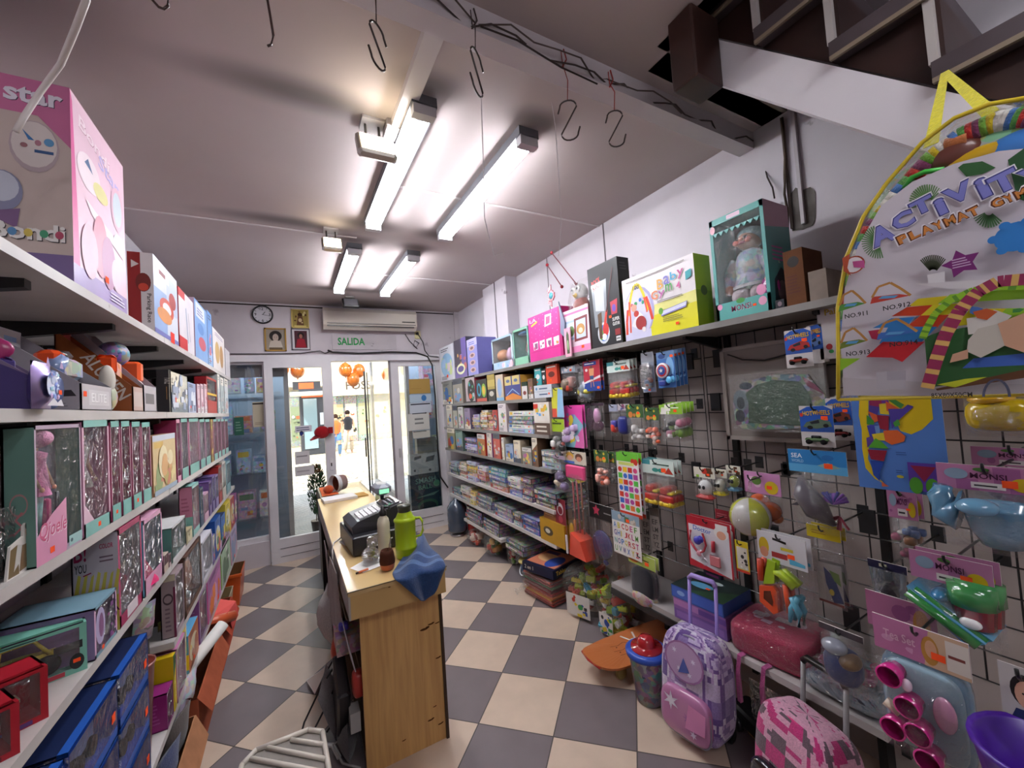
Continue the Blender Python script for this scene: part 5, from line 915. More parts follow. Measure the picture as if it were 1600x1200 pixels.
cartR(0,1211,1227,470,.05,'#20242a','#1d2026','small dark box with a faded figure beside the teal doll box',lambda A: A.ell(.5,.5,.25,.3,'#7a6870'))
cartR(0,689,711,544,.18,'#cfcfd6','#b9b9c2','white and light blue box at the far end of top right shelf',G(81,0,'#8fb8d8','#d8c0c8','#c9d890','#9fc0e0')); cartR(0,712,731,532,.22,'#6f5f9a','#3a3a44','dark and violet box with a yellow white swirl, top right shelf',lambda A: (A.rect(0,.3,.6,1,'#4a4450'),A.confetti(10,['#b96a5c','#8f7ac0','#d8a85a'],3,.05,.15),A.ell(.5,.22,.35,.14,'#e2e6b8'),A.ell(.5,.22,.25,.08,'#5a4f8c')))
cartR(0,732,748,531,.24,'#8f8fc8','#6d6dae','lilac box with four round dials, top right shelf',lambda A: (A.rect(0,.8,1,1,'#b9b3dc'),A.greek(.2,.83,.8,.93,2,'#4a5aa0'),[A.ell(.5,.14+i*.2,.28,.07,'#c9a8a0') for i in range(4)],[A.ell(.5,.14+i*.2,.16,.04,'#7a5a5c') for i in range(4)]))
# small things around the top shelf
t = thing('ornament','red windmill shaped plastic ornament above the magenta box','ornament',at(861,460,'x',1.84)); c = at(861,462,'x',1.84)
b = MB(); b.prism([(0,.09),(-.05,.05),(-.04,.03),(-.01,.05),(0,.02)],0,.008,'#b0505c','plastic',lambda x,y,z: (c.x+z,c.y-x,c.z+y)); b.prism([(0,-.09),(-.05,-.05),(-.04,-.03),(-.01,-.05),(0,-.02)],0,.008,'#b0505c','plastic',lambda x,y,z: (c.x+z,c.y-x,c.z+y)); b.prism([(-.045*math.cos(a*PI/8)*(1 if a % 2 else .8),.045*math.sin(a*PI/8)*(1 if a % 2 else .8)) for a in range(16)],0,.01,'#b0505c','plastic',lambda x,y,z: (c.x+z,c.y-x,c.z+y)); b.build('frame',t)
b = MB(); b.lathe((c.x-.004,c.y,c.z),[(0,0),(.026,.0),(.026,.01)],'#4aa0b0',n=14,ax='x'); b.build('hub',t)
for (ax_,ay_),(bx_,by_),lb in (((855,414),(878,448),'shorter red stick with ball ends hanging over the top shelf'),((862,395),(900,443),'longer dark red stick with ball ends hanging over the top shelf')):
    p,q = at(ax_,ay_,'x',1.95),at(bx_,by_,'x',1.95); b = MB(); b.tube([p,q],.004,'#7a1f26','plastic',6); b.sup(p,(.014,)*3,col='#b0303a',mat='gloss',nu=10,nv=8); b.sup(q,(.014,)*3,col='#8a2028',mat='gloss',nu=10,nv=8); tag(b.build('baton'),lb,'stick')
c = at(908,470,'x',1.93); t = thing('plush_owl','grey bird toy in a clear bag behind the salon box','toy',c); b = MB(); b.sup((c.x,c.y,c.z-.1),(.06,.09,.14),col='#9b5a50',mat='cloth'); b.sup((c.x,c.y,c.z+.06),(.05,.065,.07),col='#b9b5b2',mat='cloth'); b.build('body',t)
for s in (-1,1): b = MB(); b.sup((c.x-.045,c.y+s*.03,c.z+.08),(.012,.022,.024),col='#e9e6e2',mat='gloss'); b.sup((c.x-.056,c.y+s*.03,c.z+.08),(.006,.01,.011),col='#20201f',mat='gloss'); b.build('eye',t)
b = MB(); b.lathe((c.x-.05,c.y,c.z+.035),[(0.02,0),(0,-.03)],'#cfa93a',n=8,ax='x'); b.build('beak',t); b = MB(); b.pillow((c.x,c.y,c.z-.26),(0,-1,0),(0,0,1),(-1,0,0),.24,.42,.2,WHITE,'bagfilm',6,8,3); b.build('clear_bag',t)
p = at(889,538,'x',1.8); b = MB(); b.box(1.79,p.y-.035,p.z-.09,1.797,p.y+.035,p.z+.12,'#d9a0b4','plastic'); A = Art(b,(1.79,p.y+.035,p.z-.09),(0,-1,0),(0,0,1),.07,.21); A.poly([(.3,.1),(.75,.1),(.75,.75),(.5,.9),(.3,.75)],'#4a5a3c'); A.ell(.5,.4,.16,.18,'#8fae7c'); tag(b.build('toy_mirror'),'small pink framed arched toy window hanging on the top shelf edge','toy')
p = at(879,500,'x',1.83)
b = MB(); b.prism([(0,.14),(.06,-.03),(.045,-.14),(0,-.1),(.012,0)],0,.01,'#7c8298','plastic',lambda x,y,z: (1.8+z,p.y-x,p.z+y)); tag(b.build('plastic_piece'),'grey blue plastic fin shaped piece between magenta and salon boxes','toy part')
# --- lower game shelves : generated rows
def rowR(i,specs,what='game box',nm='board_game_box'):
    for k,s in enumerate(specs):
        pa,pb,tp,c,n,d,lb = s[:7]; cartR(i,pa,pb,tp,d,c,n,lb,s[7] if len(s) > 7 else G(100+i*20+k,0,*[['#e6dcc8','#b0463a','#3f6ea8','#d8b84a'],['#4a4f5c','#c9c4bc','#7a9ac0','#c9806a'],['#d8d4cf','#5f8a6a','#b86a9a','#e0c060']][k % 3],busy=10),name=nm,cat=what)
rowR(1,[(693,708,599,'#8d8f86','#6a6c66',.2,'grey box in clear wrap, far left of second right shelf'),(709,724,593,'#a09a8c','#77736a',.2,'grey beige box beside it on second right shelf, slightly taller'),
    (728,744,589,'#1d1d20','#b03a50',.14,'black edged box with coloured oval, left one of two',lambda A: (A.rect(.05,.05,.95,.95,'#b5a4a8'),A.ell(.6,.45,.35,.42,'#17171a'),A.confetti(8,['#3fa070','#2f7fc0','#d85a3a','#a8b8c8'],5,.05,.12,(.3,.1,.95,.8)))),
    (745,762,594,'#201f22','#17171a',.14,'black box with two coloured ovals, second right shelf',lambda A: (A.ell(.28,.55,.2,.3,'#2f8fb0'),A.ell(.72,.5,.2,.3,'#7aa83a'),A.rect(.05,.02,.95,.16,'#b84a3a'),A.ell(.28,.55,.12,.2,'#1f1f22'),A.ell(.72,.5,.12,.2,'#d8a83a'))),
    (763,775,586,'#a38f4a','#2a2522',.16,'gold and black box on second right shelf',lambda A: (A.rect(0,.0,1,.45,'#26221f'),A.rect(0,.55,1,.8,'#bda85c'),A.ell(.5,.28,.3,.1,'#b9b4a8'))),
    (776,788,586,'#c3b39c','#8a6a5a',.16,'beige box with blue figure, second right shelf',lambda A: (A.ell(.5,.5,.3,.36,'#8fa8cc'),A.rect(0,0,1,.12,'#7fb0d0'))),
    (790,815,589,'#3f4480','#b98a3a',.14,'blue and orange box with two cream emblems on top',lambda A: (A.poly([(0,0),(1,0),(1,.12),(.5,.28),(0,.14)],'#d8843a'),A.poly([(0,.62),(.42,.62),(.42,1),(0,1)],'#c9b87a'),A.poly([(.5,.62),(.95,.62),(.95,1),(.5,1)],'#c9b87a'),A.ell(.22,.8,.12,.07,'#5a6a96'),A.ell(.72,.8,.12,.07,'#5a6a96'),A.line([(.1,.2),(.5,.45),(.9,.2)],.04,'#8fb0d8'))),
    (816,825,597,'#cfcac6','#1f3a2a',.14,'narrow white and black box, second right shelf',lambda A: (A.rect(0,.75,1,1,'#1c3324'),A.ell(.5,.35,.3,.12,'#7a2f2a'))),(826,834,592,'#7a5a44','#5c4434',.12,'narrow brown box with thin sticks, second right shelf'),
    (835,863,603,'#c6cad0','#9ea4ac',.16,'low white box lettered in blue, below the coloured cards',lambda A: (A.line([(0,.5),(1,.5)],.03,'#8f959e'),A.greek(.3,.6,.8,.85,1,'#4a5a78'),A.greek(.3,.15,.8,.4,1,'#4a5a78'),A.ell(.15,.72,.06,.12,'#5f8ab0'),A.sticker(.85,.3,.04)))])
for k,(pa,pb,tp,c) in enumerate(((837,847,576,'#3fa0a4'),(848,854,578,'#2a2a2c'),(855,872,571,'#c9432c'))):
    y1c = ysolve(pa,1.87,1.80); y0c = ysolve(pb,1.87,1.80); zt = at(pa,tp,'x',1.87).z; zb = at(850,602,'x',1.86).z+.004; b = MB(); b.box(1.865,y0c,zb,1.895,y1c,zt,c); A = Art(b,(1.865,y1c,zb),(0,-1,0),(0,0,1),y1c-y0c,zt-zb); A.ell(.5,.5,.3,.15,'#d8d4d0' if k != 2 else '#5a1a14'); A.sticker(.4,.2,.08); A.rect(.1,.85,.9,.92,'#e9e6e2'); tag(b.build('toy_card'),f'{["teal", "black", "orange red"][k]} carded toy standing on the low white box','toy pack')
rowR(2,[(699,708,633,'#cfcabd','#8c8778',.16,'cream wrapped box, first on third right shelf'),(709,716,634,'#b9b8a4','#7a7868',.16,'pale greenish wrapped box, third right shelf'),(717,725,636,'#d8d6d0','#a09c94',.16,'white wrapped box with yellow strip, third right shelf'),
    (727,736,638,'#8f7f9c','#6a5c74',.16,'mauve box with a pale loop drawing, third right shelf'),(771,779,641,'#b8342c','#8a2822',.14,'red box with black round marks, third right shelf'),(780,793,631,'#d9cfd0','#b3a4a6',.14,'tall white crinkled box, third right shelf'),
    (836,861,629,'#d8cfc4','#b9a89a',.14,'white picture box with a toy scene and red corner',lambda A: (A.rect(0,.42,1,1,'#ddd6cc'),A.rect(0,.8,.3,.95,'#c93a2c'),A.confetti(12,['#8fc060','#6aa8d8','#e0b040','#c9805c','#e9e2d8'],4,.05,.12,(.1,.48,.95,.95)),A.rect(0,.0,1,.36,'#5c463c'),A.greek(.15,.05,.85,.32,2,'#cfc4b8')))])
rowR(3,[(700,712,669,'#8a8560','#5c5840',.16,'olive wrapped box, first on fourth right shelf'),(713,724,671,'#7f9a8c','#55685e',.16,'sage green wrapped box, fourth right shelf'),(747,759,678,'#b0662c','#b8362a',.14,'orange box with red top, fourth right shelf'),
    (762,770,676,'#cfc6bd','#a05a8c',.12,'white and purple box, fourth right shelf'),(772,783,677,'#c9584a','#a03a30',.12,'coral red and cream box, fourth right shelf'),(785,789,684,'#e0d9c4','#b9b09a',.1,'thin cream box, fourth right shelf'),(791,803,694,'#9fb0cc','#6f80a4',.12,'pale blue box with white lid, fourth right shelf'),
    (804,815,688,'#e0d4bc','#b8a890',.1,'cream puzzle box with white figure, fourth right shelf'),(817,832,699,'#8f8c84','#6c6962',.14,'grey metal like box, fourth right shelf'),(833,842,684,'#7c5a40','#5c4230',.12,'brown upright box, right end of fourth right shelf')])
def stackR(i,pa,pb,n,th,cols,lb,d=.3,seed=0,zbase=None,grp=None):
    rg = random.Random(seed); z = RZ[i] if zbase is None else zbase
    y1c = ysolve(pa,RX,z)-.004; y0c = ysolve(pb,RX,z)+.004
    for k in range(n):
        c = cols[k % len(cols)]; h = th*rg.uniform(.8,1.2); dx = rg.uniform(0,.03); e = rg.uniform(0,.04)*(y1c-y0c)
        a0,a1,x0,x1 = y0c+e,y1c-rg.uniform(0,.04)*(y1c-y0c),RX+dx,min(RX+dx+d,2.165); b = MB(); b.box(x0,a0,z,x1,a1,z+h-.001,cols=[hexc(c)]*6); A = Art(b,(x0,a1,z),(0,-1,0),(0,0,1),a1-a0,h)
        A.rect(.02,.1,.98,.9,c,'print'); A.greek(.2,.3,.7,.7,1,'#e9e4da' if sum(hexc(c)) < .9 else '#3a3a50',k); A.rect(.03,.2,.15,.8,rg.choice(['#d8d0c0','#b84a40','#3f62a0','#d8b040'])); 
        if rg.random() < .3: A.sticker(.85,.5,.02)
        A = Art(b,(x0,a0,z),(1,0,0),(0,0,1),x1-x0,h); A.rect(.02,.1,.98,.9,c,'print'); A = Art(b,(x0,a0,z+h-.001),(0,1,0),(-1,0,0),a1-a0,x1-x0); A.O = Vector((x1,a0,z+h-.001)); A.rect(.04,.04,.96,.96,c,'print'); A.confetti(4,cols,k+seed,.08,.2,'e')if False else None
        pos = ['bottom','second lowest','third','fourth','fifth','sixth','seventh'][k] if k < n-1 else 'topmost'
        tag(b.build('board_game_box'),f'{pos} flat box of the {lb}','game box',grp or f'flat game boxes on the {RV[i]} right shelf'); z += h
    return z
stackR(2,738,749,6,.028,['#c9c0a8','#8f8cb4','#d8b84a','#6a7fb8'],'small cream and blue stack, third right shelf',.12,1); stackR(2,750,761,8,.026,['#c8583c','#d8cfc0','#e0b83a','#b9b4ac'],'tall narrow red and cream stack, third right shelf',.12,2); stackR(2,762,770,7,.024,['#b0382c','#7a2a24','#d0a03a'],'dark red narrow stack, third right shelf',.12,3)
stackR(2,794,834,5,.042,['#8fa8cc','#d8cfc4','#2f3a44','#3f5a50','#dcd8ce'],'book like stack with white spines, third right shelf',.2,4)
stackR(3,726,745,5,.034,['#5f5a9c','#b9b4d0','#7a72b8','#4a4470'],'violet stack, fourth right shelf',.2,5); stackR(3,843,874,3,.045,['#7f98b0','#9a968c','#5c6a74'],'grey blue stack at the right end, fourth right shelf',.2,6)
for k,(pa,pb,n,cs,nm) in enumerate(((702,715,3,['#6a7a80','#3f4a50','#8a9aa4'],'grey stack at the far end'),(716,727,4,['#c9b4a0','#b84a44','#d8d0c8'],'pale red stack'),(728,744,5,['#b0b4d0','#c9a070','#c8a020','#e0c848'],'lilac and mustard stack'),(746,760,4,['#d0cfd0','#b84a40','#c97a6a'],'white and red stack'),(762,791,5,['#b05a44','#7a746c','#2f4a94','#2f8a90','#3a7a80'],'teal topped stack'),(793,813,4,['#5a6ab0','#7a6a9c','#d8d4d4','#dedbd8'],'white box topped stack'),(815,832,4,['#26335c','#8c6a5c','#6a4f8c','#1c1c20'],'black and violet stack'),(834,872,3,['#222228','#18181c','#222838'],'wide black stack'))):
    stackR(4,pa,pb,n,.045,cs,f'{nm}, fifth right shelf',.3,20+k)
for k,(pa,pb,n,cs,nm) in enumerate(((704,718,2,['#5c6a70','#4a6a7a'],'bluish grey stack at the far end'),(719,733,4,['#b9b8b0','#c98a4a','#d8d0c0'],'cream and tan stack'),(734,742,3,['#d8b838','#e0d8c8'],'yellow stack'),(744,769,4,['#8f94a4','#3a4260','#4f5c6c','#2f3a3c'],'slate stack'),(771,800,3,['#6f6c9a','#8f8c94','#5a5866'],'violet grey stack'),(801,814,3,['#7a9490','#a04a5c','#5c6a54'],'green grey stack'),(815,843,3,['#244a94','#2a5aa8','#1f3f80'],'solid blue stack'))):
    stackR(5,pa,pb,n,.045,cs,f'{nm}, sixth right shelf',.3,40+k)
cartR(5,845,884,808,.2,'#b88a20','#a87c1c','mustard yellow box at the near end of sixth right shelf',lambda A: (A.ell(.35,.5,.2,.2,'#5a4a30'),A.ell(.33,.5,.1,.1,'#d8d0c0')))
b = MB(); zz = y6_+(at(845,808,'x',RX).z-y6_)+.001; yy = ysolve(846,RX,zz); b.box(RX+.02,yy-.2,zz,RX+.18,yy-.01,zz+.1,'#8c5a34','card'); A = Art(b,(RX+.02,yy-.01,zz),(0,-1,0),(0,0,1),.19,.1); A.greek(.1,.3,.8,.7,2,'#c9a070'); tag(b.build('board_game_box'),'brown orange box standing on the mustard yellow box','game box')
for k in range(2): stackR(6,727+k*27,752+k*27,4,.04,['#44424a','#5a5c64','#3c3460','#2c2c30'],f'dark stack, {["left", "right"][k]} one on lowest right shelf',.3,60+k)
# low board with the tablet box
t = thing('wall_shelf','short low shelf carrying the sticking out tablet box','shelf',(1.9,3,.2)); b = MB(); b.box(1.9,2.78,.20,2.17,3.7,.225,mat='greyshelf'); b.build('board',t)
stackR(6,788,818,2,.05,['#3c403c','#55584f'],'low dark stack left of the tablet box',.25,63,.226,'flat boxes on the low shelf')
q = [at(825,860,'z',.33),at(876,892,'z',.33)]
b = MB(Matrix.Translation((1.98,2.95,.227)) @ Matrix.Rotation(.25,4,'Z')); b.box(-.24,-.15,0,.14,.2,.07,'#151a38'); A = Art(b,(-.24,.2,.07),(0,-1,0),(1,0,0),.35,.38); A.O = Vector((-.24,.2,.0705)); A.poly([(.05,.1),(.95,.1),(.95,.9),(.05,.9)],'#c97a5c'); A.ell(.4,.5,.3,.2,'#d8a878'); A.ell(.7,.4,.2,.3,'#2f4a9a'); A.rect(.1,.7,.5,.85,'#4a3a6a')
A = Art(b,(-.24,.2,0),(0,-1,0),(0,0,1),.35,.07); A.text('2 en 1',.08,.3,.45,'#d8d0c0'); A = Art(b,(-.24,-.15,0),(1,0,0),(0,0,1),.38,.07); A.text('Tablet',.1,.25,.5,'#e0b84a'); tag(b.build('board_game_box'),'dark blue boxed tablet game sticking out over the floor goods','game box')
# ================================================================ wire grid and what hangs on it
for k,(ya,yb) in enumerate(((1.52,2.7),(.2,1.5))):
    b = MB(); n = int((yb-ya)/.1)
    for i in range(n+1): b.tube([(2.135,ya+i*.1,.58),(2.135,ya+i*.1,1.97)],.003,'#1b1918','plastic',4)
    for j in range(14): b.tube([(2.13,ya,.58+j*.1065),(2.13,yb,.58+j*.1065)],.003,'#1b1918','plastic',4)
    tag(b.build('wire_grid'),f'black wire display grid on the right wall, {["farther panel beside the game shelves", "nearer panel behind the map"][k]}','wire grid')
for k,(px,py) in enumerate(((1122,560),(1118,628),(1076,565),(1355,815),(1240,725),(1088,735),(1330,965),(1052,760))):
    c = at(px,py,'x',2.12); b = MB(); b.box(2.115,c.y-.028,c.z-.05,2.129,c.y+.028,c.z+.05,mat='black'); tag(b.build('grid_clip'),f'black plate on the wire grid, {ORD[k]} of those seen between the hanging goods','plate','black plates on the wire grid')
PRM = dict(cream='#e6e0d4')
NH = [0]
def hook(y,z,x,what):
    b = MB(); b.tube([(2.128,y,z),(x-.015,y,z-.004),(x-.03,y,z+.01),(x-.032,y,z+.022)],.0035,'#151413','plastic',5); b.box(2.124,y-.02,z-.03,2.129,y+.02,z+.03,mat='black')
    tag(b.build('display_hook'),' '.join(f'black wire hook holding the {what}'.split()[:16]),'hook')
def rectX(px0,py0,px1,py1,X):
    xm,ym = (px0+px1)/2,(py0+py1)/2
    return at(px1,ym,'x',X).y,at(px0,ym,'x',X).y,at(xm,py1,'x',X).z,at(xm,py0,'x',X).z
def hang(name,label,cat,rect,X,art=None,head=None,hf=.22,toy=None,depth=.04,body=None,n=1,dome=False,film='bagfilm',short=None,th=.0015,hk=True,bag=True,seed=0,backart=None,toyname='toy',tilt=0):
    """one hanging pack facing the room (-x). head: header card art; toy(b,c,w,h): contents; art: full card"""
    y0,y1,z0,z1 = rectX(*rect,X)
    for k in range(n):
        x = X+k*.022; yo = (-.008*k) if k else 0; zo = .004*k
        w_,h_ = y1-y0,z1-z0; yc = (y0+y1)/2+yo
        lab = label if k == 0 else f'{short or label.split(",")[0]} hanging behind the front one'
        t = thing(name,' '.join(lab.split()[:16]),cat,(x,yc,z1+zo),(f'{short or name.replace("_", " ")} hanging behind')[:60] if k else None)
        if art:
            b = MB(); b.box(x,y0+yo,z0+zo,x+th,y1+yo,z1+zo,WHITE,'card',cols=['#d8d4d0']*6); A = Art(b,(x,y1+yo,z0+zo),(0,-1,0),(0,0,1),w_,h_); art(A); b.build('card',t)
        else:
            b = MB(); zh = z1-h_*hf; b.box(x-.002,y0+yo,zh+zo,x+.002,y1+yo,z1+zo,cols=['#e0dcd8']*6); A = Art(b,(x-.002,y1+yo,zh+zo),(0,-1,0),(0,0,1),w_,h_*hf); head(A); b.build('header_card',t)
        zt = z1-h_*(hf if not art else 0)+zo; hb = zt-z0-zo
        if toy and (k == 0 or n < 3 or k < 3):
            b = MB(); toy(b,(x-depth*.35 if art else x,yc,z0+zo+(.03*h_ if art else .01)),w_,hb if not art else h_)
            if b.v: b.build(toyname,t)
        if dome:
            b = MB(); b.bbox(x-depth,y0+w_*.1+yo,z0+h_*.08+zo,x-.001,y1-w_*.1+yo,z0+h_*.72+zo,min(.012,depth*.4),WHITE,'film'); b.build('clear_blister',t)
        elif bag and (not art):
            b = MB(); b.pillow((x,yc,z0+zo),(0,-1,0),(0,0,1),(-1,0,0),w_,hb,depth*1.25,WHITE,film,8,9,seed+k); b.build('clear_bag',t)
    if hk: hook((y0+y1)/2,z1-.012,X,(short or label.split(',')[0]))
def H(bgc,*ops,t=None,tc='#333',sd=0,cols=None,stick=True):
    def fn(A):
        A.rect(0,0,1,1,bgc)
        if cols: A.confetti(6,cols,sd,.05,.14)
        for o in ops: getattr(A,o[0])(*o[1:])
        if t: A.text(t,.2,.4,.3,tc,w=min(.6,.1*len(t)))
        if stick: A.sticker(.7,.35,.07)
    return fn
def blobs(cols,n,seed,s=.2,mat='plastic'):
    def fn(b,c,w,h):
        rg = random.Random(seed)
        for i in range(n): r = s*w*rg.uniform(.6,1.1); b.sup((c[0]+rg.uniform(-.008,.008),c[1]+rg.uniform(-.5,.5)*(w-2.2*r),c[2]+r+rg.uniform(0,1)*max(.001,h*.75-2*r)),(min(.03,r),r,r*rg.uniform(.7,1.2)),rg.choice((.5,.8,1)),rg.choice((.5,1)),rg.choice(cols),mat,10,8)
    return fn
def dumptruck(b,c,w,h):
    for sy in (-.24,.2):
        x,y,z = c[0],c[1]+sy*w,c[2]; b.bbox(x-.02,y-w*.2,z+h*.12,x+.025,y+w*.2,z+h*.34,.008,'#b8302a'); b.bbox(x-.018,y-w*.05,z+h*.34,x+.02,y+w*.18,z+h*.58,.01,'#c93a30'); b.bbox(x-.02,y-w*.2,z+h*.0,x+.025,y+w*.2,z+h*.12,.006,'#d8b82a'); b.bbox(x-.015,y-w*.18,z+h*.36,x+.02,y-w*.03,z+h*.45,.006,'#d8b82a')
        for q in (-.13,.13): b.lathe((x-.022,y+q*w,z+h*.08),[(0,0),(h*.08,0),(h*.08,.04)],'#c9a820',n=12,ax='x')
dh = H('#c9d8d0',('rect',0,.65,.3,1,'#3f8a90'),('ell',.45,.3,.1,.15,'#3a8a80'),('ell',.62,.3,.09,.15,'#3a8a80'),('poly',[(.72,.12),(.98,.12),(.85,.6)],'#a83a30'),('greek',.38,.62,.9,.85,1,'#3f5a50'))
hang('toy_truck_pack','bag of red and yellow toy trucks with a pale green header','toy pack',(950,564,986,624),1.9,head=dh,hf=.28,toy=dumptruck,n=3,short='red toy truck bag under the top shelf')
hang('toy_truck_pack','wide bag of red toy trucks below the sticker sheets','toy pack',(1004,720,1055,791),1.9,head=dh,hf=.3,toy=dumptruck,n=3,short='red toy truck bag right of the sticker sheet')
hang('wrestler_card','red and blue card with a bare chested wrestler picture','toy pack',(912,563,938,611),1.88,art=lambda A: (A.rect(0,0,1,1,'#a82a3c'),A.rect(0,0,1,.3,'#26408c'),A.poly([(0,.3),(1,.5),(1,.42),(0,.24)],'#d8d4d4'),A.rect(.05,.84,.8,.96,'#2a3f8c'),A.greek(.1,.87,.7,.94,1,'#e6e2e0'),A.ell(.5,.78,.08,.05,'#6a4632'),A.poly([(.38,.5),(.62,.5),(.66,.74),(.34,.74)],'#c98d62'),A.poly([(.4,.38),(.6,.38),(.62,.5),(.38,.5)],'#33507a'),A.line([(.44,.38),(.42,.12)],.03,'#c98d62'),A.line([(.56,.38),(.6,.14)],.03,'#c98d62'),A.ell(.2,.7,.08,.05,'#e0dada'),A.sticker(.85,.1,.07)),n=2,short='red and blue wrestler card')
hang('toy_pack','pinkish tool pack in a clear bag, left of the wrestler card','toy pack',(878,572,900,618),1.9,head=H('#9fb3c4',sd=1,cols=['#d8c0c8','#e9e4e0']),toy=blobs(['#a87c74','#b8402c','#7a6a5c'],7,1,.25),n=1)
hang('toy_pack','grey silver tool set in a long clear bag','toy pack',(900,567,922,628),1.9,head=H('#8c8a90',stick=False,sd=2,cols=['#c9c4c4','#4a484c']),toy=blobs(['#9aa0a8','#c9c04a','#74808c','#b9bcc4'],8,2,.2),n=2,short='grey tool set bag')
def toolblister(A): A.rect(0,0,1,1,'#b9bcc4'); A.rect(.0,.75,1,1,'#8a8c94'); A.rect(.6,0,1,.75,'#7f8492'); A.rect(.05,.02,.9,.12,'#8090b0'); A.sticker(.5,.06,.09)
hang('toy_pack','tall silver grey blister card with tiny coloured cars','toy pack',(1003,550,1023,613),1.88,art=toolblister,toy=blobs(['#b8503c','#d8a82a','#5f8ac0'],4,4,.18),dome=True,depth=.04,n=1)
def shieldart(A): A.rect(0,0,1,1,'#3f6fb0'); A.rect(0,.8,1,1,'#5f7fa8'); A.ell(.3,.88,.2,.07,'#2a4478'); A.ell(.72,.55,.22,.3,'#7fb0dc'); A.confetti(5,['#8fc0e8','#2f4f90','#c93a3a'],4,.05,.12,(0,0,1,.4)); A.sticker(.85,.86,.08)
hang('toy_pack','blue card with a round red, white and blue disc toy','toy pack',(1027,549,1055,606),1.87,art=shieldart,toy=lambda b,c,w,h: (b.lathe((c[0]-.012,c[1]+w*.1,c[2]+h*.45),[(0,0),(w*.12,.0),(w*.2,.002),(w*.28,.004),(w*.36,.008),(w*.36,.014)],cols=['#2a4a90','#2a4a90','#b02a34','#d8d4d4','#b02a34'],n=24,ax='x'),b.prism([(w*.11*(1 if a % 2 == 0 else .45)*math.sin(PI*a/5),w*.11*(1 if a % 2 == 0 else .45)*math.cos(PI*a/5)) for a in range(10)],0,.002,'#e6e4e4','card',lambda x,y,z: (c[0]-.015+z,c[1]+w*.1-x,c[2]+h*.45+y)),b.sup((c[0]-.006,c[1]-w*.25,c[2]+h*.18),(.008,w*.16,w*.16),col='#5fb0e0'),b.sup((c[0]-.006,c[1]+w*.1,c[2]+h*.1),(.01,w*.2,h*.08),.5,.5,'#2f3f8c')),n=4,short='blue disc toy card')
hang('toy_pack','pink card with pastel pony shaped beads','toy pack',(881,634,911,699),1.88,art=lambda A: (A.rect(0,0,1,1,'#7fb0c0'),A.poly([(0,.25),(0,1),(1,1),(1,.55),(.6,.8)],'#d8489c'),A.poly([(.5,0),(1,0),(1,.5),(.7,.3)],'#d86aa8'),A.confetti(16,['#e9dfe8','#c9c0e0','#e0b8d0','#8a78b8','#d8c03a'],8,.06,.13,(.15,.05,.8,.9),'e')),toy=blobs(['#dfd4e4','#c8b0d4'],5,3,.14),n=2,short='pink pony card')
hang('toy_pack','purple veiled dress up set in a dark bag','toy pack',(913,630,945,681),1.93,head=H('#3c2c38',stick=False),hf=.08,toy=lambda b,c,w,h: (b.sup((c[0],c[1]+w*.2,c[2]+h*.5),(.02,w*.2,h*.4),col='#4a2340',mat='cloth'),b.sup((c[0],c[1]-w*.15,c[2]+h*.62),(.02,w*.16,h*.26),col='#c08ab0',mat='plastic'),b.sup((c[0]+.01,c[1]-w*.1,c[2]+h*.3),(.02,w*.3,h*.2),col='#5a2a4c',mat='cloth')),n=1)
hang('toy_pack','lime green header bag of small black and white pieces','toy pack',(862,655,883,709),1.84,head=H('#9ab82a',('greek',.15,.5,.85,.85,1,'#3a4a1c'),stick=False),hf=.36,toy=blobs(['#2a2a2c','#e6e2de','#b9504c','#8c8a88'],12,5,.14))
hang('toy_pack','narrow bag of small knights with an orange lump','toy pack',(953,632,967,681),1.9,head=H('#9fa4b8',stick=False),toy=blobs(['#c93a2c','#d8a02a','#3f3a8c','#c9c6c4'],6,6,.3))
hang('toy_pack','bag with a deep navy blue toy','toy pack',(966,631,984,681),1.9,head=H('#b9b0b8',stick=False,sd=3,cols=['#8a4a6a','#5a5f8c']),hf=.2,toy=lambda b,c,w,h: b.sup((c[0],c[1],c[2]+h*.36),(.03,w*.42,h*.36),.6,.6,'#1f2870','plastic'))
dinoh = H('#3a5a34',stick=True,sd=5,cols=['#c9b03a','#2c7a4a','#c9783a','#26402a'])
hang('toy_pack','jungle print header bag of grey dinosaurs','toy pack',(980,632,1007,692),1.88,head=dinoh,hf=.34,toy=blobs(['#b9b6b4','#8c8a8a','#d0cdca'],10,7,.14)); hang('toy_pack','jungle print header bag of orange dinosaurs under the top shelf','toy pack',(1009,637,1031,702),1.88,head=dinoh,hf=.3,toy=blobs(['#e0603c','#e8745a','#f0d0c4'],11,8,.17))
hang('toy_pack','jungle print header bag of orange dinosaurs beside the beach tools','toy pack',(930,704,952,760),1.88,head=dinoh,hf=.32,toy=blobs(['#e0603c','#c9502c','#f0b0a0'],11,9,.16)); hang('toy_pack','jungle print header bag of grey pieces next to the lower orange one','toy pack',(951,706,963,760),1.9,head=dinoh,hf=.32,toy=blobs(['#6a6864','#8c8a84','#4a4a48'],8,10,.2))
hang('toy_pack','green header bag of plastic farm animals, front of the row','toy pack',(1032,632,1068,690),1.87,head=H('#8ab83a',('greek',.1,.5,.9,.85,1,'#dfe8c0'),sd=9,cols=['#e6e2d8','#4a5a2a']),hf=.26,toy=blobs(['#e6e4e0','#2a2a2a','#c9c03a','#6a8a3a','#c07a90'],12,11,.13),n=4,short='green header animal bag')
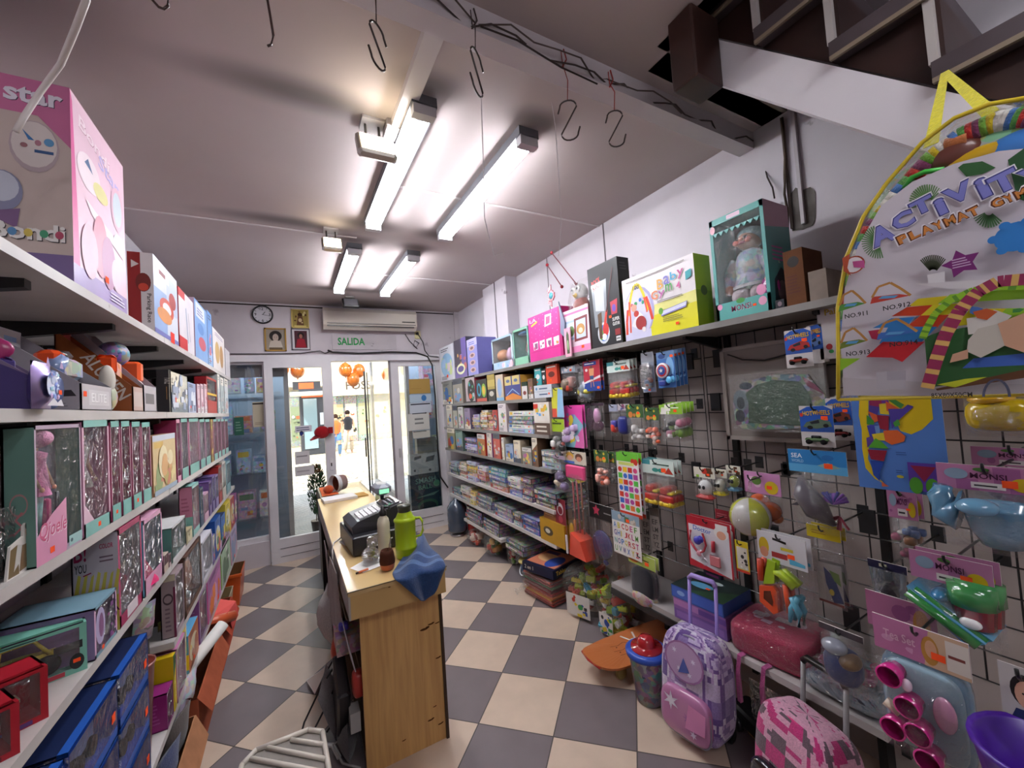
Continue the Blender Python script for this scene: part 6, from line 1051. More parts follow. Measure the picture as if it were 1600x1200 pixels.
# long beach tool bag
def beach(b,c,w,h):
    x,y,z = c; b.bbox(x-.015,y-w*.42,z+h*.82,x+.015,y+w*.42,z+h*.97,.01,'#d8487c'); b.prism([(-w*.2,0),(w*.2,0),(0,-h*.05)],-.005,.005,'#6ab83a','plastic',lambda p,q,r: (x+r,y+w*.2+p,z+h*.82+q)); b.prism([(-w*.2,0),(w*.2,.01),(w*.1,-h*.04)],-.005,.005,'#e8c02a','plastic',lambda p,q,r: (x+r,y-w*.2+p,z+h*.82+q))
    for s,c2 in ((.16,'#b02a3c'),(-.02,'#a8283a'),(-.2,'#8c4a2c')): b.tube([(x,y+s*w,z+h*.25),(x,y+s*w,z+h*.82)],.007,c2,'plastic',6)
    b.add([(x-.05,y-w*.42,z),(x+.04,y-w*.42,z),(x+.04,y+w*.3,z),(x-.05,y+w*.3,z),(x-.07,y-w*.3,z+h*.2),(x+.05,y-w*.3,z+h*.2),(x+.05,y+w*.1,z+h*.26),(x-.07,y+w*.1,z+h*.26)],[(0,3,2,1),(0,1,5,4),(1,2,6,5),(2,3,7,6),(3,0,4,7),(4,5,6,7)],'#e8543c','plastic'); b.bbox(x-.08,y+w*.22,z+h*.02,x-.07,y+w*.3,z+h*.22,.003,'#ddd8d8'); b.sup((x,y+w*.36,z+h*.22),(.01,w*.12,h*.1),col='#e8b020'); b.tube([(x-.02,y+w*.1,z+h*.25),(x-.02,y+w*.1,z+h*.38)],.01,'#d87a2a')
hang('beach_tool_pack','tall clear bag of long beach spades with orange scoop','toy pack',(886,706,921,868),1.86,head=H('#c9bfae',('ell',.3,.6,.18,.3,'#e0b04a'),('ell',.3,.45,.12,.2,'#d8a088'),('ell',.7,.55,.16,.3,'#5a3426'),('ell',.7,.42,.11,.2,'#c98a70'),('rect',0,0,.5,.2,'#4a6ab8'),stick=False),hf=.12,toy=beach,depth=.07,n=1,toyname='beach_tools')
def stickersheet(A):
    A.rect(0,0,1,1,'#e6dfe0'); A.rect(0,.86,1,1,'#6ab83a'); A.rect(0,0,1,.06,'#c9402c'); A.confetti(4,['#c93a2c','#2a6a3c'],3,.06,.1,(.5,.82,1,.95)); A.rect(.1,.8,.8,.85,'#c9d070'); cs = ['#d8487c','#e8b82a','#3f6ac0','#5ab84a','#c93a2c','#b04a98','#e07a3a']
    for j in range(7):
        for i in range(4): A.rect(.05+i*.23,.09+j*.1,.24+i*.23,.17+j*.1,cs[(i*3+j*2) % 7]) if (i+j) % 3 else A.ell(.145+i*.23,.13+j*.1,.09,.04,cs[(i+j*3) % 7]); A.k -= 1
    A.k += 2
hang('sticker_sheet','sheet of bright square and round puffy stickers with green top','stickers',(966,708,1000,806),1.87,art=stickersheet,n=2,short='bright puffy sticker sheet')
def abc(A):
    A.rect(0,0,1,1,'#e2ded8'); A.rect(0,.78,1,1,'#8aa0b0'); A.confetti(6,['#b0a090','#5f7a54','#c9c0b4'],3,.06,.12,(0,.78,1,1)); A.sticker(.6,.84,.06)
    cs = ['#3f7ac0','#5a9a3a','#c93a4a','#5a4a9a','#c0408c','#d8c83a','#2f8a8a','#c9503a']
    for j,row in enumerate(('ABCDEF','GHIJKLM','NOPQRST','UVWXYZ')):
        for i,ch in enumerate(row): A.text(ch,.06+i*.9/len(row),.61-j*.185,.13,cs[(i*5+j*3) % 8],w=(.1 if ch not in 'I' else .03)); A.k -= 1
    A.k += 1
hang('letter_card','white card with rows of coloured alphabet letters','letter card',(958,803,1000,869),1.85,art=abc,hk=True)
for k,(px,L) in enumerate(((1003,('EF','EM','ST','YZ')),(1017,('EF','LM','ST','YZ')))):
    hang('letter_card',f'grey see-through letter stencil behind the alphabet card, {["left", "right"][k]} one','letter card',(px,798+k*-4,px+14,862+k*-4),1.93,art=lambda A,L=L: (A.rect(0,0,1,1,'#8c837d'),A.rect(0,.8,1,1,'#5c5450'),[A.text(s,.2,.6-j*.18,.12,'#3a3432',w=.6) for j,s in enumerate(L)]),hk=False)
hang('toy_pack','clear bag with black header and a round navy mirror','toy pack',(924,790,962,884),1.88,head=H('#1e1c1e',('star',.3,.55,.16,'#b83a54'),('greek',.6,.4,.9,.6,1,'#8c8a88'),stick=False),hf=.24,toy=lambda b,c,w,h: (b.lathe((c[0]-.01,c[1]+w*.05,c[2]+h*.42),[(0,0),(w*.36,0),(w*.4,.01),(w*.36,.02),(0,.02)],'#2a2a70','gloss',22,ax='x'),b.tube([(c[0],c[1],c[2]+h*.1),(c[0],c[1]-w*.1,c[2]+.01)],.015,'#2a2a70')),depth=.05)
hang('toy_pack','green and orange header bag of dark doll hair','toy pack',(985,868,1026,950),1.86,head=H('#a8b85c',('ell',.2,.4,.2,.3,'#c97a3a'),('greek',.4,.5,.8,.7,1,'#5c2a1c')),hf=.22,toy=lambda b,c,w,h: (b.sup((c[0],c[1],c[2]+h*.55),(.03,w*.42,h*.4),.7,.7,'#26242a','cloth'),b.sup((c[0]-.01,c[1],c[2]+h*.22),(.03,w*.4,h*.2),col='#8c5a44',mat='print')),n=2,short='dark doll hair bag')
hang('toy_pack','small dark red card with white arcs beside the beach tools','toy pack',(868,780,884,832),1.84,art=lambda A: (A.rect(0,0,1,1,'#7a1c2c'),A.ell(.5,.7,.3,.18,'#c9c4c8'),A.ell(.5,.66,.22,.12,'#7a1c2c'),A.ell(.5,.4,.2,.1,'#a83a4a')))
hang('toy_pack','grey purple figure in a clear pack above the red card','toy pack',(866,712,884,768),1.84,head=H('#a08ca0',stick=False),toy=blobs(['#8a7aa0','#c9b8a0','#6a5c7c'],6,12,.25),hf=.1)
hang('toy_pack','narrow yellow green card at the end of the second right shelf','toy pack',(862,606,880,652),1.83,art=lambda A: (A.rect(0,0,1,1,'#c9c83a'),A.poly([(.4,0),(1,0),(1,.9),(.6,1)],'#8fb8d8'),A.rect(0,0,.4,.3,'#c94a3a')))
# white and yellow animals in bags
for k,(r,c,hc,lb) in enumerate((((1086,731,1118,783),'#e6e4e2','#c93a3a','bag with a white dog toy on a red base'),((1114,733,1137,777),'#c9c8b8','#d8c82a','bag with a black eyed toy on a yellow base'),((1136,728,1158,770),'#a8b83a','#5f9ac0','bag with a green toy on a pale blue base'))):
    hang('toy_pack',lb,'toy pack',r,1.86+.02*k,head=H('#d8d4c4',stick=True,sd=k,cols=['#8ab83a','#5a3a26','#c93a2c']),hf=.3,toy=lambda b,c_,w,h,c=c,hc=hc: (b.sup((c_[0],c_[1],c_[2]+h*.5),(.03,w*.3,h*.32),col=c),b.bbox(c_[0]-.03,c_[1]-w*.42,c_[2],c_[0]+.03,c_[1]+w*.42,c_[2]+h*.22,.015,hc),[b.sup((c_[0]-.03,c_[1]+s*w*.1,c_[2]+h*.55),(.006,.008,.01),col='#1c1c1c') for s in (-1,1)]),depth=.06)
# doctor set
def doctor(A):
    A.rect(0,0,1,1,'#b02a36'); A.poly([(.04,.14),(.96,.0),(.96,.84),(.04,.84)],'#d6d4da'); A.rect(.0,.88,.5,1,'#a82030'); A.text('Doctor',.15,.74,.09,'#3f6ac0',w=.42,rot=-.05); A.ell(.8,.8,.16,.12,'#e6e2e0'); A.ell(.8,.76,.1,.08,'#d8a088'); A.rect(.68,.88,.94,.96,'#e6e2e0')
def docset(b,c,w,h):
    x,y,z = c; y_ = lambda a: y+w*(.5-a); z_ = lambda a: z+h*(a-.03)
    b.tube([(x,y_(.12),z_(.72)),(x,y_(.08),z_(.5)),(x,y_(.18),z_(.38)),(x,y_(.28),z_(.3)),(x,y_(.4),z_(.38)),(x,y_(.46),z_(.5)),(x,y_(.4),z_(.72))],.006,'#a82a3a','plastic',6); b.sup((x-.005,y_(.28),z_(.56)),(.012,w*.09,w*.09),col='#3a3aa8',mat='gloss'); b.sup((x,y_(.28),z_(.3)),(.01,w*.06,w*.06),col='#c98a98'); b.tube([(x,y_(.32),z_(.38)),(x,y_(.38),z_(.22))],.004,'#dedae0'); b.lathe((x,y_(.38),z_(.17)),[(w*.07,0),(w*.085,.004)],'#dedae0',n=14,ax='x')
    b.tube([(x,y_(.62),z_(.42)),(x,y_(.63),z_(.62))],.01,'#b83040'); b.bbox(x-.01,y_(.78),z_(.16),x,y_(.54),z_(.36),.004,'#b86a70')
hang('doctor_set','red edged doctor set card with stethoscope and blue ball','toy pack',(1076,813,1143,893),1.84,art=doctor,toy=docset,depth=.03,n=2,short='red edged doctor set card',dome=False)
hang('toy_pack','small red triangular card above the doctor sets','toy pack',(1118,797,1142,814),1.98,art=lambda A: (A.rect(0,0,1,1,'#8c2430'),A.greek(.1,.3,.8,.7,2,'#b86a70')),hk=False)
hang('toy_pack','narrow yellow and black pack right of the doctor set','toy pack',(1150,846,1170,894),1.84,art=lambda A: (A.rect(0,0,1,1,'#d8c02a'),A.rect(.1,.1,.9,.8,'#cfcac0'),A.confetti(10,['#2a2a2a','#e6e2da'],3,.06,.14,(.1,.1,.9,.75)),A.rect(0,0,1,.08,'#b83a2c')))
def ballbag(b,c,w,h): b.lathe((c[0]-.03,c[1]+w*.25,c[2]+h*.45),[(0,-h*.42)]+[(h*.42*math.cos(a),h*.42*math.sin(a)) for a in [(-80+i*16)*PI/180 for i in range(11)]]+[(0,h*.42)],'#c9c82a','gloss',20); b.sup((c[0]-.032,c[1]+w*.37,c[2]+h*.46),(.1*0+h*.41,h*.30,h*.41),col='#dcd8d2',mat='gloss') if False else None
pinkh = H('#c98ab8',stick=False,sd=7,cols=['#e0b8d0','#a86a98','#e6d0dc'],t=None)
hang('toy_pack','pink duck header bag of orange balls','toy pack',(1166,739,1222,818),1.9,head=H('#c98ab8',('ell',.75,.35,.18,.3,'#d8b82a'),('ell',.35,.6,.14,.2,'#5a7a3a'),stick=True,sd=7,cols=['#e0b8d0','#a86a98']),hf=.42,toy=lambda b,c,w,h: (b.sup((c[0],c[1]+w*.12,c[2]+h*.62),(.05,w*.27,w*.26),col='#b8562a',mat='gloss'),b.sup((c[0]-.01,c[1]-w*.2,c[2]+h*.4),(.05,w*.27,w*.27),col='#a84c22',mat='gloss'),b.sup((c[0],c[1]-w*.34,c[2]+h*.18),(.03,w*.12,w*.12),col='#c0622c',mat='gloss')),depth=.1)
c = at(1172,807,'x',1.80); r = 29/F_PX*(c-CP).dot(AF)
t = thing('ball','yellow and white beach ball hanging in clear wrap','ball',c); b = MB()
b.sup(c,(r,r,r),col='#c8cc2c',mat='gloss',nu=24,nv=16,cols=['#dad6ce' if ((j+2) % 24)//4 in (1,3,5) else '#c6ca2a' for i in range(16) for j in range(24)]); b.build('ball',t); b = MB(); b.sup(c,(r*1.03,)*3,col=WHITE,mat='bagfilm',nu=20,nv=14); b.tube([(c.x,c.y,c.z+r),(c.x+.03,c.y,c.z+r+.08)],.008,'#dcdad8','bagfilm'); b.build('wrap',t); hook(c.y,c.z+r+.08,c.x+.04,'yellow and white beach ball')
# picture panel and chalkboard
P = rectX(1131,532,1292,690,2.1)
b = MB(); b.box(2.1,P[0],P[2],2.12,P[1],P[3],'#8f8680','paint'); rectframe_ = ((P[0],P[0]+.02),(P[1]-.02,P[1]))
for a,c_ in rectframe_: b.box(2.09,a,P[2],2.1,c_,P[3],'#a39a93','paint')
for a,c_ in ((P[2],P[2]+.02),(P[3]-.02,P[3])): b.box(2.09,P[0],a,2.1,P[1],c_,'#a39a93','paint')
tag(b.build('wall_panel'),'dusty beige framed access panel fixed over the wire grid','panel')
b = MB(); b.tube([at(1137,554,'x',2.085),at(1160,562,'x',2.085),at(1195,563,'x',2.085),at(1225,555,'x',2.085),at(1240,548,'x',2.085)],.004,'#1c1716','plastic',5); tag(b.build('cable'),'thin black cable sagging across the beige access panel','cable')
y0,y1,zb,zt = rectX(1145,584,1290,672,2.02); W_,H_ = y1-y0,zt-zb
t = thing('chalkboard','toy green chalkboard with shaped frame wrapped in clear film','chalkboard',(2.02,(y0+y1)/2,zt))
out = [(.02,.08),(0,.5),(.06,.72),(.12,.76),(.14,.9),(.3,.93),(.5,1),(.72,.97),(.86,.95),(.92,.78),(1,.6),(.98,.1),(.6,.02),(.1,.0)]
b = MB(); b.prism([(x*W_,y*H_) for x,y in out][::-1],0,.01,'#3a4a52','print',lambda x,y,z: (2.03-z,y1-x,zb+y)); A = Art(b,(2.02,y1,zb),(0,-1,0),(0,0,1),W_,H_); A.ell(.1,.55,.09,.2,'#6a7a82'); A.ell(.1,.5,.05,.12,'#2c3a40'); A.ell(.08,.25,.06,.12,'#26303a'); A.ell(.18,.82,.08,.07,'#2c3c48'); A.star(.86,.82,.05,'#c9b8c4',5); A.poly([(.8,.93),(.92,.78),(1,.6),(.85,.75)],'#7a2448'); b.build('frame',t)
b = MB(); A = Art(b,(2.018,y1,zb),(0,-1,0),(0,0,1),W_,H_,step=.001); A.poly([(.18,.12),(.2,.5),(.17,.68),(.3,.82),(.5,.9),(.78,.84),(.86,.62),(.9,.3),(.84,.08),(.5,.1)],'#4a6352','matte'); b.build('writing_board',t)
b = MB(); b.pillow((2.02,(y0+y1)/2,zb-.01),(0,-1,0),(0,0,1),(-1,0,0),W_*1.05,H_*1.08,.03,WHITE,'bagfilm',10,8,5); b.build('clear_wrap',t)
# toy car cards
def carcard(body):
    def fn(A):
        A.rect(0,0,1,1,'#cfc9c8'); A.poly([(0,.36),(1,.36),(1,.9),(.75,1),(.25,.98),(0,.88)],'#2458b4'); A.poly([(0,.36),(1,.36),(1,.5),(0,.5)],'#2a4f98'); A.text('HOT',.1,.76,.11,'#e8c42a',w=.3,shadow='#a8281c'); A.text('WHEELS',.4,.78,.11,'#e8c42a',w=.52,shadow='#a8281c'); A.ell(.06,.78,.05,.05,'#c0322a'); A.sticker(.75,.7,.1)
        A.poly([(.08,.48),(.2,.6),(.6,.68),(.9,.62),(.95,.5),(.5,.44)],body); A.poly([(.3,.6),(.58,.66),(.6,.58),(.35,.55)],'#22262c'); A.ell(.3,.47,.09,.045,'#1c1c1e'); A.ell(.78,.52,.08,.045,'#1c1c1e')
    return fn
def carblister(body):
    def fn(b,c,w,h): b.bbox(c[0]-.006,c[1]-w*.36,c[2]+h*.1,c[0]+.01,c[1]+w*.36,c[2]+h*.19,.006,body,'gloss'); b.bbox(c[0]-.004,c[1]-w*.16,c[2]+h*.18,c[0]+.008,c[1]+w*.18,c[2]+h*.25,.006,'#2a2c30','gloss'); [b.lathe((c[0]-.009,c[1]+s*w*.22,c[2]+h*.1),[(0,0),(w*.09,0),(w*.09,.012)],'#161616','matte',12,ax='x') for s in (-1,1)]
    return fn
hang('toy_car_card','blue card with a red toy car, upper left of the big playmat bag','toy car pack',(1227,514,1269,574),1.84,art=carcard('#a82a24'),toy=carblister('#8c3a30'),dome=False,n=1,depth=.03); hang('toy_car_card','blue toy car card partly hidden behind the upper red car card','toy car pack',(1262,507,1286,568),1.90,art=carcard('#5f7ab0'),hk=False,n=2,short='upper blue toy car card')
hang('toy_car_card','blue card with a grey green toy car over the chalkboard','toy car pack',(1251,634,1303,698),1.78,art=carcard('#5a6e5c'),toy=carblister('#5f7a54'),n=1,depth=.03); hang('toy_car_card','blue toy car card with a dark red car, beside the map','toy car pack',(1292,622,1332,688),1.86,art=carcard('#7a3a2c'),toy=carblister('#7a3030'),n=3,hk=False,short='lower blue toy car card')
hang('toy_pack','white rounded card half hidden behind the playmat bag','toy pack',(1278,463,1330,560),1.9,art=lambda A: (A.rect(0,0,1,1,'#cfc8c8'),A.text('Paint',.25,.72,.1,'#c9a82a',w=.6,shadow='#3a3a6a'),A.ell(.2,.92,.1,.04,'#8aa83a'),A.ell(.3,.2,.1,.05,'#b83a3a'),A.ell(.35,.12,.08,.03,'#3f9a5a')),hk=True)
# sea animals
def shark(b,c,w,h):
    x,y,z = c; b.tube([(x,y+w*.3,z+h*.85),(x-.02,y+w*.22,z+h*.62),(x-.02,y+w*.02,z+h*.35),(x,y-w*.2,z+h*.12)],.03,'#5f5a60','plastic',10,[.012,.04,.045,.008]); b.add([(x-.02,y+w*.15,z+h*.55),(x-.05,y+w*.42,z+h*.4),(x-.02,y+w*.05,z+h*.4)],[(0,1,2)],'#4f4a50','plastic')
    rg = random.Random(4)
    for i in range(16): a = rg.uniform(0,PI); L = rg.uniform(.3,.5)*w*.5; b.tube([(x,y-w*.22,z+h*.48),(x+.01,y-w*.22+L*math.cos(a),z+h*.5+L*math.sin(a))],.006,['#7a3fb0','#3a3a9c','#8a4ac0'][i % 3],'plastic',5)
    for i in range(9): a = PI+rg.uniform(.2,PI-.2); L = .25*w; b.tube([(x,y-w*.3,z+h*.28),(x,y-w*.3+L*math.cos(a),z+h*.28+L*math.sin(a))],.005,'#c02a4a','plastic',5)
hang('toy_pack','blue sea header bag with a grey shark and purple coral','toy pack',(1237,704,1328,832),1.78,head=H('#2f7fc0',('rect',0,0,1,.35,'#5aa8d8'),('text','SEA',.06,.62,.2,'#e6eef4',.2),('text','WORLD',.06,.42,.13,'#9fc8e4',.22),('poly',[(.52,.35),(.7,.5),(.9,.3),(.7,.2)],'#8fb0a8'),('ell',.7,.7,.1,.12,'#2a6aac')),hf=.28,toy=shark,depth=.09,toyname='sea_animals')
# map
def mapart(A):
    A.rect(0,0,1,1,'#4f7ac0'); A.poly([(.13,1),(.9,1),(.9,.72),(.78,.62),(.66,.57),(.55,.6),(.5,.72),(.42,.9),(.3,1)],'#d2b41a'); A.poly([(.12,1),(.23,1),(.2,.75),(.2,.55),(.16,.4),(.14,.3),(.2,.15),(.32,.05),(.2,.1),(.1,.2),(.08,.4),(.1,.6),(.08,.75)],'#d2b41a')
    for pts,c in (([(.24,.98),(.38,.99),(.4,.88),(.3,.82),(.22,.86)],'#8a2450'),([(.22,.86),(.34,.84),(.3,.74),(.2,.76)],'#4a3a8c'),([(.36,.98),(.44,.97),(.46,.86),(.38,.84)],'#6a3a94'),([(.34,.87),(.46,.88),(.46,.76),(.34,.77)],'#d2bc2c'),([(.44,.96),(.62,.86),(.58,.82),(.46,.9)],'#3a7a34'),([(.42,.9),(.56,.82),(.54,.78),(.42,.8)],'#c8552c'),([(.2,.8),(.3,.76),(.32,.7),(.26,.68)],'#c8552c'),([(.18,.76),(.26,.7),(.26,.66),(.17,.66)],'#3f8a34'),([(.3,.76),(.44,.75),(.42,.6),(.32,.62)],'#8a1f34'),([(.44,.82),(.6,.82),(.66,.86),(.72,.84),(.56,.72),(.46,.62)],'#4a3a94'),([(.17,.65),(.3,.66),(.3,.56),(.2,.5)],'#3a3f9c'),([(.26,.65),(.32,.65),(.32,.56),(.27,.57)],'#7090c8'),([(.36,.6),(.52,.61),(.6,.55),(.58,.5),(.44,.46),(.36,.5)],'#d0602c'),([(.22,.56),(.36,.58),(.37,.5),(.24,.5)],'#d2bc2c'),([(.15,.52),(.22,.54),(.24,.46),(.15,.42)],'#5a3a8c'),([(.16,.42),(.4,.42),(.34,.48),(.26,.52)],'#4f9a30'),([(.15,.4),(.38,.4),(.33,.29),(.18,.3)],'#8a1f34'),([(.17,.29),(.34,.28),(.27,.18),(.26,.08),(.19,.14)],'#24459c'),([(.28,.08),(.36,.04),(.28,.03)],'#c8603c'),([(.48,.68),(.54,.72),(.56,.66),(.5,.64)],'#3f8a34')): A.poly(pts,c)
    A.rect(.59,.03,.9,.3,'#5a3a9c'); A.poly([(.62,.27),(.88,.27),(.75,.12)],'#8c2444'); A.ell(.66,.08,.07,.08,'#4f9a30'); A.ell(.83,.08,.07,.08,'#4f9a30'); A.ell(.5,.15,.04,.015,'#b8b040'); A.greek(.48,.36,.6,.4,2,'#2f4f8c'); A.greek(.46,.18,.54,.22,2,'#2f4f8c')
hang('map_sheet','blue laminated map with coloured provinces under the playmat bag','map',(1336,610,1478,768),1.62,art=mapart,hk=False)
y0m,y1m,z0m,z1m = rectX(1336,610,1478,768,1.62); hook((y0m+y1m)/2,z1m-.01,1.62,'laminated map'); P = None
# tool set
def tools(b,c,w,h):
    x,y,z = c; Y = lambda a: y+w*(.5-a); Z = lambda a: z+h*a
    b.prism([(.12,.55),(.36,.62),(.42,1.0),(.26,1.02)],-.005,.005,'#9ab82c','plastic',lambda p,q,r: (x-.02+r,Y(p),Z(q))); b.prism([(.02,.22),(.04,.5),(.34,.58),(.42,.5),(.4,.14),(.3,.08)],-.008,.008,'#d8502c','plastic',lambda p,q,r: (x-.022+r,Y(p),Z(q))); b.prism([(.12,.3),(.14,.44),(.28,.48),(.32,.3),(.3,.22)],-.0085,.0085,'#5a2a1c','plastic',lambda p,q,r: (x-.023+r,Y(p),Z(q)))
    b.tube([(x-.02,Y(.62),Z(.2)),(x-.02,Y(.58),Z(.66))],.012,'#d8502c','plastic',8); b.tube([(x-.025,Y(.38),Z(.82)),(x-.025,Y(.5),Z(.84)),(x-.025,Y(.78),Z(.68))],.014,'#a8c030','plastic',8,[.008,.016,.018]); b.tube([(x-.02,Y(.08),Z(.98)),(x-.02,Y(.06),Z(.6))],.012,'#c8442c','plastic',8)
    b.tube([(x-.025,Y(.62),Z(.06)),(x-.025,Y(.68),Z(.3)),(x-.025,Y(.82),Z(.52))],.01,'#5aa0b8','plastic',8,[.006,.013,.01]); b.tube([(x-.028,Y(.8),Z(.04)),(x-.028,Y(.82),Z(.28)),(x-.028,Y(.7),Z(.5))],.01,'#5aa0b8','plastic',8,[.006,.013,.01]); b.lathe((x-.035,Y(.76),Z(.32)),[(0,0),(.007,0),(.007,.01)],'#c8506a',n=10,ax='x')
hang('toy_tool_set','toy tool set bag with green saw, hammer and pliers','toy pack',(1189,838,1264,972),1.74,head=H('#d2d0d4',('ell',.14,.5,.11,.3,'#c9a82a'),('ell',.14,.3,.09,.18,'#c98a70'),('poly',[(.34,.78),(.62,.72),(.62,.8),(.34,.86)],'#1c1818'),('rect',.3,.2,.62,.38,'#a83a3a'),('poly',[(.66,.1),(.96,.1),(.96,.2),(.66,.3)],'#5ab0d0'),('rect',.5,.5,.75,.6,'#c9b83a')),hf=.34,toy=tools,depth=.05,n=2,short='toy tool set bag',toyname='toy_tools')
hang('toy_pack','yellow topped clear bag with a blue comic figure sheet','toy pack',(1266,824,1318,945),1.78,head=H('#d8c020',('greek',.15,.3,.6,.7,2,'#b8902a'),stick=False),hf=.16,toy=lambda b,c,w,h: (b.box(c[0],c[1]-w*.42,c[2],c[0]+.002,c[1]+w*.3,c[2]+h*.6,'#b9b3b0'),Art(b,(c[0]-.001,c[1]+w*.3,c[2]),(0,-1,0),(0,0,1),w*.72,h*.6).rect(0,0,.3,.75,'#c9c4bc').poly([(.3,.9),(.7,.7),(1,.1),(.6,.05),(.35,.5)],'#24386c').poly([(.5,.85),(.9,.8),(.95,.5),(.7,.6)],'#6a8a3c').ell(.55,.3,.1,.08,'#d0b83a').rect(.0,0,1,.06,'#7a2c24')),depth=.03,n=2,short='yellow topped clear bag')
bh = lambda sd: H('#b87aa0',('ell',.2,.62,.12,.22,'#8aa0b4'),('ell',.82,.35,.12,.26,'#d0b020'),('text','MONSI',.34,.48,.22,'#4a1c3c',.34),('rect',.34,.1,.66,.34,'#d8d2d0'),('greek',.37,.14,.6,.3,1,'#3a3638'),('ell',.45,.84,.08,.08,'#4f7a3c'),stick=True,sd=sd,cols=['#cf9abc','#9c5c8c','#a878b0'])
hang('toy_pack','pink duck header bag of small bath toys below the map','toy pack',(1391,766,1437,884),1.70,head=bh(1),hf=.38,toy=blobs(['#c9c0b8','#4a70b0','#a8486c','#c8a81f','#d0c8c0','#8a5a30'],11,21,.2),depth=.07,n=2,short='small bath toy bag')
def eleph(b,c,w,h):
    x,y,z = c; b.lathe((x,y-w*.08,z+h*.05),[(0,.0),(w*.2,.0),(w*.30,h*.25),(w*.36,h*.62),(w*.38,h*.66),(w*.34,h*.62),(w*.2,h*.1),(0,h*.06)],'#5f93b4','gloss',26); b.tube([(x-.02,y+w*.28,z+h*.58),(x-.02,y+w*.42,z+h*.6),(x-.02,y+w*.46,z+h*.8),(x-.02,y+w*.42,z+h*.98)],.03,'#5f93b4','gloss',10,[.05,.035,.025,.018]); b.sup((x-.1,y+w*.0,z+h*.8),(.03,w*.2,h*.14),col='#6a9fc0',mat='gloss')
hang('toy_pack','large pink header bag with a pale blue elephant tub','toy pack',(1470,729,1640,862),1.45,head=bh(2),hf=.3,toy=eleph,depth=.12,n=1,short='elephant tub bag'); hang('toy_pack','pink header bag behind the elephant tub bag, upper right','toy pack',(1522,700,1660,800),1.68,head=bh(5),hf=.3,toy=blobs(['#7a4a6c','#5c3a4c'],5,30,.2),hk=True)
hang('toy_bucket_pack','clear dark violet bucket shaped pouch hanging beside the bath toys','toy pack',(1360,880,1420,955),1.66,head=H('#2c2844',('rect',.3,.3,.5,.7,'#cfc8a8'),stick=False),hf=.16,toy=lambda b,c,w,h: (b.lathe((c[0],c[1],c[2]),[(0,0),(w*.34,0),(w*.46,h*.9),(w*.46,h)],'#574f5c','bottleglass',20),b.sup((c[0]-.02,c[1]-w*.05,c[2]+h*.4),(.04,w*.24,h*.3),col='#2c2830',mat='matte')),depth=.1)
def boat(b,c,w,h):
    x,y,z = c; b.add([(x-.05,y+w*.44,z+h*.62),(x+.05,y+w*.44,z+h*.62),(x+.05,y-w*.2,z+h*.05),(x-.05,y-w*.2,z+h*.05),(x-.06,y+w*.46,z+h*.85),(x+.06,y+w*.46,z+h*.85),(x+.06,y-w*.42,z+h*.22),(x-.06,y-w*.42,z+h*.22)],[(0,1,2,3),(4,7,6,5),(0,4,5,1),(1,5,6,2),(2,6,7,3),(3,7,4,0)],'#5fa0c4','gloss'); b.tube([(x-.062,y+w*.46,z+h*.74),(x-.062,y-w*.34,z+h*.16)],.012,'#2f7a3a','gloss',8); b.sup((x,y+w*.12,z+h*.72),(.04,w*.14,h*.12),col='#3f80ac',mat='gloss')
    b.lathe((x-.01,y-w*.26,z+h*.36),[(.0,0),(.036,0),(.04,.05),(.045,.05),(.045,.1),(.0,.1)],'#3f8a4c','gloss',16,cols=['#b83a4a','#b83a4a','#3f8a4c','#3f8a4c','#3f8a4c']); b.sup((x-.045,y-w*.26,z+h*.46),(.01,.02,.014),col='#e2dede')
hang('toy_pack','pink header bag with a blue and green toy boat and cup','toy pack',(1428,872,1556,1000),1.5,head=bh(3),hf=.34,toy=boat,depth=.09,n=2,short='toy boat bag',toyname='toy_boat')
def teaset(b,c,w,h):
    x,y,z = c; b.sup((x+.02,y,z+h*.5),(.025,w*.47,h*.48),.4,.35,'#6c93ac','gloss',24,12); b.sup((x+.003,y,z+h*.5),(.02,w*.42,h*.43),.4,.35,'#8aa6b4','plastic',24,12)
    for (a,q) in ((.25,.82),(.42,.58),(.24,.3),(.5,.36),(.58,.15)):
        cy,cz = y+w*(.5-a),z+h*q; b.lathe((x-.065,cy,cz),[(w*.125,0),(w*.145,.0),(w*.12,.05),(w*.09,.05)],'#cf2a86','gloss',18,ax='x'); b.lathe((x-.02,cy,cz),[(0,0),(w*.11,0)],'#9c1c62','plastic',18,ax='x')
    b.sup((x-.03,y-w*.25,z+h*.6),(.012,w*.12,h*.17),col='#c890ac',mat='gloss'); b.sup((x-.05,y+w*.08,z+h*.78),(.012,w*.06,h*.06),col='#e0c8d8',mat='gloss'); b.tube([(x-.04,y+w*.36,z+h*.5),(x-.04,y+w*.2,z+h*.44)],.012,'#cdb9a4','plastic',6)
hang('tea_set_pack','large clear bag with pink cups on a pale blue tray','toy pack',(1376,985,1522,1192),1.36,head=H('#b8749c',('poly',[(.55,0),(1,0),(1,1),(.62,1)],'#c9a98c'),('ell',.62,.45,.09,.4,'#b8843c'),('ell',.63,.5,.06,.25,'#d2a080'),('rect',.78,.1,1,.9,'#d8cfc4'),('greek',.8,.4,.97,.6,1,'#7a3a34'),('text','Tea Set',.12,.4,.25,'#d8b0c4',.35),stick=True,sd=4,cols=['#cf9abc','#9c5c8c']),hf=.26,toy=teaset,depth=.1,n=1,short='pink tea set bag',toyname='tea_set'); hang('tea_set_pack','second pink tea set header behind the large tea set bag','toy pack',(1362,944,1505,1100),1.52,head=H('#a8688c',('ell',.62,.45,.09,.4,'#a8743c'),('rect',.78,.1,1,.9,'#c8bfb4'),stick=False,sd=8,cols=['#b884a4','#8c4c7c']),hf=.36,toy=blobs(['#7a2050','#b03078'],4,31,.2),depth=.06,hk=False)
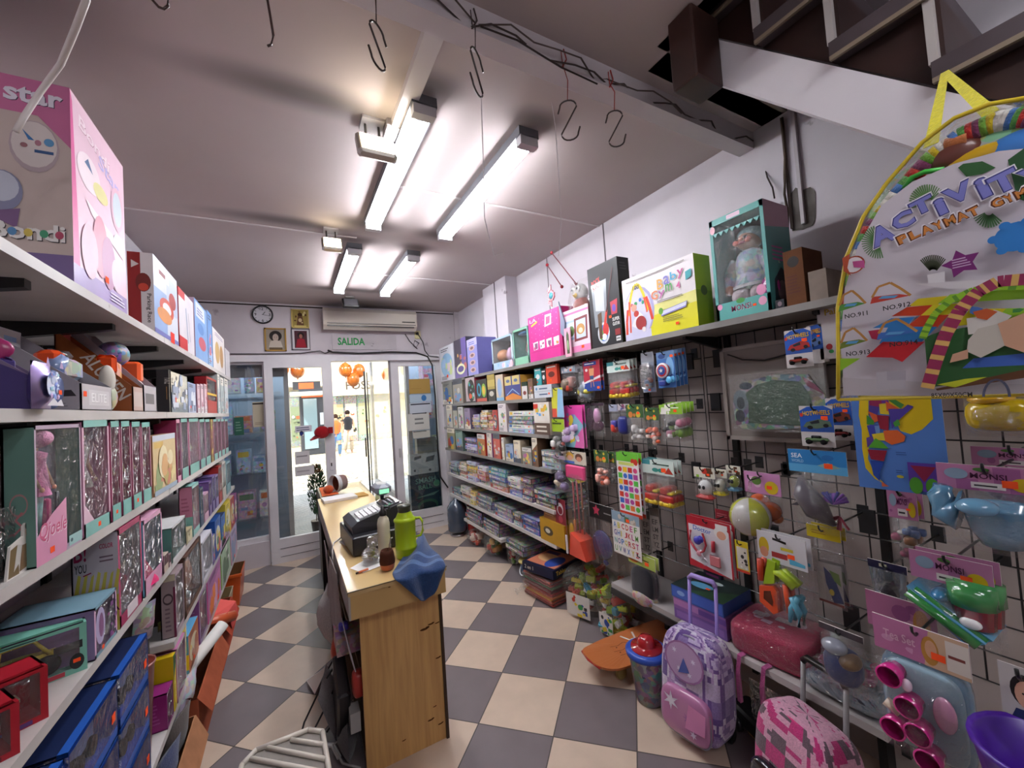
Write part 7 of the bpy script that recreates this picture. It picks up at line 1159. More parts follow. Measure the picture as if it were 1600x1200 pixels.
hang('toy_pack','crinkled clear bag with a navy blue and tan item','toy pack',(1285,985,1352,1078),1.60,head=H('#4a4248',stick=False),hf=.1,toy=lambda b,c,w,h: (b.sup((c[0],c[1],c[2]+h*.4),(.04,w*.42,h*.32),.7,.7,'#1f3470','plastic'),b.sup((c[0]-.01,c[1]-w*.2,c[2]+h*.56),(.04,w*.24,h*.14),col='#7c6248'),b.sup((c[0]-.02,c[1]+w*.1,c[2]+h*.75),(.03,w*.3,h*.14),col='#8c8f9c',mat='gloss')),depth=.1)
hang('toy_pack','yellow toys in a clear bag at the upper right edge','toy pack',(1506,600,1640,682),1.5,head=H('#8a7a2c',stick=False),hf=.12,toy=lambda b,c,w,h: (b.sup((c[0],c[1],c[2]+h*.4),(.07,w*.46,h*.36),.6,.6,'#c8a814','gloss'),b.sup((c[0]-.03,c[1]+w*.1,c[2]+h*.74),(.04,w*.3,h*.14),col='#d0a020',mat='gloss')),depth=.13)
hang('toy_pack','white rounded card with a child photo at the right edge','toy pack',(1564,1046,1640,1125),1.2,art=lambda A: (A.rect(0,0,1,1,'#b9b4b4'),A.ell(.55,.55,.34,.32,'#1f1a1c'),A.ell(.58,.48,.28,.28,'#c99a84'),A.ell(.48,.5,.03,.02,'#2a2022'),A.poly([(.2,.0),(.95,0),(.9,.2),(.3,.18)],'#24305c')),hk=True)
c = at(1648,1215,'x',1.2); b = MB(); b.lathe((c.x,c.y,c.z-.14),[(0,0),(.07,0),(.1,.16),(.106,.17),(.106,.18),(.095,.175),(.066,.01)],'#4a2090','plastic',24); o = b.build('toy_bucket'); tag(o,'violet plastic bucket in the lower right corner of the photo','bucket')
# ================================================================ counter and what stands on it
CT = .89
t = thing('shop_counter','long pale oak laminate counter with black edge running toward the doors','counter',(.42,3.1,0))
b = MB(); b.box(.19,1.955,CT-.022,.645,4.2,CT-.001,mat='oaktop'); b.box(.187,1.952,CT-.004,.648,1.957,CT-.0005,'#5a4a2c','plastic'); b.build('worktop',t)
b = MB(); b.box(.20,1.965,CT-.13,.64,1.985,CT-.022,'#c9a468','paint'); b.box(.192,1.965,CT-.13,.20,4.19,CT-.022,'#a9a3a0','paint'); b.build('apron',t)
b = MB(); b.box(.245,2.06,0,.63,2.08,CT-.022,mat='oak'); b.build('end_panel',t)
b = MB(); b.box(.63,2.055,0,.64,4.2,CT-.022,mat='oak'); b.box(.628,2.05,0,.642,2.06,CT-.022,'#3a2616','paint'); b.build('front_panel',t)
b = MB(); b.box(.25,2.08,.40,.625,4.18,.42,'#6e553a','paint'); b.box(.25,2.08,.03,.625,4.18,.05,'#5c452e','paint'); b.build('inner_shelf',t)
b = MB(); b.box(.21,3.3,0,.63,3.32,CT-.022,mat='black'); b.build('divider',t); b = MB(); b.box(.205,4.17,0,.64,4.2,CT-.022,mat='black'); b.build('divider',t)
b = MB(); rg = random.Random(8)
for (px,py,s) in ((572,922,1.2),(590,918,.8),(600,917,.8),(610,916,.6)):
    c = at(px,py,'y',1.964); A = Art(b,(c.x-.01,1.9645,c.z-.006),(1,0,0),(0,0,1),.02*s,.012*s,mat='matte'); A.ell(.4,.5,.4,.3,'#5c3f22'); A.ell(.7,.4,.25,.2,'#6e4c28')
for (px,py,s) in ((660,985,2),(672,975,1.4),(683,972,1),(684,1027,1.2),(672,1125,1.4),(688,1130,1.2),(680,1102,.8),(632,1155,.8)):
    c = at(px,py,'y',2.059); A = Art(b,(c.x-.012,2.0595,c.z-.01),(1,0,0),(0,0,1),.026*s,.012*s,mat='matte'); A.ell(.4,.5,.4,.25,'#5c3a1c'); A.ell(.75,.7,.2,.2,'#4a2c14')
o = b.build('scuff_marks',t)
# glass topped case at the far end
t = thing('glass_counter','small glass topped display case at the far end of the oak counter','display case',(.42,4.55,0)); b = MB(); b.box(.22,4.215,0,.66,4.88,CT-.06,mat='black'); b.box(.22,4.215,CT-.06,.66,4.235,CT-.01,'#5c3a24','paint'); b.box(.22,4.86,CT-.06,.66,4.88,CT-.01,'#5c3a24','paint'); b.box(.22,4.235,CT-.06,.235,4.86,CT-.01,'#5c3a24','paint'); b.box(.645,4.235,CT-.06,.66,4.86,CT-.01,'#5c3a24','paint'); b.box(.24,4.24,CT-.058,.64,4.85,CT-.055,'#d0c8bc','print'); b.build('case',t)
b = MB(); b.box(.22,4.215,CT-.01,.66,4.88,CT-.002,mat='glass'); b.build('glass_top',t)
b = MB(); M = Matrix.Translation((.40,4.43,CT+.085)) @ Matrix.Rotation(.5,4,'Z') @ Matrix.Rotation(PI/2,4,'Y'); b = MB(M); b.lathe((0,0,0),[(.085,-.06),(.088,-.05),(.088,-.02),(.078,-.02),(.074,.05),(.0,.055)],'#6a3222','cloth',22,cols=['#d8d4d4','#d8d4d4','#d8d4d4','#7a3a28','#6a3222']); o = b.build('knitted_cap'); tag(o,'rust brown knitted cap with a white band on the glass case','cap')
b = MB(); b.sup((.30,4.40,CT+.04),(.05,.05,.04),col='#c0542c',mat='cloth'); tag(b.build('cloth_ball'),'small orange brown ball left of the knitted cap','ball')
b = MB(); b.box(.235,4.30,CT-.0015,.38,4.8,CT+.002,'#d8683a','paper'); tag(b.build('paper_sheet'),'orange sheet lying on the glass case','paper')
for k,(x0,y0,x1,y1,z0,rz,c,lb) in enumerate(((.22,3.93,.50,4.12,0,.08,'#dcd9d6','white notepad at the far end of the oak counter'),(.46,3.98,.60,4.15,0,.1,'#b98f4a','brown folder beside the white notepad'),(.24,2.62,.33,2.76,0,.2,'#d8d5d2','crumpled white receipts left of the cash register'),(.25,2.16,.43,2.30,0,.35,'#e2dfdb','white paper napkin under the clear bag'))):
    M = Matrix.Translation(((x0+x1)/2,(y0+y1)/2,CT)) @ Matrix.Rotation(rz,4,'Z'); b = MB(M); a,c_ = (x1-x0)/2,(y1-y0)/2
    if k == 0: b.box(-a,-c_,.001,a,c_,.02,c,'paper'); b.box(-a,-c_,.02,a-.02,c_,.024,'#e6e3e0','paper')
    elif k == 1: b.box(-a,-c_,.001,a,c_,.008,c,'paper')
    else:
        b.add([(-a,-c_,.002),(a*.2,-c_*1.1,.004),(a,-c_*.7,.002),(a*.9,c_,.006),(0,c_*.9,.01),(-a*1.1,c_*.6,.002)],[(0,1,2,3,4,5)],c,'paper'); b.add([(-a*.5,-c_*.4,.008),(a*.6,-c_*.5,.01),(a*.5,c_*.5,.02),(-a*.4,c_*.4,.014)],[(0,1,2,3)],'#cfccc9','paper')
    tag(b.build(['notepad','folder','receipt','napkin'][k]),lb,['notepad','folder','paper','napkin'][k])
# cash register
t = thing('cash_register','black cash register with white keys on a black cash drawer','cash register',(.42,2.62,CT)); M = Matrix.Translation((.42,2.60,CT)) @ Matrix.Rotation(.06,4,'Z')
b = MB(M); b.bbox(-.165,-.21,.003,.165,.2,.105,.006,'#26252a','plastic'); b.box(.165,-.19,.02,.168,.18,.09,'#1a1a1d','plastic'); b.build('cash_drawer',t)
b = MB(M); V = [(-.14,-.15,.106),(.13,-.15,.106),(.13,.16,.106),(-.14,.16,.106),(-.13,-.13,.17),(.12,-.13,.17),(.12,.15,.21),(-.13,.15,.21),(-.14,-.155,.135),(.13,-.155,.135)]
V = [(-.15,-.15,.106),(.15,-.15,.106),(.15,.14,.106),(-.15,.14,.106),(-.155,-.15,.145),(.14,-.14,.23),(.14,.13,.23),(-.155,.14,.145),(-.12,-.145,.17),(-.12,.135,.17)]
b.add(V,[(0,3,2,1),(0,1,5,8,4),(3,7,9,6,2),(0,4,7,3),(1,2,6,5),(4,8,9,7),(8,5,6,9)],'#2b2a2f','plastic'); b.build('body',t)
def kp(u,v,e): # point on sloped keyboard
    x = -.12+.26*u; return (x,-.14+.27*v,.17+.06*u+e)
b = MB(M)
for i in range(5):
    for j in range(6):
        u0,v0 = .05+i*.1,.06+j*.1; b.add([kp(u0,v0,.001),kp(u0+.085,v0,.001),kp(u0+.085,v0+.085,.001),kp(u0,v0+.085,.001),kp(u0+.005,v0+.005,.009),kp(u0+.08,v0+.005,.009),kp(u0+.08,v0+.08,.009),kp(u0+.005,v0+.08,.009)],[(4,5,6,7),(0,1,5,4),(1,2,6,5),(2,3,7,6),(3,0,4,7)],'#d8d6d8','plastic')
o = b.build('keypad',t)
b = MB(M); b.add([kp(.6,.05,.002),kp(.95,.05,.002),kp(.95,.8,.002),kp(.6,.8,.002),kp(.62,.07,.012),kp(.93,.07,.012),kp(.93,.78,.012),kp(.62,.78,.012)],[(4,5,6,7),(0,1,5,4),(1,2,6,5),(2,3,7,6),(3,0,4,7)],'#45444a','gloss'); [b.sup(kp(.7+.1*i,.2+.12*j,.014),(.01,.01,.006),col='#8a898e',mat='metal',nu=8,nv=5) for i in range(2) for j in range(4)]; b.build('receipt_cover',t)
b = MB(M); b.tube([(.08,.1,.2),(.08,.1,.26)],.012,'#2b2a2f'); b.bbox(.03,.04,.25,.13,.19,.32,.02,'#8f959e','plastic'); b.build('customer_display',t); b = MB(M); b.box(.05,.036,.265,.11,.04,.29,mat='lcd'); b.build('screen',t)
b = MB(); b.tube([(.25,2.78,.9),(.20,2.72,.893),(.183,2.62,.88),(.18,2.5,.6),(.2,2.45,.3)],.004,'#cfc9c6','plastic',6); tag(b.build('cable'),'pale cable running off the counter edge beside the cash register','cable')
def lathe_thing(name,label,cat,c,parts):
    t = thing(name,label,cat,c)
    for nm,prof,col,mat in parts: b = MB(); b.lathe(c,prof,col,mat,28); b.build(nm,t)
    return t
t = lathe_thing('thermos','lime green vacuum flask with side handle on the counter','thermos',(.515,2.212,CT+.001),(('body',[(0,0),(.052,0),(.055,.01),(.055,.045),(.057,.048),(.057,.056),(.054,.06),(.054,.185),(.058,.19),(.058,.2),(.05,.205),(.045,.212),(.035,.235),(.033,.238)],'#a3bd14','plastic'),('stopper',[(.033,.236),(.033,.262),(.036,.263),(.036,.272),(.0,.275)],'#3a3d34','plastic')))
c = Vector((.515,2.212,CT)); d_ = Vector((.9,-.4,0)).normalized(); b = MB(); b.tube([c+d_*.05+Vector((0,0,.198)),c+d_*.08+Vector((0,0,.2)),c+d_*.092+Vector((0,0,.18)),c+d_*.092+Vector((0,0,.13)),c+d_*.08+Vector((0,0,.105)),c+d_*.052+Vector((0,0,.1))],.0065,'#b2cc1c','plastic',8); b.build('handle',t)
lathe_thing('bottle','cream metal bottle with black pump top beside the flask','bottle',(.422,2.315,CT+.001),(('body',[(0,0),(.031,0),(.033,.006),(.033,.17),(.028,.195),(.016,.21),(.014,.215)],'#d6cdb8','plastic'),('cap',[(.018,.212),(.02,.214),(.02,.235),(.012,.24),(.01,.262),(.0,.264)],'#1b1a1b','plastic'),('base_ring',[(.0335,.0),(.0335,.006)],'#3a3632','plastic')))
b = MB(); b.tube([(.422,2.315,CT+.255),(.445,2.30,CT+.258),(.458,2.292,CT+.25)],.006,'#1b1a1b','plastic',8); b.build('spout',bpy.data.objects['bottle'])
t = lathe_thing('mate_cup','brown leather covered mate gourd with terracotta base','cup',(.392,2.10,CT+.001),(('base',[(0,0),(.026,0),(.032,.008),(.036,.03)],'#b5613c','plastic'),('cup',[(.0362,.03),(.038,.045),(.034,.078),(.028,.096),(.025,.096),(.025,.08),(0,.078)],'#4f2c20','matte')))
b = MB(); b.tube([(.395,2.10,CT+.07),(.408,2.095,CT+.12),(.412,2.09,CT+.15),(.418,2.075,CT+.157)],.0035,'#c9c6c0','metal',8); b.sup((.408,2.095,CT+.118),(.006,.006,.01),col='#c9c6c0',mat='metal',nu=8,nv=6); b.build('straw',t)
b = MB(); a_,b_ = at(556,896,'z',CT+.005),at(575,889,'z',CT+.006); b.tube([a_,a_.lerp(b_,.2)],.005,'#3a2a24','plastic',8); b.tube([a_.lerp(b_,.2),b_],.006,'#e07a4c','plastic',8); tag(b.build('marker_pen'),'short orange marker lying near the front counter edge','pen')
t = thing('nut_bag','twisted clear bag of pale nuts on the white napkin','bag',(.335,2.235,CT+.012)); b = MB(); rg = random.Random(2)
for i in range(30): a,r,z = rg.uniform(0,6.3),rg.uniform(0,.03),rg.uniform(.012,.05); b.sup((.335+r*math.cos(a),2.235+r*math.sin(a),CT+z+.01),(.009,.008,.007),col=rg.choice(['#cdbf9f','#b9a584','#dcd2ba','#a08c6c']),mat='matte',nu=7,nv=5)
b.build('nuts',t); t.children[0]['kind'] = 'stuff'; b = MB(); b.sup((.335,2.235,CT+.045),(.045,.042,.04),col=WHITE,mat='film',nu=14,nv=10); b.pillow((.35,2.26,CT+.07),(.9,.4,0),(.1,.2,1),(.4,-.9,0),.07,.06,.04,WHITE,'film',6,6,3); b.build('clear_bag',t)
t = thing('glass_bottle','slim pale green bottle with twig behind the cash register','bottle',(.56,3.25,CT)); b = MB(); b.lathe((.56,3.25,CT+.001),[(0,0),(.018,0),(.018,.12),(.01,.15),(.009,.19),(.013,.195),(.013,.21),(0,.212)],'#b7c59a','plastic',16); b.build('body',t); b = MB(); b.tube([(.57,3.25,CT+.17),(.6,3.24,CT+.15),(.615,3.24,CT+.05),(.605,3.24,CT+.002)],.004,'#7d6a3a','plastic',6); b.build('twig',t)
# towel draped over the near right corner of the counter
def towel():
    nx,ny = 16,22; V = []; cols = []
    P = [Vector((.40,1.99,CT+.008)),Vector((.36,2.00,0)),0]
    # strip from the far right (top) down over the front edge; u across, v along
    s0,s1 = Vector((.60,2.36)),Vector((.68,2.22))
    for j in range(ny+1):
        v = j/ny
        for i in range(nx+1):
            u = i/nx
            # top portion: from bunched upper right end to wide spread at the front edge
            if v < .62:
                k = v/.62; L0 = Vector((.60,2.34)).lerp(Vector((.385,2.02)),k); R0 = Vector((.66,2.30)).lerp(Vector((.64,1.945)),k); p = L0.lerp(R0,u); z = CT+.012+.028*math.sin(u*PI)*(1-.5*k)+.012*math.sin(u*11+v*7)*(.4+k)+.03*(1-k)*math.sin(PI*u)
                x,y = p.x,p.y
                if x > .65: pass
            else:
                k = (v-.62)/.38; x = (.385+.255*u)+(.09*k*(1-u))-.05*k*u; y = 1.945-.012-.012*math.sin(u*9)*1-.012*abs(math.sin(u*5+1)); z = CT+.012-k*.15*(1-.35*abs(u-.45)*2)+.004
            V.append((x,y,max(z,CT+.004) if v < .62 else z))
    F = [(j*(nx+1)+i,j*(nx+1)+i+1,(j+1)*(nx+1)+i+1,(j+1)*(nx+1)+i) for j in range(ny) for i in range(nx)]
    cl = ['#2a446f' if j not in (9,12) else '#56719a' for j in range(ny) for i in range(nx)]
    b = MB(); b.add(V,F,'#29426c','cloth',True,cl); o = b.build('towel'); m = o.modifiers.new('t','SOLIDIFY'); m.thickness = .006; m.offset = 1; s = o.modifiers.new('s','SUBSURF'); s.levels = 1; s.render_levels = 1
    tag(o,'blue terry towel draped over the near corner of the counter','towel')
towel()
# clutter hanging out of the open left side of the counter
rg = random.Random(21)
def sheet(pts,col,name,label,cat,mat='paper',th=.004):
    b = MB(); c = [Vector(p) for p in pts]; n = (c[1]-c[0]).cross(c[2]-c[0]).normalized()*th; V = [tuple(p) for p in c]+[tuple(p+n) for p in c]; m = len(c); b.add(V,[tuple(range(m-1,-1,-1)),tuple(range(m,2*m))]+[(i,(i+1) % m,m+(i+1) % m,m+i) for i in range(m)],col,mat); tag(b.build(name),label,cat)
sheet([(.17,2.9,.80),(.17,3.08,.82),(.185,2.98,.42),(.19,2.78,.45)],'#9d8f92','plastic_bag','greyish pink plastic bag hanging from the counter side, farther one','bag','cloth'); sheet([(.18,2.35,.84),(.17,2.62,.85),(.15,2.7,.58),(.17,2.45,.46),(.2,2.36,.5)],'#a3938f','plastic_bag','greyish brown plastic bag hanging from the counter side, nearer one','bag','cloth')
b = MB(); b.pillow((.16,2.72,.36),(0,1,0),(0,0,1),(-1,0,0),.26,.26,.14,'#b9b0ae','cloth',8,8,2); tag(b.build('plastic_bag'),'stuffed whitish bag bulging out under the counter','bag'); b = MB(); b.pillow((.17,2.55,.28),(0,1,0),(0,0,1),(-1,0,0),.12,.14,.05,'#b8402c','plastic',6,6,3); tag(b.build('toy_pack'),'orange red packet under the stuffed whitish bag','toy pack')
b = MB(); b.box(.16,2.32,.43,.30,2.5,.52,'#b07a84','print'); tag(b.build('small_box'),'small dusty pink box on the inner counter shelf','box'); b = MB(); b.sup((.2,2.36,.56),(.025,.02,.02),.5,.5,'#5a52c8'); tag(b.build('small_toy'),'tiny violet blue plastic piece on the dusty pink box','toy')
sheet([(.19,2.14,.62),(.19,2.28,.64),(.22,2.26,.44),(.23,2.13,.42)],'#b3adb4','paper_sheet','pale grey paper hanging beside the counter end panel','paper'); sheet([(.02,2.95,.02),(.12,2.99,.03),(.14,2.85,.12),(.06,2.78,.02)],'#dedad4','paper_sheet','white strip of paper curling onto the floor beside the counter','paper')
b = MB(Matrix.Translation((.17,2.3,.27)) @ Matrix.Rotation(.35,4,'X')); b.bbox(-.03,-.12,-.18,.03,.12,.12,.01,'#17161a','plastic'); tag(b.build('black_case'),'black oblong case leaning out below the counter shelf','case'); b = MB(); b.box(.19,2.12,.17,.235,2.2,.26,'#a9a6a4','plastic'); tag(b.build('power_adapter'),'pale grey power block hanging beside the end panel','power adapter')
b = MB(); b.sup((.235,2.14,.38),(.03,.04,.06),.6,.6,'#a8322a','plastic'); tag(b.build('small_toy'),'red rounded item next to the end panel of the counter','toy')
b = MB(); b.pillow((.17,2.46,.02),(.2,.98,0),(-.3,0,.95),(-.95,.2,-.2),.3,.26,.06,'#8a7f80','cloth',8,8,5); tag(b.build('cloth'),'grey cloth heap on the floor under the counter','cloth')
for k,pts in enumerate(([(.16,2.5,.3),(.08,2.5,.2),(.0,2.52,.05),(-.03,2.44,.01),(-.02,2.38,.01)],[(.17,2.4,.28),(.1,2.46,.12),(.03,2.42,.04),(.0,2.36,.02),(.1,2.3,.03)],[(.18,2.55,.34),(.12,2.6,.22),(.1,2.5,.12),(.15,2.44,.06),(.1,2.42,.02)],[(.2,2.22,.12),(.12,2.26,.06),(.15,2.16,.03),(.22,2.1,.02)])):
    b = MB(); b.tube(pts,.005,'#171517' if k < 3 else '#8f8c8a','plastic',6); tag(b.build('cable'),f'{["black cable looping onto the floor", "black cable coil nearest the slatted white seat", "black cable tangle under the counter shelf", "grey cable near the end panel foot"][k]}','cable',None)
b = MB(); b.pillow((.19,2.28,.01),(.1,1,0),(0,0,1),(-1,.1,0),.24,.16,.1,'#3f3a40','cloth',8,6,15); tag(b.build('cloth_bag'),'dark grey cloth bag in the shadow under the counter','bag')
b = MB(); b.tube([(.02,2.32,.03),(.08,2.28,.06),(.12,2.3,.03),(.14,2.22,.02)],.012,'#c2bfbd','plastic',8); b.tube([(.08,2.28,.06),(.05,2.22,.03)],.012,'#c2bfbd','plastic',8); tag(b.build('clothes_hanger'),'white plastic hanger piece behind the slatted seat','hanger')
# slatted white seat, bottom edge of the picture
z_ = .45; C4 = [at(x,y,'z',z_) for x,y in ((482,1140),(504,1143),(516,1215),(512,1260),(360,1260),(378,1195),(400,1172))]
t = thing('slatted_seat','white slatted plastic stool with grey panel at the bottom edge','stool',(sum(p.x for p in C4)/7,sum(p.y for p in C4)/7,0)); n = len(C4)
b = MB(); b.prism([(p.x,p.y) for p in C4],z_-.02,z_-.006,'#8f8882','matte'); b.build('seat_panel',t)
b = MB()
for i in range(n): p,q = C4[i],C4[(i+1) % n]; b.tube([(p.x,p.y,z_),(q.x,q.y,z_)],.009,'#d9cfc2','plastic',8)
b.build('seat_frame',t)
L_ = [((455,1156),(506,1163)),((418,1168),(510,1186)),((392,1185),(513,1208)),((374,1208),(514,1232))]
for (a,c_) in L_: b = MB(); p,q = at(*a,'z',z_),at(*c_,'z',z_); b.tube([(p.x,p.y,z_),(q.x,q.y,z_)],.008,'#d9cfc2','plastic',8); b.build('slat',t)
for (x,y) in ((482,1148),(400,1180),(505,1245),(372,1245)): p = at(x,y,'z',z_); b = MB(); b.tube([(p.x,p.y,z_-.02),(p.x+.01,p.y,0)],.014,'#cfc5b8','plastic',8); b.build('leg',t)
# ================================================================ back wall fittings
yb = YB
def bx_(px0,py0,px1,py1,y=YB): p,q = at(px0,(py0+py1)/2,'y',y),at(px1,(py0+py1)/2,'y',y); m = (px0+px1)/2; return p.x,at(m,py1,'y',y).z,q.x,at(m,py0,'y',y).z
c = at(410.5,492,'y',yb); R_ = .107
t = thing('wall_clock','round black rimmed wall clock with large numerals','clock',(c.x,yb,c.z)); b = MB(); b.lathe((c.x,yb-.001,c.z),[(R_,0),(R_,-.03),(R_-.008,-.034),(R_-.014,-.03),(R_-.014,-.012)],'#141315','plastic',40,ax='y'); b.build('rim',t)
b = MB(); A = Art(b,(c.x-R_,yb-.012,c.z-R_),(1,0,0),(0,0,1),2*R_,2*R_,mat='paper'); A.ell(.5,.5,.46,.46,'#c9c6cc',n=40)
for i in range(12):
    a = PI/2-i*PI/6
    if i % 3: A.line([(.5+.34*math.cos(a),.5+.34*math.sin(a)),(.5+.42*math.cos(a),.5+.42*math.sin(a))],.02,'#18171a')
A.text('12',.37,.75,.15,'#18171a'); A.text('3',.78,.43,.15,'#18171a'); A.text('6',.45,.1,.15,'#18171a'); A.text('9',.12,.43,.15,'#18171a'); b.build('face',t)
b = MB(); A = Art(b,(c.x-R_,yb-.014,c.z-R_),(1,0,0),(0,0,1),2*R_,2*R_,mat='plastic'); A.line([(.5,.5),(.62,.66)],.03,'#141315'); A.line([(.46,.51),(.84,.44)],.02,'#141315'); b.build('hands',t)
def picture(px0,py0,px1,py1,fc,art,label,rim=.016):
    x0,z0,x1,z1 = bx_(px0,py0,px1,py1); t = thing('picture_frame',label,'picture',(x0,yb,z0)); b = MB()
    b.box(x0,yb-.02,z0,x0+rim,yb,z1,fc,'gloss'); b.box(x1-rim,yb-.02,z0,x1,yb,z1,fc,'gloss'); b.box(x0,yb-.02,z0,x1,yb,z0+rim,fc,'gloss'); b.box(x0,yb-.02,z1-rim,x1,yb,z1,fc,'gloss'); b.build('frame',t)
    b = MB(); A = Art(b,(x0+rim,yb-.008,z0+rim),(1,0,0),(0,0,1),x1-x0-2*rim,z1-z0-2*rim,mat='paper'); art(A); b.build('picture',t)
picture(413.5,513,447.5,549,'#a8823c',lambda A: (A.rect(0,0,1,1,'#8f8478'),A.ell(.5,.68,.34,.26,'#2a2422'),A.ell(.5,.6,.16,.19,'#a8968a'),A.poly([(.12,.12),(.88,.12),(.78,.42),(.5,.48),(.22,.42)],'#b9ada0'),A.rect(.15,.0,.85,.12,'#5c4c38'),A.ell(.44,.62,.02,.015,'#3a302c'),A.ell(.56,.62,.02,.015,'#3a302c')),'gold framed brown toned portrait below the clock')
picture(455.5,514,484.5,547,'#59535a',lambda A: (A.rect(0,0,1,1,'#c9c4c6'),A.rect(.12,.06,.88,.94,'#4a2a30'),A.ell(.5,.72,.2,.15,'#231c1c'),A.ell(.5,.66,.1,.11,'#8c5f50'),A.poly([(.18,.08),(.82,.08),(.72,.5),(.5,.56),(.28,.5)],'#8f2430')),'dark framed portrait of a person in a red robe',.01)
picture(455,484,482.5,513,'#c9b26a',lambda A: (A.rect(0,0,1,1,'#9c8a4c'),A.ell(.5,.75,.16,.12,'#4a3020'),A.poly([(.25,.1),(.75,.1),(.65,.66),(.35,.66)],'#6a4a34'),A.ell(.5,.42,.12,.12,'#c9b48a'),A.rect(.1,.0,.9,.1,'#c9b870'),A.confetti(8,['#5c3c2a','#d8c890','#7a5c3c'],4,.06,.12)),'small gold picture on top of the red robe portrait',.014)
# air conditioner
x0,z0,x1,z1 = bx_(504,481,645,521); z0,z1 = 2.70,2.965; x0,x1 = .39,1.53
t = thing('air_conditioner','cream split air conditioner over the exit sign','air conditioner',(x0,yb,z0)); b = MB(); prof = [(0,z0+.02),(-.12,z0),(-.19,z0+.05),(-.205,z0+.1),(-.2,z1-.05),(-.17,z1-.005),(-.05,z1),(0,z1)]; m = len(prof)
b.add([(x0,yb+y,z) for y,z in prof]+[(x1,yb+y,z) for y,z in prof],[tuple(range(m-1,-1,-1)),tuple(range(m,2*m))]+[(i,(i+1) % m,m+(i+1) % m,m+i) for i in range(m)],'#cfc6ba','gloss'); b.build('body',t)
b = MB(); b.box(x0+.04,yb-.2,z0+.035,x1-.04,yb-.175,z0+.045,'#3a3735','plastic'); b.box(x0+.04,yb-.208,z0+.065,x1-.02,yb-.19,z0+.072,'#5c5855','plastic'); b.box(x1-.2,yb-.21,z0+.1,x1-.03,yb-.2,z0+.112,'#1f1d1c','plastic'); b.build('vent_slot',t)
x0,z0,x1,z1 = bx_(519,522,619,549); b = MB(); b.box(x0,yb-.012,z0+.02,x1,yb,2.66,'#b5adb0','paint'); A = Art(b,(x0,yb-.012,z0+.02),(1,0,0),(0,0,1),x1-x0,2.66-z0-.02,mat='paper'); A.text('SALIDA',.08,.3,.5,'#2c8a4a',w=.41,bold=.03); A.ell(.62,.4,.01,.02,'#5c5658'); A.ell(.6,.25,.02,.015,'#5c5658'); tag(b.build('exit_sign'),'grey white board lettered in green under the air conditioner','sign')
c = at(652,523,'y',yb); t = thing('wall_socket','cream wall socket with a plug right of the air conditioner','socket',(c.x,yb,c.z)); b = MB(); b.bbox(c.x-.04,yb-.025,c.z-.06,c.x+.04,yb,c.z+.05,.004,'#c9c08f','plastic'); b.build('plate',t); b = MB(); b.lathe((c.x-.01,yb-.025,c.z+.01),[(0,-.035),(.018,-.03),(.02,0)],'#1e1c1c',n=12,ax='y'); b.build('plug',t)
def cab(pts,y,r,col,label): b = MB(); b.tube([at(px,py,'y',y) for px,py in pts],r,col,'plastic',6); tag(b.build('cable'),label,'cable')
cab([(512,547),(520,550),(560,552),(610,550),(650,551),(668,557),(675,570),(680,620),(684,700),(688,745),(700,762)],yb-.03,.011,'#1a1718','thick black cable over the doors, dropping down the right jamb'); cab([(652,520),(661,535),(664,548),(670,556),(685,558)],yb-.045,.007,'#2c2827','black plug cable curling from the socket to the door head'); cab([(633,522),(640,533),(650,543),(655,536),(648,532),(646,540),(652,545)],yb-.03,.007,'#3a3534','dark cable loop hanging below the wall socket'); cab([(360,553),(420,553),(470,552),(500,548),(508,552),(516,549)],yb-.02,.006,'#3a3432','thin dark cable along the top of the door frame')
# stickers, notices and balloons on the glass
def notice(px0,py0,px1,py1,y,art,label,name='notice',cat='notice',rot=0):
    x0,z0,x1,z1 = bx_(px0,py0,px1,py1,y); b = MB(); b.box(x0,y,z0,x1,y+.002,z1,cols=['#cfc9c0']*6,mat='paper'); A = Art(b,(x0,y,z0),(1,0,0),(0,0,1),x1-x0,z1-z0,mat='paper'); art(A); tag(b.build(name),label,cat)
gy = YB+.054
notice(395,628,414,667,YB+.055,lambda A: (A.rect(0,0,1,1,'#b3a893'),A.rect(.0,.9,1,.96,'#2a2624'),A.greek(.15,.08,.85,.2,2,'#8c8272')),'beige notice taped inside the left window')
notice(366,652,381,680,YB+.055,lambda A: (A.rect(0,0,1,1,'#2f5a4a'),A.greek(.15,.2,.8,.8,4,'#6f8c7c')),'dark green card in the left window')
yd = YB-.006
notice(461,665,487,675,yd,lambda A: (A.rect(0,0,1,1,'#cfcdd4'),A.greek(.08,.2,.92,.85,2,'#3a4064')),'white strip sticker on the left sliding door'); notice(461,705,484,725,yd,lambda A: (A.rect(0,0,1,1,'#cfcaca'),A.greek(.1,.5,.9,.75,1,'#8a8486')),'round cornered white sticker low on the left sliding door'); notice(461,728,491,743,yd,lambda A: (A.rect(0,0,1,1,'#c6c2c2'),A.greek(.1,.3,.8,.7,1,'#a39d9f')),'lowest long white sticker on the left sliding door'); notice(468,673,474,681,yd,lambda A: A.ell(.5,.5,.5,.5,'#28326e'),'tiny dark blue sticker below the white strip sticker')
yr_ = YB+.06
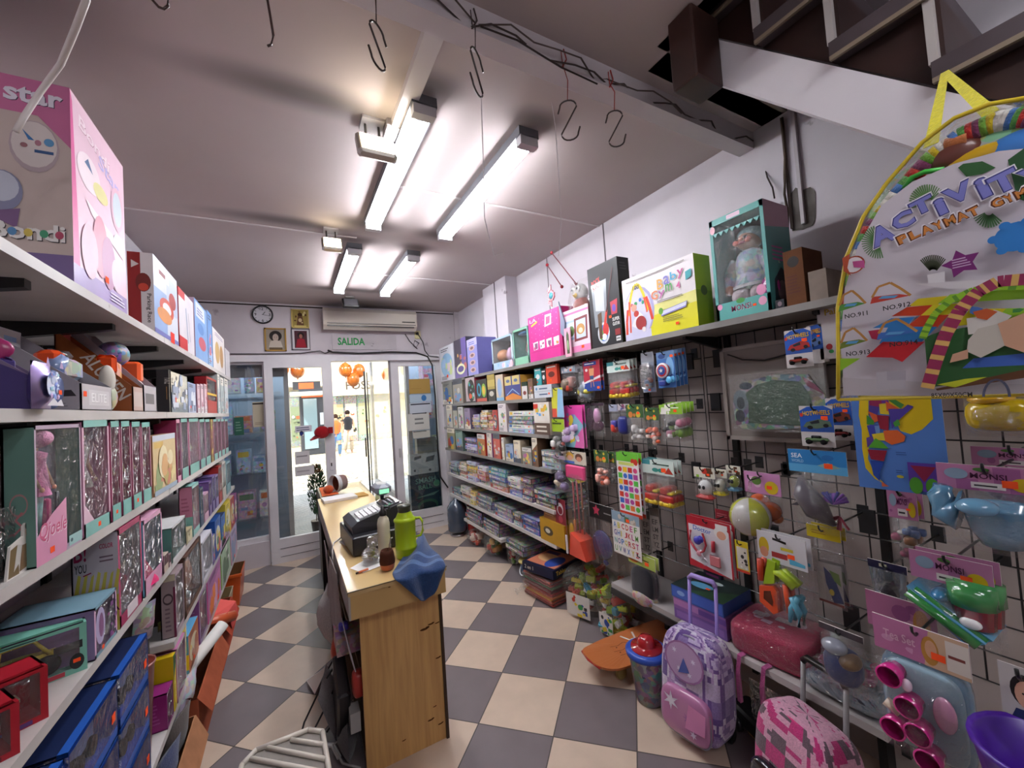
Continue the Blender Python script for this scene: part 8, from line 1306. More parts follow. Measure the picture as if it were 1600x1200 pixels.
notice(639,592,672,615,yr_,lambda A: (A.rect(0,0,1,1,'#a8874a'),A.greek(.1,.3,.6,.4,1,'#9c7c42')),'tan brown paper on the right door glass'); notice(640,616,674,628,yr_,lambda A: (A.rect(0,0,1,1,'#aebfcc'),A.ell(.65,.5,.12,.4,'#3f74a8')),'pale blue paper just below the tan one'); notice(640,629,674,645,yr_,lambda A: (A.rect(0,0,1,1,'#bcc1c9'),A.line([(.05,.85),(.95,.85)],.12,'#3a3a44')),'white paper with a dark bar, right door'); notice(638,646,671,672,yr_,lambda A: (A.rect(0,0,1,1,'#c6c4bd'),A.line([(.2,1.0),(.85,1.0)],.05,'#2a2a2c'),A.poly([(.82,.95),(.92,1),(.82,1.05)],'#2a2a2c'),A.greek(.3,.3,.75,.8,2,'#7a7a78')),'cream paper with an arrow on the right door'); notice(645,673,672,684,yr_,lambda A: (A.rect(0,0,1,1,'#bdbbb0'),A.line([(.05,.9),(.8,.9)],.08,'#2a2a2c')),'lower cream paper with an arrow on the right door')
yb2 = YB+.16
for k,(r,c_,art,lb) in enumerate((((652,684,682,708),'#767a76',lambda A: A.greek(.2,.6,.8,.8,2,'#5c605c'),'grey box seen behind the right door, topmost of three'),((641,708,684,740),'#a9b0b0',lambda A: (A.poly([(.15,.7),(.4,.78),(.4,.9),(.15,.85)],'#3f4648'),A.poly([(.55,.55),(.85,.6),(.9,.85),(.6,.8)],'#4a5052'),A.ell(.15,.2,.04,.06,'#3a3f40'),A.ell(.7,.15,.05,.06,'#3a3f40')),'pale carton with dark marks behind the right door'),((642,740,693,800),'#1f3440',lambda A: (A.text('SMASH',.16,.76,.14,'#6f9a8c',w=.62,rot=.04),A.text('BALL',.24,.6,.12,'#5f9a7c',w=.42,rot=.04),A.ell(.8,.72,.1,.09,'#4f8a6c'),A.ell(.5,.18,.32,.16,'#2f5a44'),A.ell(.5,.14,.26,.13,'#16242a'),A.poly([(.1,.4),(.9,.52),(.7,.42)],'#5c7f74')),'dark green ball game box behind the right door'))):
    x0,z0,x1,z1 = bx_(*r,yb2); b = MB(); b.box(x0,yb2,z0,x1,yb2+.12,z1,cols=[hexc(c_)]*6); A = Art(b,(x0,yb2,z0),(1,0,0),(0,0,1),x1-x0,z1-z0); art(A); tag(b.build('toy_box'),lb,'toy box')
    if k == 2: zlow = z0
b = MB(); b.box(1.32,YB+.13,0,1.95,YB+.32,zlow-.001,'#8f8b88','paint'); tag(b.build('window_ledge'),'grey ledge under the boxes behind the right door','ledge')
c = at(503,676,'y',YB-.06); t = thing('cap','red baseball cap hanging on the middle door stile','cap',(c.x,YB-.06,c.z)); b = MB(); b.sup((c.x,YB-.075,c.z+.005),(.085,.04,.075),col='#9c141c',mat='cloth',nu=18,nv=12); b.box(c.x+.07,YB-.1,c.z-.015,c.x+.12,YB-.05,c.z+.06,'#8c1018','cloth'); b.build('crown',t); b = MB(); b.add([(c.x-.02,YB-.12,c.z-.055),(c.x-.13,YB-.11,c.z-.085),(c.x-.135,YB-.06,c.z-.07),(c.x-.07,YB-.04,c.z-.02)],[(0,1,2,3),(3,2,1,0)],'#8c1018','cloth'); b.build('visor',t)
# conifer outside the glass door
t = thing('potted_conifer','slim dark green conifer standing outside behind the left door','plant',(.28,6.3,0)); b = MB(); rg = random.Random(6)
for i in range(900):
    h = rg.uniform(.28,.95); r = .13*math.sin(PI*min(1,(h-.2)/.8))**.7; a = rg.uniform(0,6.3); q = r*rg.uniform(.3,1); x,y = .28+q*math.cos(a),6.3+q*math.sin(a); L = .045
    b.add([(x,y,h),(x+.008,y,h+.01),(x+.35*L*math.cos(a),y+.35*L*math.sin(a),h+L),(x-.006,y+.004,h+.012)],[(0,1,2,3)],rg.choice(['#1e3a22','#2a4f2c','#16301c','#37603a']),'leaf')
b.build('foliage',t); b = MB(); [b.tube([(.28+dx,6.3,.2),(.28+dx*.3,6.3,.6)],.006,'#5c4a34','matte',5) for dx in (-.02,0,.025)]; b.build('stem',t); b = MB(); b.lathe((.28,6.3,.006),[(0,0),(.07,0),(.09,.18),(.095,.2),(.08,.2),(0,.19)],'#3a2c26','plastic',16); b.build('pot',t)
# ================================================================ floor, right side
c = at(712,838,'z',0); t = thing('water_jug','dark blue water jug standing upside down on the floor by the right door','water jug',(1.80,4.93,0)); X,Y = 1.83,4.98
b = MB(); b.lathe((X,Y,.055),[(0,0),(.115,.0),(.125,.02),(.125,.10),(.12,.115),(.125,.13),(.125,.24),(.12,.255),(.125,.27),(.124,.30),(.08,.37),(.03,.40),(.028,.42),(0,.42)],'#3a4656','gloss',28); b.build('jug',t); b = MB(); b.lathe((X,Y,.002),[(.09,0),(.1,.01),(.085,.02),(.05,.05),(.045,.052)],'#c9c9cc','metal',24); b.build('steel_base',t)
t = thing('fire_extinguisher','red cylinder partly hidden behind the low shelf ends','fire extinguisher',(1.99,4.85,0)); b = MB(); b.lathe((2.0,4.86,.0),[(0,0),(.07,0),(.072,.02),(.072,.36),(.05,.42),(.02,.44),(0,.44)],'#a81c20','gloss',20); b.build('cylinder',t); b = MB(); b.lathe((2.0,4.86,.15),[(.073,0),(.073,.12)],'#cfc9c4','paper',20); b.build('label_band',t)
def bagpile(px,py,w,h,cols,lb,seed,n=14,mat='plastic',name='toy_bag',rx=.5):
    c = at(px,py,'z',0); t = thing(name,lb,'toy bag',(c.x,c.y,0)); b = MB(); rg = random.Random(seed)
    for i in range(n): a = rg.uniform(0,6.3); q = rg.uniform(0,.32)*w; z = rg.uniform(.1,.75)*h; r = w*rg.uniform(.1,.17); r = min(r,z); b.sup((c.x+q*math.cos(a)*rx,c.y+q*math.sin(a),z),(r*.8,r,r*.7),rg.choice((.3,.6,1)),rg.choice((.3,1)),rg.choice(cols),mat,10,8)
    b.build('contents',t); b = MB(); b.sup((c.x,c.y,h*.5),(w*.52*rx*1.3,w*.52,h*.51),.8,.9,WHITE,'bagfilm',18,12); b.tube([(c.x,c.y,h*.95),(c.x+.01,c.y,h*1.06),(c.x,c.y+.02,h*1.16)],.02,WHITE,'bagfilm',8,[.03,.008,.03]); b.build('clear_bag',t); return c
bagpile(745,850,.30,.17,['#c0402c','#d05a3c','#8c2a20','#d8c0b0'],'clear bag of red items on the floor beside the water jug',1); bagpile(772,868,.27,.24,['#c8802c','#d8a040','#5a7a3c','#b8402c'],'clear bag of orange and green toys beneath the lowest shelf',2); bagpile(803,882,.17,.26,['#a82a2c','#5a8a3c','#d0c8c0','#7a2028'],'narrow clear bag with red and green toys beside the blue pail',3)
c = at(826,908,'z',0); t = thing('toy_pail','blue toy pail with white handle under the tablet box','pail',(c.x+.05,c.y+.05,0)); X,Y = c.x+.05,c.y+.05; b = MB(); b.lathe((X,Y,.003),[(0,0),(.07,0),(.088,.14),(.094,.145),(.094,.155),(.084,.15),(.066,.01)],'#3a68a0','plastic',24); b.build('bucket',t); b = MB(); b.tube([(X-.095*math.cos(a),Y+.1*math.sin(a)*1.0,.12-.07*math.cos(a)) for a in [(-80+i*16)*PI/180 for i in range(11)]],.006,'#cfd3d8','plastic',6); b.build('handle',t); b = MB(); b.lathe((X,Y,.158),[(0,.01),(.1,.012),(.105,0),(0,0)],'#c9b878','matte',20); b.build('woven_lid',t)
# folded play mats in bag
c = at(868,940,'z',0); t = thing('mat_stack','clear bag holding a stack of folded red, orange and yellow sheets','toy bag',(2.0,2.9,0)); M = Matrix.Translation((1.92,2.97,0)) @ Matrix.Rotation(.12,4,'Z'); b = MB(M)
for k,(c_,h) in enumerate((('#8c2a22',.02),('#c0482c',.02),('#d8922c',.018),('#c8622c',.018),('#9c2a2c',.025),('#7a2430',.03),('#4f5a3c',.02),('#8c3a34',.02),('#a8402c',.02))):
    z = sum(q[1] for q in (('',.02),('',.02),('',.018),('',.018),('',.025),('',.03),('',.02),('',.02),('',.02))[:k]); b.bbox(-.17,-.19+.01*(k % 3),.004+z,.2,.19-.012*(k % 2),.002+z+h,.006,c_,'cloth')
b.build('folded_sheets',t); b = MB(M); b.sup((.01,0,.112),(.21,.215,.11),.35,.3,WHITE,'bagfilm',24,12); b.tube([(-.2,.1,.12),(-.25,.15,.06),(-.28,.16,.05)],.02,WHITE,'bagfilm',8,[.03,.012,.03]); b.build('clear_bag',t)
# toy block bags
def blocks(M,W,D,Hh,n,seed,label,tipped=False):
    t = thing('block_bag',label,'toy bag',M.translation); b = MB(M); rg = random.Random(seed); cols = ['#a8b82c','#c8b020','#b03a2c','#2f88a0','#d8c02c','#7fa030','#c04a34','#d8d4cc']
    for i in range(n):
        z = rg.uniform(.05,.85)*Hh; k = math.sqrt(max(.05,1-(z/Hh)**2.2)); a = rg.uniform(0,6.3); q = math.sqrt(rg.uniform(0.15,1)); x,y = W*.42*k*q*math.cos(a),D*.42*k*q*math.sin(a); c_ = rg.choice(cols); L = rg.choice((.05,.07,.1)); h = rg.choice((.03,.045)); m = Matrix.Translation((x,y,z)) @ Matrix.Rotation(rg.uniform(0,3),4,'Z') @ Matrix.Rotation(rg.uniform(-.7,.7),4,'X')
        bb = MB(M @ m); bb.bbox(-L/2,-.02,0,L/2,.02,h,.003,c_,'plastic')
        for s in range(int(L/.025)): bb.lathe((-L/2+.014+s*.025,0,h),[(.008,0),(.008,.009),(0,.009)],c_,'plastic',8)
        o_ = len(b.v); b.v += bb.v; b.f += [tuple(k_+o_ for k_ in f) for f in bb.f]; b.c += bb.c; b.m += bb.m; b.sm += bb.sm
    b.build('blocks',t); b = MB(M); b.sup((0,0,Hh*.47),(W*.53,D*.53,Hh*.5),.8,.8,WHITE,'bagfilm',18,14); b.tube([(0,0,Hh*.95),(.01,0,Hh*1.05),(0,.02,Hh*1.12)],.02,WHITE,'bagfilm',8,[.04,.012,.04]); b.build('clear_bag',t)
    b = MB(M); b.box(-W*.54,-D*.25,.03,-W*.535,D*.25,Hh*.5,'#cfcbc6'); A = Art(b,(-W*.54,D*.25,.03),(0,-1,0),(0,0,1),D*.5,Hh*.5-.03); A.confetti(12,['#b03a2c','#2f4a9a','#3a8a4a','#2a2a2a','#d8c02c'],seed,.06,.16); b.build('label_sheet',t)
blocks(Matrix.Translation((2.0,2.56,.0)) @ Matrix.Rotation(.3,4,'Z'),.32,.42,.38,44,3,'big clear bag of lime and yellow building blocks on the floor'); blocks(Matrix.Translation((1.93,2.22,.0)) @ Matrix.Rotation(.1,4,'Z'),.16,.24,.34,26,5,'smaller upright bag of yellow building blocks in front of the big one'); blocks(Matrix.Translation((2.09,2.27,.0)),.15,.2,.36,18,9,'third block bag against the wall behind the upright one')
# skateboard
M = Matrix.Translation((1.87,1.93,.10)) @ Matrix.Rotation(-.08,4,'Z'); t = thing('skateboard','orange brown skateboard with a white skull and bones drawing','skateboard',(1.885,1.93,0))
out = []
L2,W2 = .39,.145
for i in range(36): a = 2*PI*i/36; out.append((L2*math.copysign(abs(math.cos(a))**.5,math.cos(a)),W2*math.copysign(abs(math.sin(a))**.6,math.sin(a))))
def zz_(x): return .025*max(0,(abs(x)-.27)/.12)**1.5
b = MB(M); n = len(out); rings = [0.0,.5,1.0]; V = []
for k in rings[1:]: V += [(x*k,y*k,zz_(x*k)+.012) for x,y in out]
V += [(x,y,zz_(x)) for x,y in out]; V.append((0,0,.012)); V.append((0,0,0)); c0 = len(V)-2
F = [(c0,i,(i+1) % n) for i in range(n)]+[(i,n+i,n+(i+1) % n,(i+1) % n) for i in range(n)]+[(n+i,2*n+i,2*n+(i+1) % n,n+(i+1) % n) for i in range(n)]+[(c0+1,2*n+(i+1) % n,2*n+i) for i in range(n)]
b.add(V,F,'#c07040','plastic',False); b.build('deck',t)
b = MB(M @ Matrix.Translation((0,0,.0125)) @ Matrix.Rotation(-PI/2,4,'Z')); A = Art(b,(-.12,-.24,0),(1,0,0),(0,1,0),.24,.48); A.line([(.05,.36),(.95,.56)],.025,'#dcd6d0'); A.line([(.05,.56),(.95,.36)],.025,'#dcd6d0'); A.ell(.48,.46,.2,.075,'#dcd6d0'); A.ell(.4,.46,.05,.025,'#2a2420'); A.ell(.56,.46,.05,.025,'#2a2420'); A.line([(.3,.1),(.35,.2),(.3,.3),(.4,.38)],.006,'#4a2414'); A.line([(.5,.08),(.55,.2),(.5,.3),(.6,.36)],.006,'#4a2414'); A.line([(.7,.1),(.72,.2),(.66,.28)],.006,'#4a2414'); A.ell(.4,.16,.02,.01,'#4a2414'); A.ell(.6,.14,.02,.01,'#4a2414'); b.build('deck_print',t)
b = MB(M); b.tube([(-.372,-.09,.022),(-.391,0,.028),(-.372,.09,.022)],.007,'#b82a20','plastic',8); b.build('nose_bumper',t)
for sx in (-1,1):
    b = MB(M); b.box(sx*.22-.03,-.025,-.03,sx*.22+.03,.025,-.001,'#8f8d8a','metal'); b.tube([(sx*.22,-.075,-.055),(sx*.22,.075,-.055)],.008,'#9b9896','metal',8); tr = b.build('truck',t)
    for sy in (-1,1): b = MB(M); b.lathe((sx*.22,sy*.08,-.06),[(0,-.016),(.028,-.016),(.034,-.008),(.034,.008),(.028,.016),(0,.016)],'#9a8450','plastic',16,ax='y'); b.build('wheel',tr)
# blue bin with red button lid
X,Y = 1.665,1.67; t = thing('toy_bin','dark blue patterned toy bucket with blue rim and red dome lid','toy bucket',(X,Y,0)); b = MB(); b.lathe((X,Y,.003),[(0,0),(.072,0),(.098,.24)],'#26404f','print',28); b.build('bucket',t); b = MB(); b.lathe((X,Y,.243),[(.098,0),(.112,.005),(.114,.025),(.1,.035),(.075,.035)],'#2a4fb0','plastic',28); b.build('rim',t); b = MB(); b.lathe((X,Y,.278),[(.085,0),(.084,.01),(.05,.012),(.048,.02),(.045,.045),(.03,.062),(0,.068)],'#a82028','gloss',28); b.build('lid',t)
# lilac trolley backpack
def backpack(M,W,D,Hh,cols,name,label,artfn,handle,hcol,side,pocket,zipc,hx=.0):
    t = thing(name,label,'backpack',M.translation)
    def sq(q): x,y,z = q; k = 1-.10*max(0,z)-.03*(1+z); return (x*k,y*(1-.08*max(0,z)**2),z)
    b = MB(M); nu,nv = 72,44; fc = []
    for i in range(nv):
        for j in range(nu): v,u = PI*(i/nv-.5),2*PI*j/nu; pw = lambda a,e: math.copysign(abs(a)**e,a); fc.append(artfn(pw(math.cos(v),.45)*pw(math.sin(u),.38),pw(math.sin(v),.45),pw(math.cos(v),.45)*pw(math.cos(u),.38)))
    b.sup((0,0,Hh*.5+.02),(D/2,W/2,Hh/2),.45,.38,cols[0],'cloth',nu,nv,fc,sq); b.build('main_body',t)
    b = MB(M); b.sup((-D*.5,0,Hh*.26+.02),(D*.16,W*.40,Hh*.22),.5,.35,pocket,'gloss',24,14); p = b.build('front_pocket',t)
    b = MB(M); b.tube([(-D*.56,W*.4*math.copysign(abs(math.cos(a))**.5,math.cos(a)),Hh*.28+Hh*.2*math.copysign(abs(math.sin(a))**.5,math.sin(a))) for a in [i*2*PI/28 for i in range(29)]],.005,zipc,'plastic',6); b.build('piping',p)
    b = MB(M); b.tube([(-D*.30,W*.47*math.cos(a),Hh*.58+Hh*.43*math.sin(a)) for a in [i*PI/20 for i in range(21)]],.006,zipc,'plastic',6); b.build('zip',t)
    h0,h1,hw = handle; b = MB(M)
    for s in (-1,1): b.tube([(D*.35+hx,s*hw,Hh*.3),(D*.35+hx,s*hw,h1)],.009,hcol[0],'plastic',8)
    b.tube([(D*.35+hx,-hw,h1),(D*.35+hx,-hw*.8,h1+.02),(D*.35+hx,hw*.8,h1+.02),(D*.35+hx,hw,h1)],.013,hcol[1],'plastic',8); b.build('trolley_handle',t)
    for s in (-1,1): b = MB(M); b.lathe((D*.42,s*W*.36,.035),[(0,-.012),(.03,-.012),(.034,0),(.03,.012),(0,.012)],'#1d1b20','plastic',16,ax='y'); b.build('wheel',t)
    return t
rg = random.Random(12); pal = ['#8f78b0','#a58cc0','#c9b8d8','#7a5c9c','#b79ac8','#d8cfe0','#6a4f90']
def lilac(y,z,x):
    k = math.sin(y*7+z*3+x*4)+math.sin(z*11-y*5)+math.sin(x*9+z*6)*.7+rg.uniform(-.15,.15); return pal[int((k+3)*1.6) % 7]
M = Matrix.Translation((1.67,1.375,0)) @ Matrix.Rotation(.12,4,'Z') @ Matrix.Rotation(.10,4,'Y'); t = backpack(M,.31,.2,.47,pal,'trolley_backpack','lilac and purple trolley backpack with extended handle',lilac,(0,.70,.07),('#8f78c0','#a08ad0'),None,'#b87aa4','#8a8494')
b = MB(M); A = Art(b,(-.135,.135,.06),(0,-1,0),(0,0,1),.27,.2,step=.0004); A.star(.28,.62,.16,'#d8cce0',6,.35); A.star(.28,.62,.1,'#e6deea',6,.5,.3); A.star(.6,.42,.1,'#8c4a90',8,.3); A.poly([(.55,.2),(.9,.25),(.92,.7),(.62,.75)],'#d88ab8'); A.star(.7,.15,.07,'#d8c4dc',6,.4); b.build('pocket_print',t)
b = MB(M); A = Art(b,(-.113,.12,.28),(0,-1,0),(0,0,1),.24,.19,step=.0004); A.ell(.5,.5,.42,.48,'#9a6a9c'); A.ell(.5,.5,.38,.44,'#b99ac0'); [A.star(x,y,.06,'#e0d8ea',6,.4) for x,y in ((.3,.7),(.7,.6),(.4,.3),(.62,.25))]; A.poly([(.38,.2),(.5,.6),(.62,.3)],'#4a5aa0'); b.build('front_print',t)
# pink argyle trolley backpack
def argyle(y,z,x):
    u,v = (y-x)*3.2+z*2.6+20,(y-x)*3.2-z*2.6+20; a,q = u % 2 < 1,v % 2 < 1
    return '#c43a7a' if (a and q) else '#d8a0b8' if a != q else '#6a5560'
M = Matrix.Translation((1.63,.89,-.0)) @ Matrix.Rotation(-.28,4,'Z') @ Matrix.Rotation(.12,4,'Y'); t = backpack(M,.33,.22,.40,pal,'trolley_backpack','hot pink argyle trolley backpack with black and grey handle',argyle,(0,.56,.085),('#8a8688','#1c1a1c'),None,'#1c1a26','#d8307c')
b = MB(M); A = Art(b,(-.1465,.12,.05),(0,-1,0),(0,0,1),.24,.16,step=.0006,mat='gloss'); A.ell(.5,.45,.38,.42,'#4a4668'); A.poly([(.1,.3),(.25,.75),(.5,.88),(.62,.7),(.4,.62),(.3,.3)],'#c9b27a'); A.poly([(.3,.2),(.4,.6),(.66,.72),(.6,.4)],'#b39a60'); b.build('pocket_print',t)
# low white shelf with cases
t = thing('low_shelf','low white shelf with dark end edge under the wire grid','shelf',(1.95,1.4,.42)); b = MB(); b.box(1.80,.68,.39,2.17,1.56,.42,'#b5afac','paint'); b.box(1.84,1.57,.39,2.17,2.12,.42,'#a49e9b','paint'); b.build('board',t); b = MB(); b.box(1.86,.66,.36,2.17,.68,.40,mat='black'); b.build('edge_bar',t); b = MB(); b.box(1.83,1.565,.35,1.85,2.12,.39,mat='black'); b.build('edge_bar',t)
for y in (.8,1.9): b = MB(); b.box(2.1,y,0,2.17,y+.03,.39,mat='black'); b.build('support',t)
def pbox(x,y,z,w,d,h,rz,col,label,topart=None,side=None,mat='card'):
    M = Matrix.Translation((x,y,z)) @ Matrix.Rotation(rz,4,'Z'); b = MB(M); b.box(-w/2,-d/2,0,w/2,d/2,h,cols=[col,topart and col or col,col,col,col,col],mat=mat)
    A = Art(b,(-w/2,d/2,0),(0,-1,0),(0,0,1),d,h)
    if side: side(A)
    A = Art(b,(-w/2,d/2,h),(0,-1,0),(1,0,0),d,w)
    if topart: topart(A)
    tag(b.build('puzzle_box'),label,'toy box')
pbox(1.97,1.46,.421,.26,.30,.055,.05,'#7a5a9c','violet boxed game, bottom of the stack on the low white shelf',side=lambda A: A.rect(.05,.2,.95,.8,'#8f6ab0'))
pbox(1.97,1.46,.477,.26,.30,.055,.05,'#8a5f9c','pink violet boxed game, middle of the stack on the low white shelf',side=lambda A: (A.rect(0,.3,.5,.9,'#b07ab0'),A.rect(.5,.3,1,.8,'#6a4a90')))
pbox(1.97,1.47,.533,.26,.30,.065,.05,'#3a5aa0','blue boxed game with green black lid, top of the low shelf stack',lambda A: (A.rect(0,0,1,1,'#1f2c2c'),A.poly([(.3,0),(1,0),(1,.6)],'#2c4a34'),A.ell(.4,.4,.22,.12,'#5a9ac0'),A.ell(.55,.7,.1,.07,'#b9c4c4'),A.sticker(.55,.35,.04)),lambda A: (A.rect(.02,.1,.98,.9,'#4a6ac0'),A.ell(.2,.5,.08,.2,'#8fb0e0')))
M = Matrix.Translation((1.97,1.12,.49)) @ Matrix.Rotation(.1,4,'Z'); t = thing('pencil_case','crimson wrapped satchel lying on the low white shelf','bag',(1.97,1.12,.42)); b = MB(M); b.sup((0,0,0),(.15,.17,.07),.3,.3,'#b80f4c','cloth',24,12); b.build('case',t); b = MB(M); b.sup((0,0,.004),(.152,.172,.07),.3,.3,WHITE,'bagfilm',20,10); b.build('clear_wrap',t); b = MB(M); A = Art(b,(-.08,.12,.0705),(0,-1,0),(1,0,0),.24,.16); A.confetti(12,['#c9a0b8','#d8c0cc','#b04a7c'],4,.06,.16); b.build('printed_top',t)
for k in (0,1): b = MB(); y = 1.20-.11*k; b.tube([(1.86,y,.43),(1.79,y+.01,.425),(1.785,y+.02,.34),(1.80,y+.03,.2+.05*k)],.012,'#b85a90','cloth',4); b.build('strap',t)
b = MB(); b.sup((1.97,.83,.455),(.15,.15,.032),.4,.4,'#6c93ac','gloss',24,10); t = tag(b.build('tea_set_pack'),'pale blue tray of pink cups lying wrapped on the low white shelf','toy pack')
for k,(x,y) in enumerate(((1.92,.9),(2.0,.86),(1.94,.78),(2.02,.76),(1.88,.82))): b = MB(); b.lathe((x,y,.475),[(0,0),(.026,0),(.036,.045),(.032,.045),(.02,.01)],'#c42a80','gloss',14); b.build('cup',t)
b = MB(); b.sup((1.97,.83,.475),(.165,.165,.055),.5,.5,WHITE,'film',20,10); b.build('clear_wrap',t)
M = Matrix.Translation((1.90,1.22,.0)) @ Matrix.Rotation(-.3,4,'Z'); b = MB(M); b.bbox(-.06,-.18,.03,.06,.12,.11,.012,'#17161a','plastic'); b.bbox(-.04,-.24,.05,.04,-.17,.1,.01,'#17161a','plastic'); o = b.build('toy_case'); tag(o,'black oblong plastic case on the floor between the two backpacks','case')
for s in (-.1,.06): b = MB(M); b.lathe((-.065,s,.03),[(0,-.01),(.03,-.01),(.03,.01),(0,.01)],'#2a292c',n=14,ax='x'); b.build('wheel',o)
b = MB(M); b.box(-.0615,-.14,.065,-.061,-.115,.09,'#f0602c','paper'); b.build('price_tag',o)
b = MB(); b.pillow((1.88,1.10,.02),(0,1,0),(0,0,1),(-1,0,0),.26,.26,.1,'#26403a','film',8,8,7); b.sup((1.9,1.12,.12),(.04,.1,.1),.7,.7,'#1f3a34','plastic'); b.sup((1.89,1.16,.05),(.05,.1,.04),.6,.6,'#b07c2c','plastic'); tag(b.build('toy_bag'),'dark green and mustard wrapped toy under the low white shelf','toy bag')
b = MB(); rr = rectX(1101,893,1128,932,2.08); b.box(2.08,rr[0],rr[2],2.1,rr[1],rr[3],'#2a2438','plastic'); A = Art(b,(2.08,rr[1],rr[2]),(0,-1,0),(0,0,1),rr[1]-rr[0],rr[3]-rr[2]); [A.rect(.15,.15+.2*i,.85,.27+.2*i,c_) for i,c_ in enumerate(('#3a7a44','#2f4a8c','#4a3a8c','#7a3a6a'))]; tag(b.build('xylophone_card'),'small dark card with coloured bars above the low shelf stack','toy pack')
# ================================================================ play mat bag hanging from the stairs
PX = 1.12
zt_ = at(1476,112,'x',1.36)
M0 = at(1465,400,'x',PX)
ang = .0
y_l = at(1313,620,'x',PX).y; zb_ = at(1320,624,'x',PX).z
W = .62; Hm = .56
t = thing('playmat_bag','large clear zipped bag with a colourful baby activity mat hanging at right','toy bag',(PX,y_l-W/2,zb_))
def mp(u,v,e=0): return (PX-e,y_l-u*W,zb_+v*Hm)
def uv(px,py): p = at(px,py,'x',PX-.015); return ((y_l-p.y)/W,(p.z-zb_)/Hm)
outl = [(0,0)]+[uv(*p) for p in ((1309,560),(1308,480),(1322,400),(1348,338),(1385,285),(1440,222),(1490,184),(1545,162),(1600,153))]
_m = outl[-1][0]; outl += [(2*_m+.03-u,v) for u,v in outl[::-1]]
b = MB(); n = len(outl); V = [mp(u,v,.012) for u,v in outl]+[mp(u,v,-.10) for u,v in outl]; b.add(V,[tuple(range(n,2*n))]+[(i,(i+1) % n,n+(i+1) % n,n+i) for i in range(n)],'#cfcac2','bagfilm'); b.build('clear_cover',t)
b = MB(); b.tube([mp(u,v,.012) for u,v in outl]+[mp(0,0,.012)],.004,'#c9b02c','plastic',6); b.tube([mp(u,v,-.10) for u,v in outl]+[mp(0,0,-.1)],.004,'#c9b02c','plastic',6); b.build('piping',t)
b = MB(); b.sup(mp(.5,.47,-.045),(.04,W*.40,Hm*.42),.5,.6,'#8a9a5c','print',22,14); b.build('folded_mat',t)
b = MB(); cs = ['#6fa03a','#e0dcd4','#b8342c','#d0b82a','#4a78b8','#7a3a5c','#e0dcd4','#5a9a4a']
arcp = [uv(*p) for p in ((1322,590),(1318,500),(1330,415),(1352,355),(1390,305),(1445,243),(1495,205),(1550,182),(1600,175),(1650,185))]
def lerp2(t_):
    q = t_*(len(arcp)-1); i = min(int(q),len(arcp)-2); f = q-i; return arcp[i][0]*(1-f)+arcp[i+1][0]*f,arcp[i][1]*(1-f)+arcp[i+1][1]*f
for i in range(44):
    a_,c_ = lerp2(i/44),lerp2((i+1)/44); b.tube([mp(*a_,-.02),mp(*c_,-.02)],.019,cs[(i*3) % 8],'cloth',10)
b.build('padded_arch',t)
b = MB(); m_ = lambda px,py,e=0: mp(*uv(px,py),e)
b.tube([m_(1408,292),m_(1420,275),m_(1440,266),m_(1470,262)],.005,'#3fb040','plastic',8); b.sup(m_(1520,240,-.02),(.02,.05,.02),col='#c9a020'); b.sup(m_(1480,235,-.02),(.02,.04,.03),col='#6a3a30'); b.sup(m_(1585,222,-.02),(.02,.05,.03),col='#3f7ac0'); b.tube([m_(1470,222,-.01),m_(1505,210,-.01)],.012,'#c87a4a','cloth',6); b.build('hanging_toys',t)
b = MB(); A = Art(b,mp(0,0,.014),(0,-1,0),(0,0,1),W,Hm,step=.0003,mat='card')
def PP(c_,*pts): A.poly([uv(*p) for p in pts],c_)
def PC(c_,*q): A.poly([uv(1320+x/4.614,380+y/4.614) for x,y in q],c_)
PP('#c6bfc6',(1318,618),(1314,520),(1320,450),(1340,385),(1376,322),(1425,284),(1490,256),(1560,236),(1640,228),(1700,240),(1720,620))
PP('#b9b2b6',(1318,618),(1316,590),(1500,600),(1720,600),(1720,620))
def fan(px,py,r,a0,a1,n,c_):
    for i in range(n): a = a0+(a1-a0)*i/(n-1); A.line([uv(px+r*.25*math.cos(a),py-r*.25*math.sin(a)),uv(px+r*math.cos(a),py-r*math.sin(a))],.0035,c_); A.k -= 1
    A.k += 1
fan(1372,378,26,1.7,5.0,22,'#4f7a44'); fan(1450,318,30,.8,3.4,20,'#5a8048'); PP('#2f5a30',(1497,262),(1505,256),(1535,252),(1556,262),(1535,272),(1510,276)); PP('#2a5230',(1575,250),(1600,232),(1640,235),(1640,330),(1590,310)); fan(1545,330,26,3.6,5.6,12,'#3f6a3c')
def LT(s,x0,y0,x1,y1,r_,c1,c2):
    u0,v0 = uv(x0,y1); u1,v1 = uv(x1,y0)
    for e,c_ in ((.006,'#e6e2e8'),(.003,c1),(0,c2)): A.text(s,u0-e,v0-e*1.2,(v1-v0)*.84+e*2.4,c_,w=(u1-u0)*.86+e*2,rot=r_,bold=.06 if e else .045)
for s_,q in (('A',(1367,340,1407,388)),('C',(1401,322,1436,362)),('T',(1430,300,1468,340)),('i',(1470,302,1484,338)),('V',(1484,276,1532,324)),('i',(1537,268,1553,312)),('T',(1556,256,1604,308)),('Y',(1606,246,1650,300))): LT(s_,*q,.22,'#3a3a78','#7a7cc0')
for i,s_ in enumerate('PLAYMAT GYM'):
    if s_ != ' ': LT(s_,1409+i*18.6,363-i*6.9,1426+i*18.6,383-i*6.9,.25,'#5a2a14','#c9803c')
u_,v_ = uv(1340,415); A.ell(u_,v_,.031,.034,'#a8492c'); A.ell(u_,v_,.026,.029,'#d8d0d2'); PP('#a8492c',(1322,405),(1334,398),(1330,420),(1336,432),(1324,425)); PP('#b04a80',(1338,410),(1356,408),(1357,420),(1340,419))
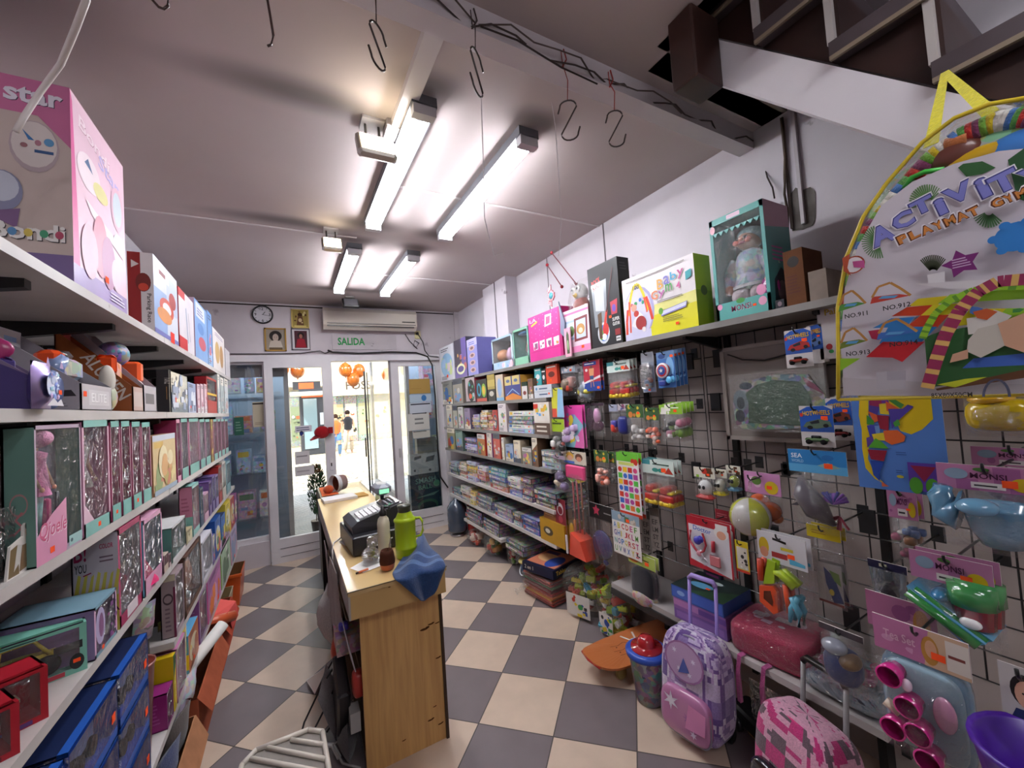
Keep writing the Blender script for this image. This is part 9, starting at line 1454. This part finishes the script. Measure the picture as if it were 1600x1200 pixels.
PC('#d8d4d6',(620,235),(745,210),(745,290),(630,315)); fan(1464,430,30,.9,2.3,14,'#3a3f2c'); u_,v_ = uv(1507,413); A.star(u_,v_,.042,'#74246c',5,.55,1.75); A.greek(u_-.018,v_-.014,u_+.022,v_+.02,4,'#c9a8c8')
u_,v_ = uv(1592,372); A.ell(u_,v_,.04,.044,'#2a78c0'); [A.ell(u_+.04*math.cos(i),v_+.044*math.sin(i),.011,.012,'#2a78c0') for i in range(6)]
PC('#cfc9cc',(540,300),(1292,255),(1292,330),(760,335)); PC('#c8b41c',(490,460),(560,405),(770,385),(700,450)); PC('#8ab82c',(700,440),(790,375),(1450,320),(1450,400),(990,425)); PC('#b83a1c',(370,530),(480,465),(665,450),(580,525)); PC('#c8bc20',(580,525),(665,450),(980,430),(760,525)); PC('#c8bc20',(830,600),(930,480),(1190,475),(1160,570)); PC('#8ab82c',(1100,570),(1190,475),(1450,470),(1450,540)); PC('#2f74b0',(235,615),(370,545),(540,535),(480,605)); PC('#b83a1c',(480,605),(580,525),(785,520),(700,610)); PC('#a82c4a',(230,690),(205,635),(300,622),(285,700)); PC('#2f74b0',(285,725),(350,605),(700,605),(590,712)); PC('#b8242c',(190,820),(310,712),(610,712),(450,855),(380,825)); PC('#8ab82c',(5,830),(150,830),(5,920))
PC('#2f5a30',(610,680),(720,640),(1450,520),(1450,940),(640,1035)); PC('#3f62b0',(880,900),(960,830),(1450,780),(1450,870)); PC('#5a3a24',(690,1045),(1450,880),(1450,950),(700,1058)); PC('#b8c02c',(700,1015),(900,975),(1060,960),(830,1035)); A.confetti(18,['#4f7ac0','#8ab02c','#c8b41c','#3a7a3c','#b8562c','#c9c4bc'],9,.012,.035,(.34,.16,.62,.34)); PC('#b9b2a6',(930,700),(1000,620),(1140,585),(1190,740),(1020,825),(920,780)); PC('#c0957a',(1140,585),(1450,460),(1450,830),(1190,740)); PC('#c0957a',(800,860),(820,800),(930,765),(930,830))
def starch(pts,t_,c1,c2,n=34):
    Q_ = []
    for i in range(n+1): q = i/n*(len(pts)-1); k = min(int(q),len(pts)-2); f = q-k; Q_.append((pts[k][0]*(1-f)+pts[k+1][0]*f,pts[k][1]*(1-f)+pts[k+1][1]*f))
    Q_ = [uv(1320+x/4.614,380+y/4.614) for x,y in Q_]
    for i in range(n): A.line([Q_[i],Q_[i+1]],t_,c1 if i % 3 else c2); A.k -= 1
    A.k += 1
starch([(605,690),(640,610),(700,510),(800,425),(960,350),(1120,325),(1450,320)],.02,'#8ab82c','#5a8a2c'); starch([(640,1040),(700,850),(770,660),(870,490),(1000,360),(1150,285),(1450,265)],.034,'#8c2c50','#c8a05c')
for k,(cx,cy,s_) in enumerate(((104,450,'NO.911'),(380,395,'NO.912'),(118,715,'NO.913'),(430,650,'NO.914'))):
    w_ = 98 if k % 2 == 0 else 145; PC(['#4f8a3c','#b83a2c','#6a7a2c','#3f6ab0'][k],(cx-w_,cy+50),(cx-w_*.9,cy),(cx+w_*.4,cy-20),(cx+w_,cy-10)); PC('#5a9ac8',(cx-w_*.6,cy+15),(cx-w_*.4,cy-5),(cx+w_*.4,cy-12),(cx+w_*.2,cy+8))
    A.line([uv(1320+x/4.614,380+y/4.614) for x,y in ((cx-w_*.9,cy+5),(cx-w_*.6,cy-70),(cx,cy-100),(cx+w_*.5,cy-60),(cx+w_,cy-10))],.008,'#b07c3c'); u_,v_ = uv(1320+(cx-50)/4.614,380+(cy+100)/4.614); A.text(s_,u_,v_,.017,'#2a2628')
PC('#b0aab0',(285,925),(495,915),(495,1045),(285,1045)); PC('#a09aa2',(360,920),(495,915),(495,980),(360,985)); u_,v_ = uv(1467,620); A.text('85X80X50CM',u_,v_,.016,'#3a3638',w=.085); A.line([uv(1567+20*math.cos(a),618-26*math.sin(a)) for a in [i*PI/12 for i in range(13)]],.006,'#4a4c60')
b.build('printed_insert',t)
b = MB(); hk_ = zt_
for (u,v) in (uv(1441,218),uv(1536,166)):
    p = Vector(mp(u,v,-.03)); q = hk_; d = (q-p).normalized(); s = Vector((0,1,0))*.011; b.add([tuple(p-s),tuple(p+s),tuple(q+s*.6),tuple(q-s*.6),tuple(p-s+Vector((.003,0,0))),tuple(p+s+Vector((.003,0,0))),tuple(q+s*.6+Vector((.003,0,0))),tuple(q-s*.6+Vector((.003,0,0)))],[(0,1,2,3),(7,6,5,4),(0,4,5,1),(2,6,7,3),(1,5,6,2),(0,3,7,4)],'#d8cc10','cloth')
b.build('strap',t)
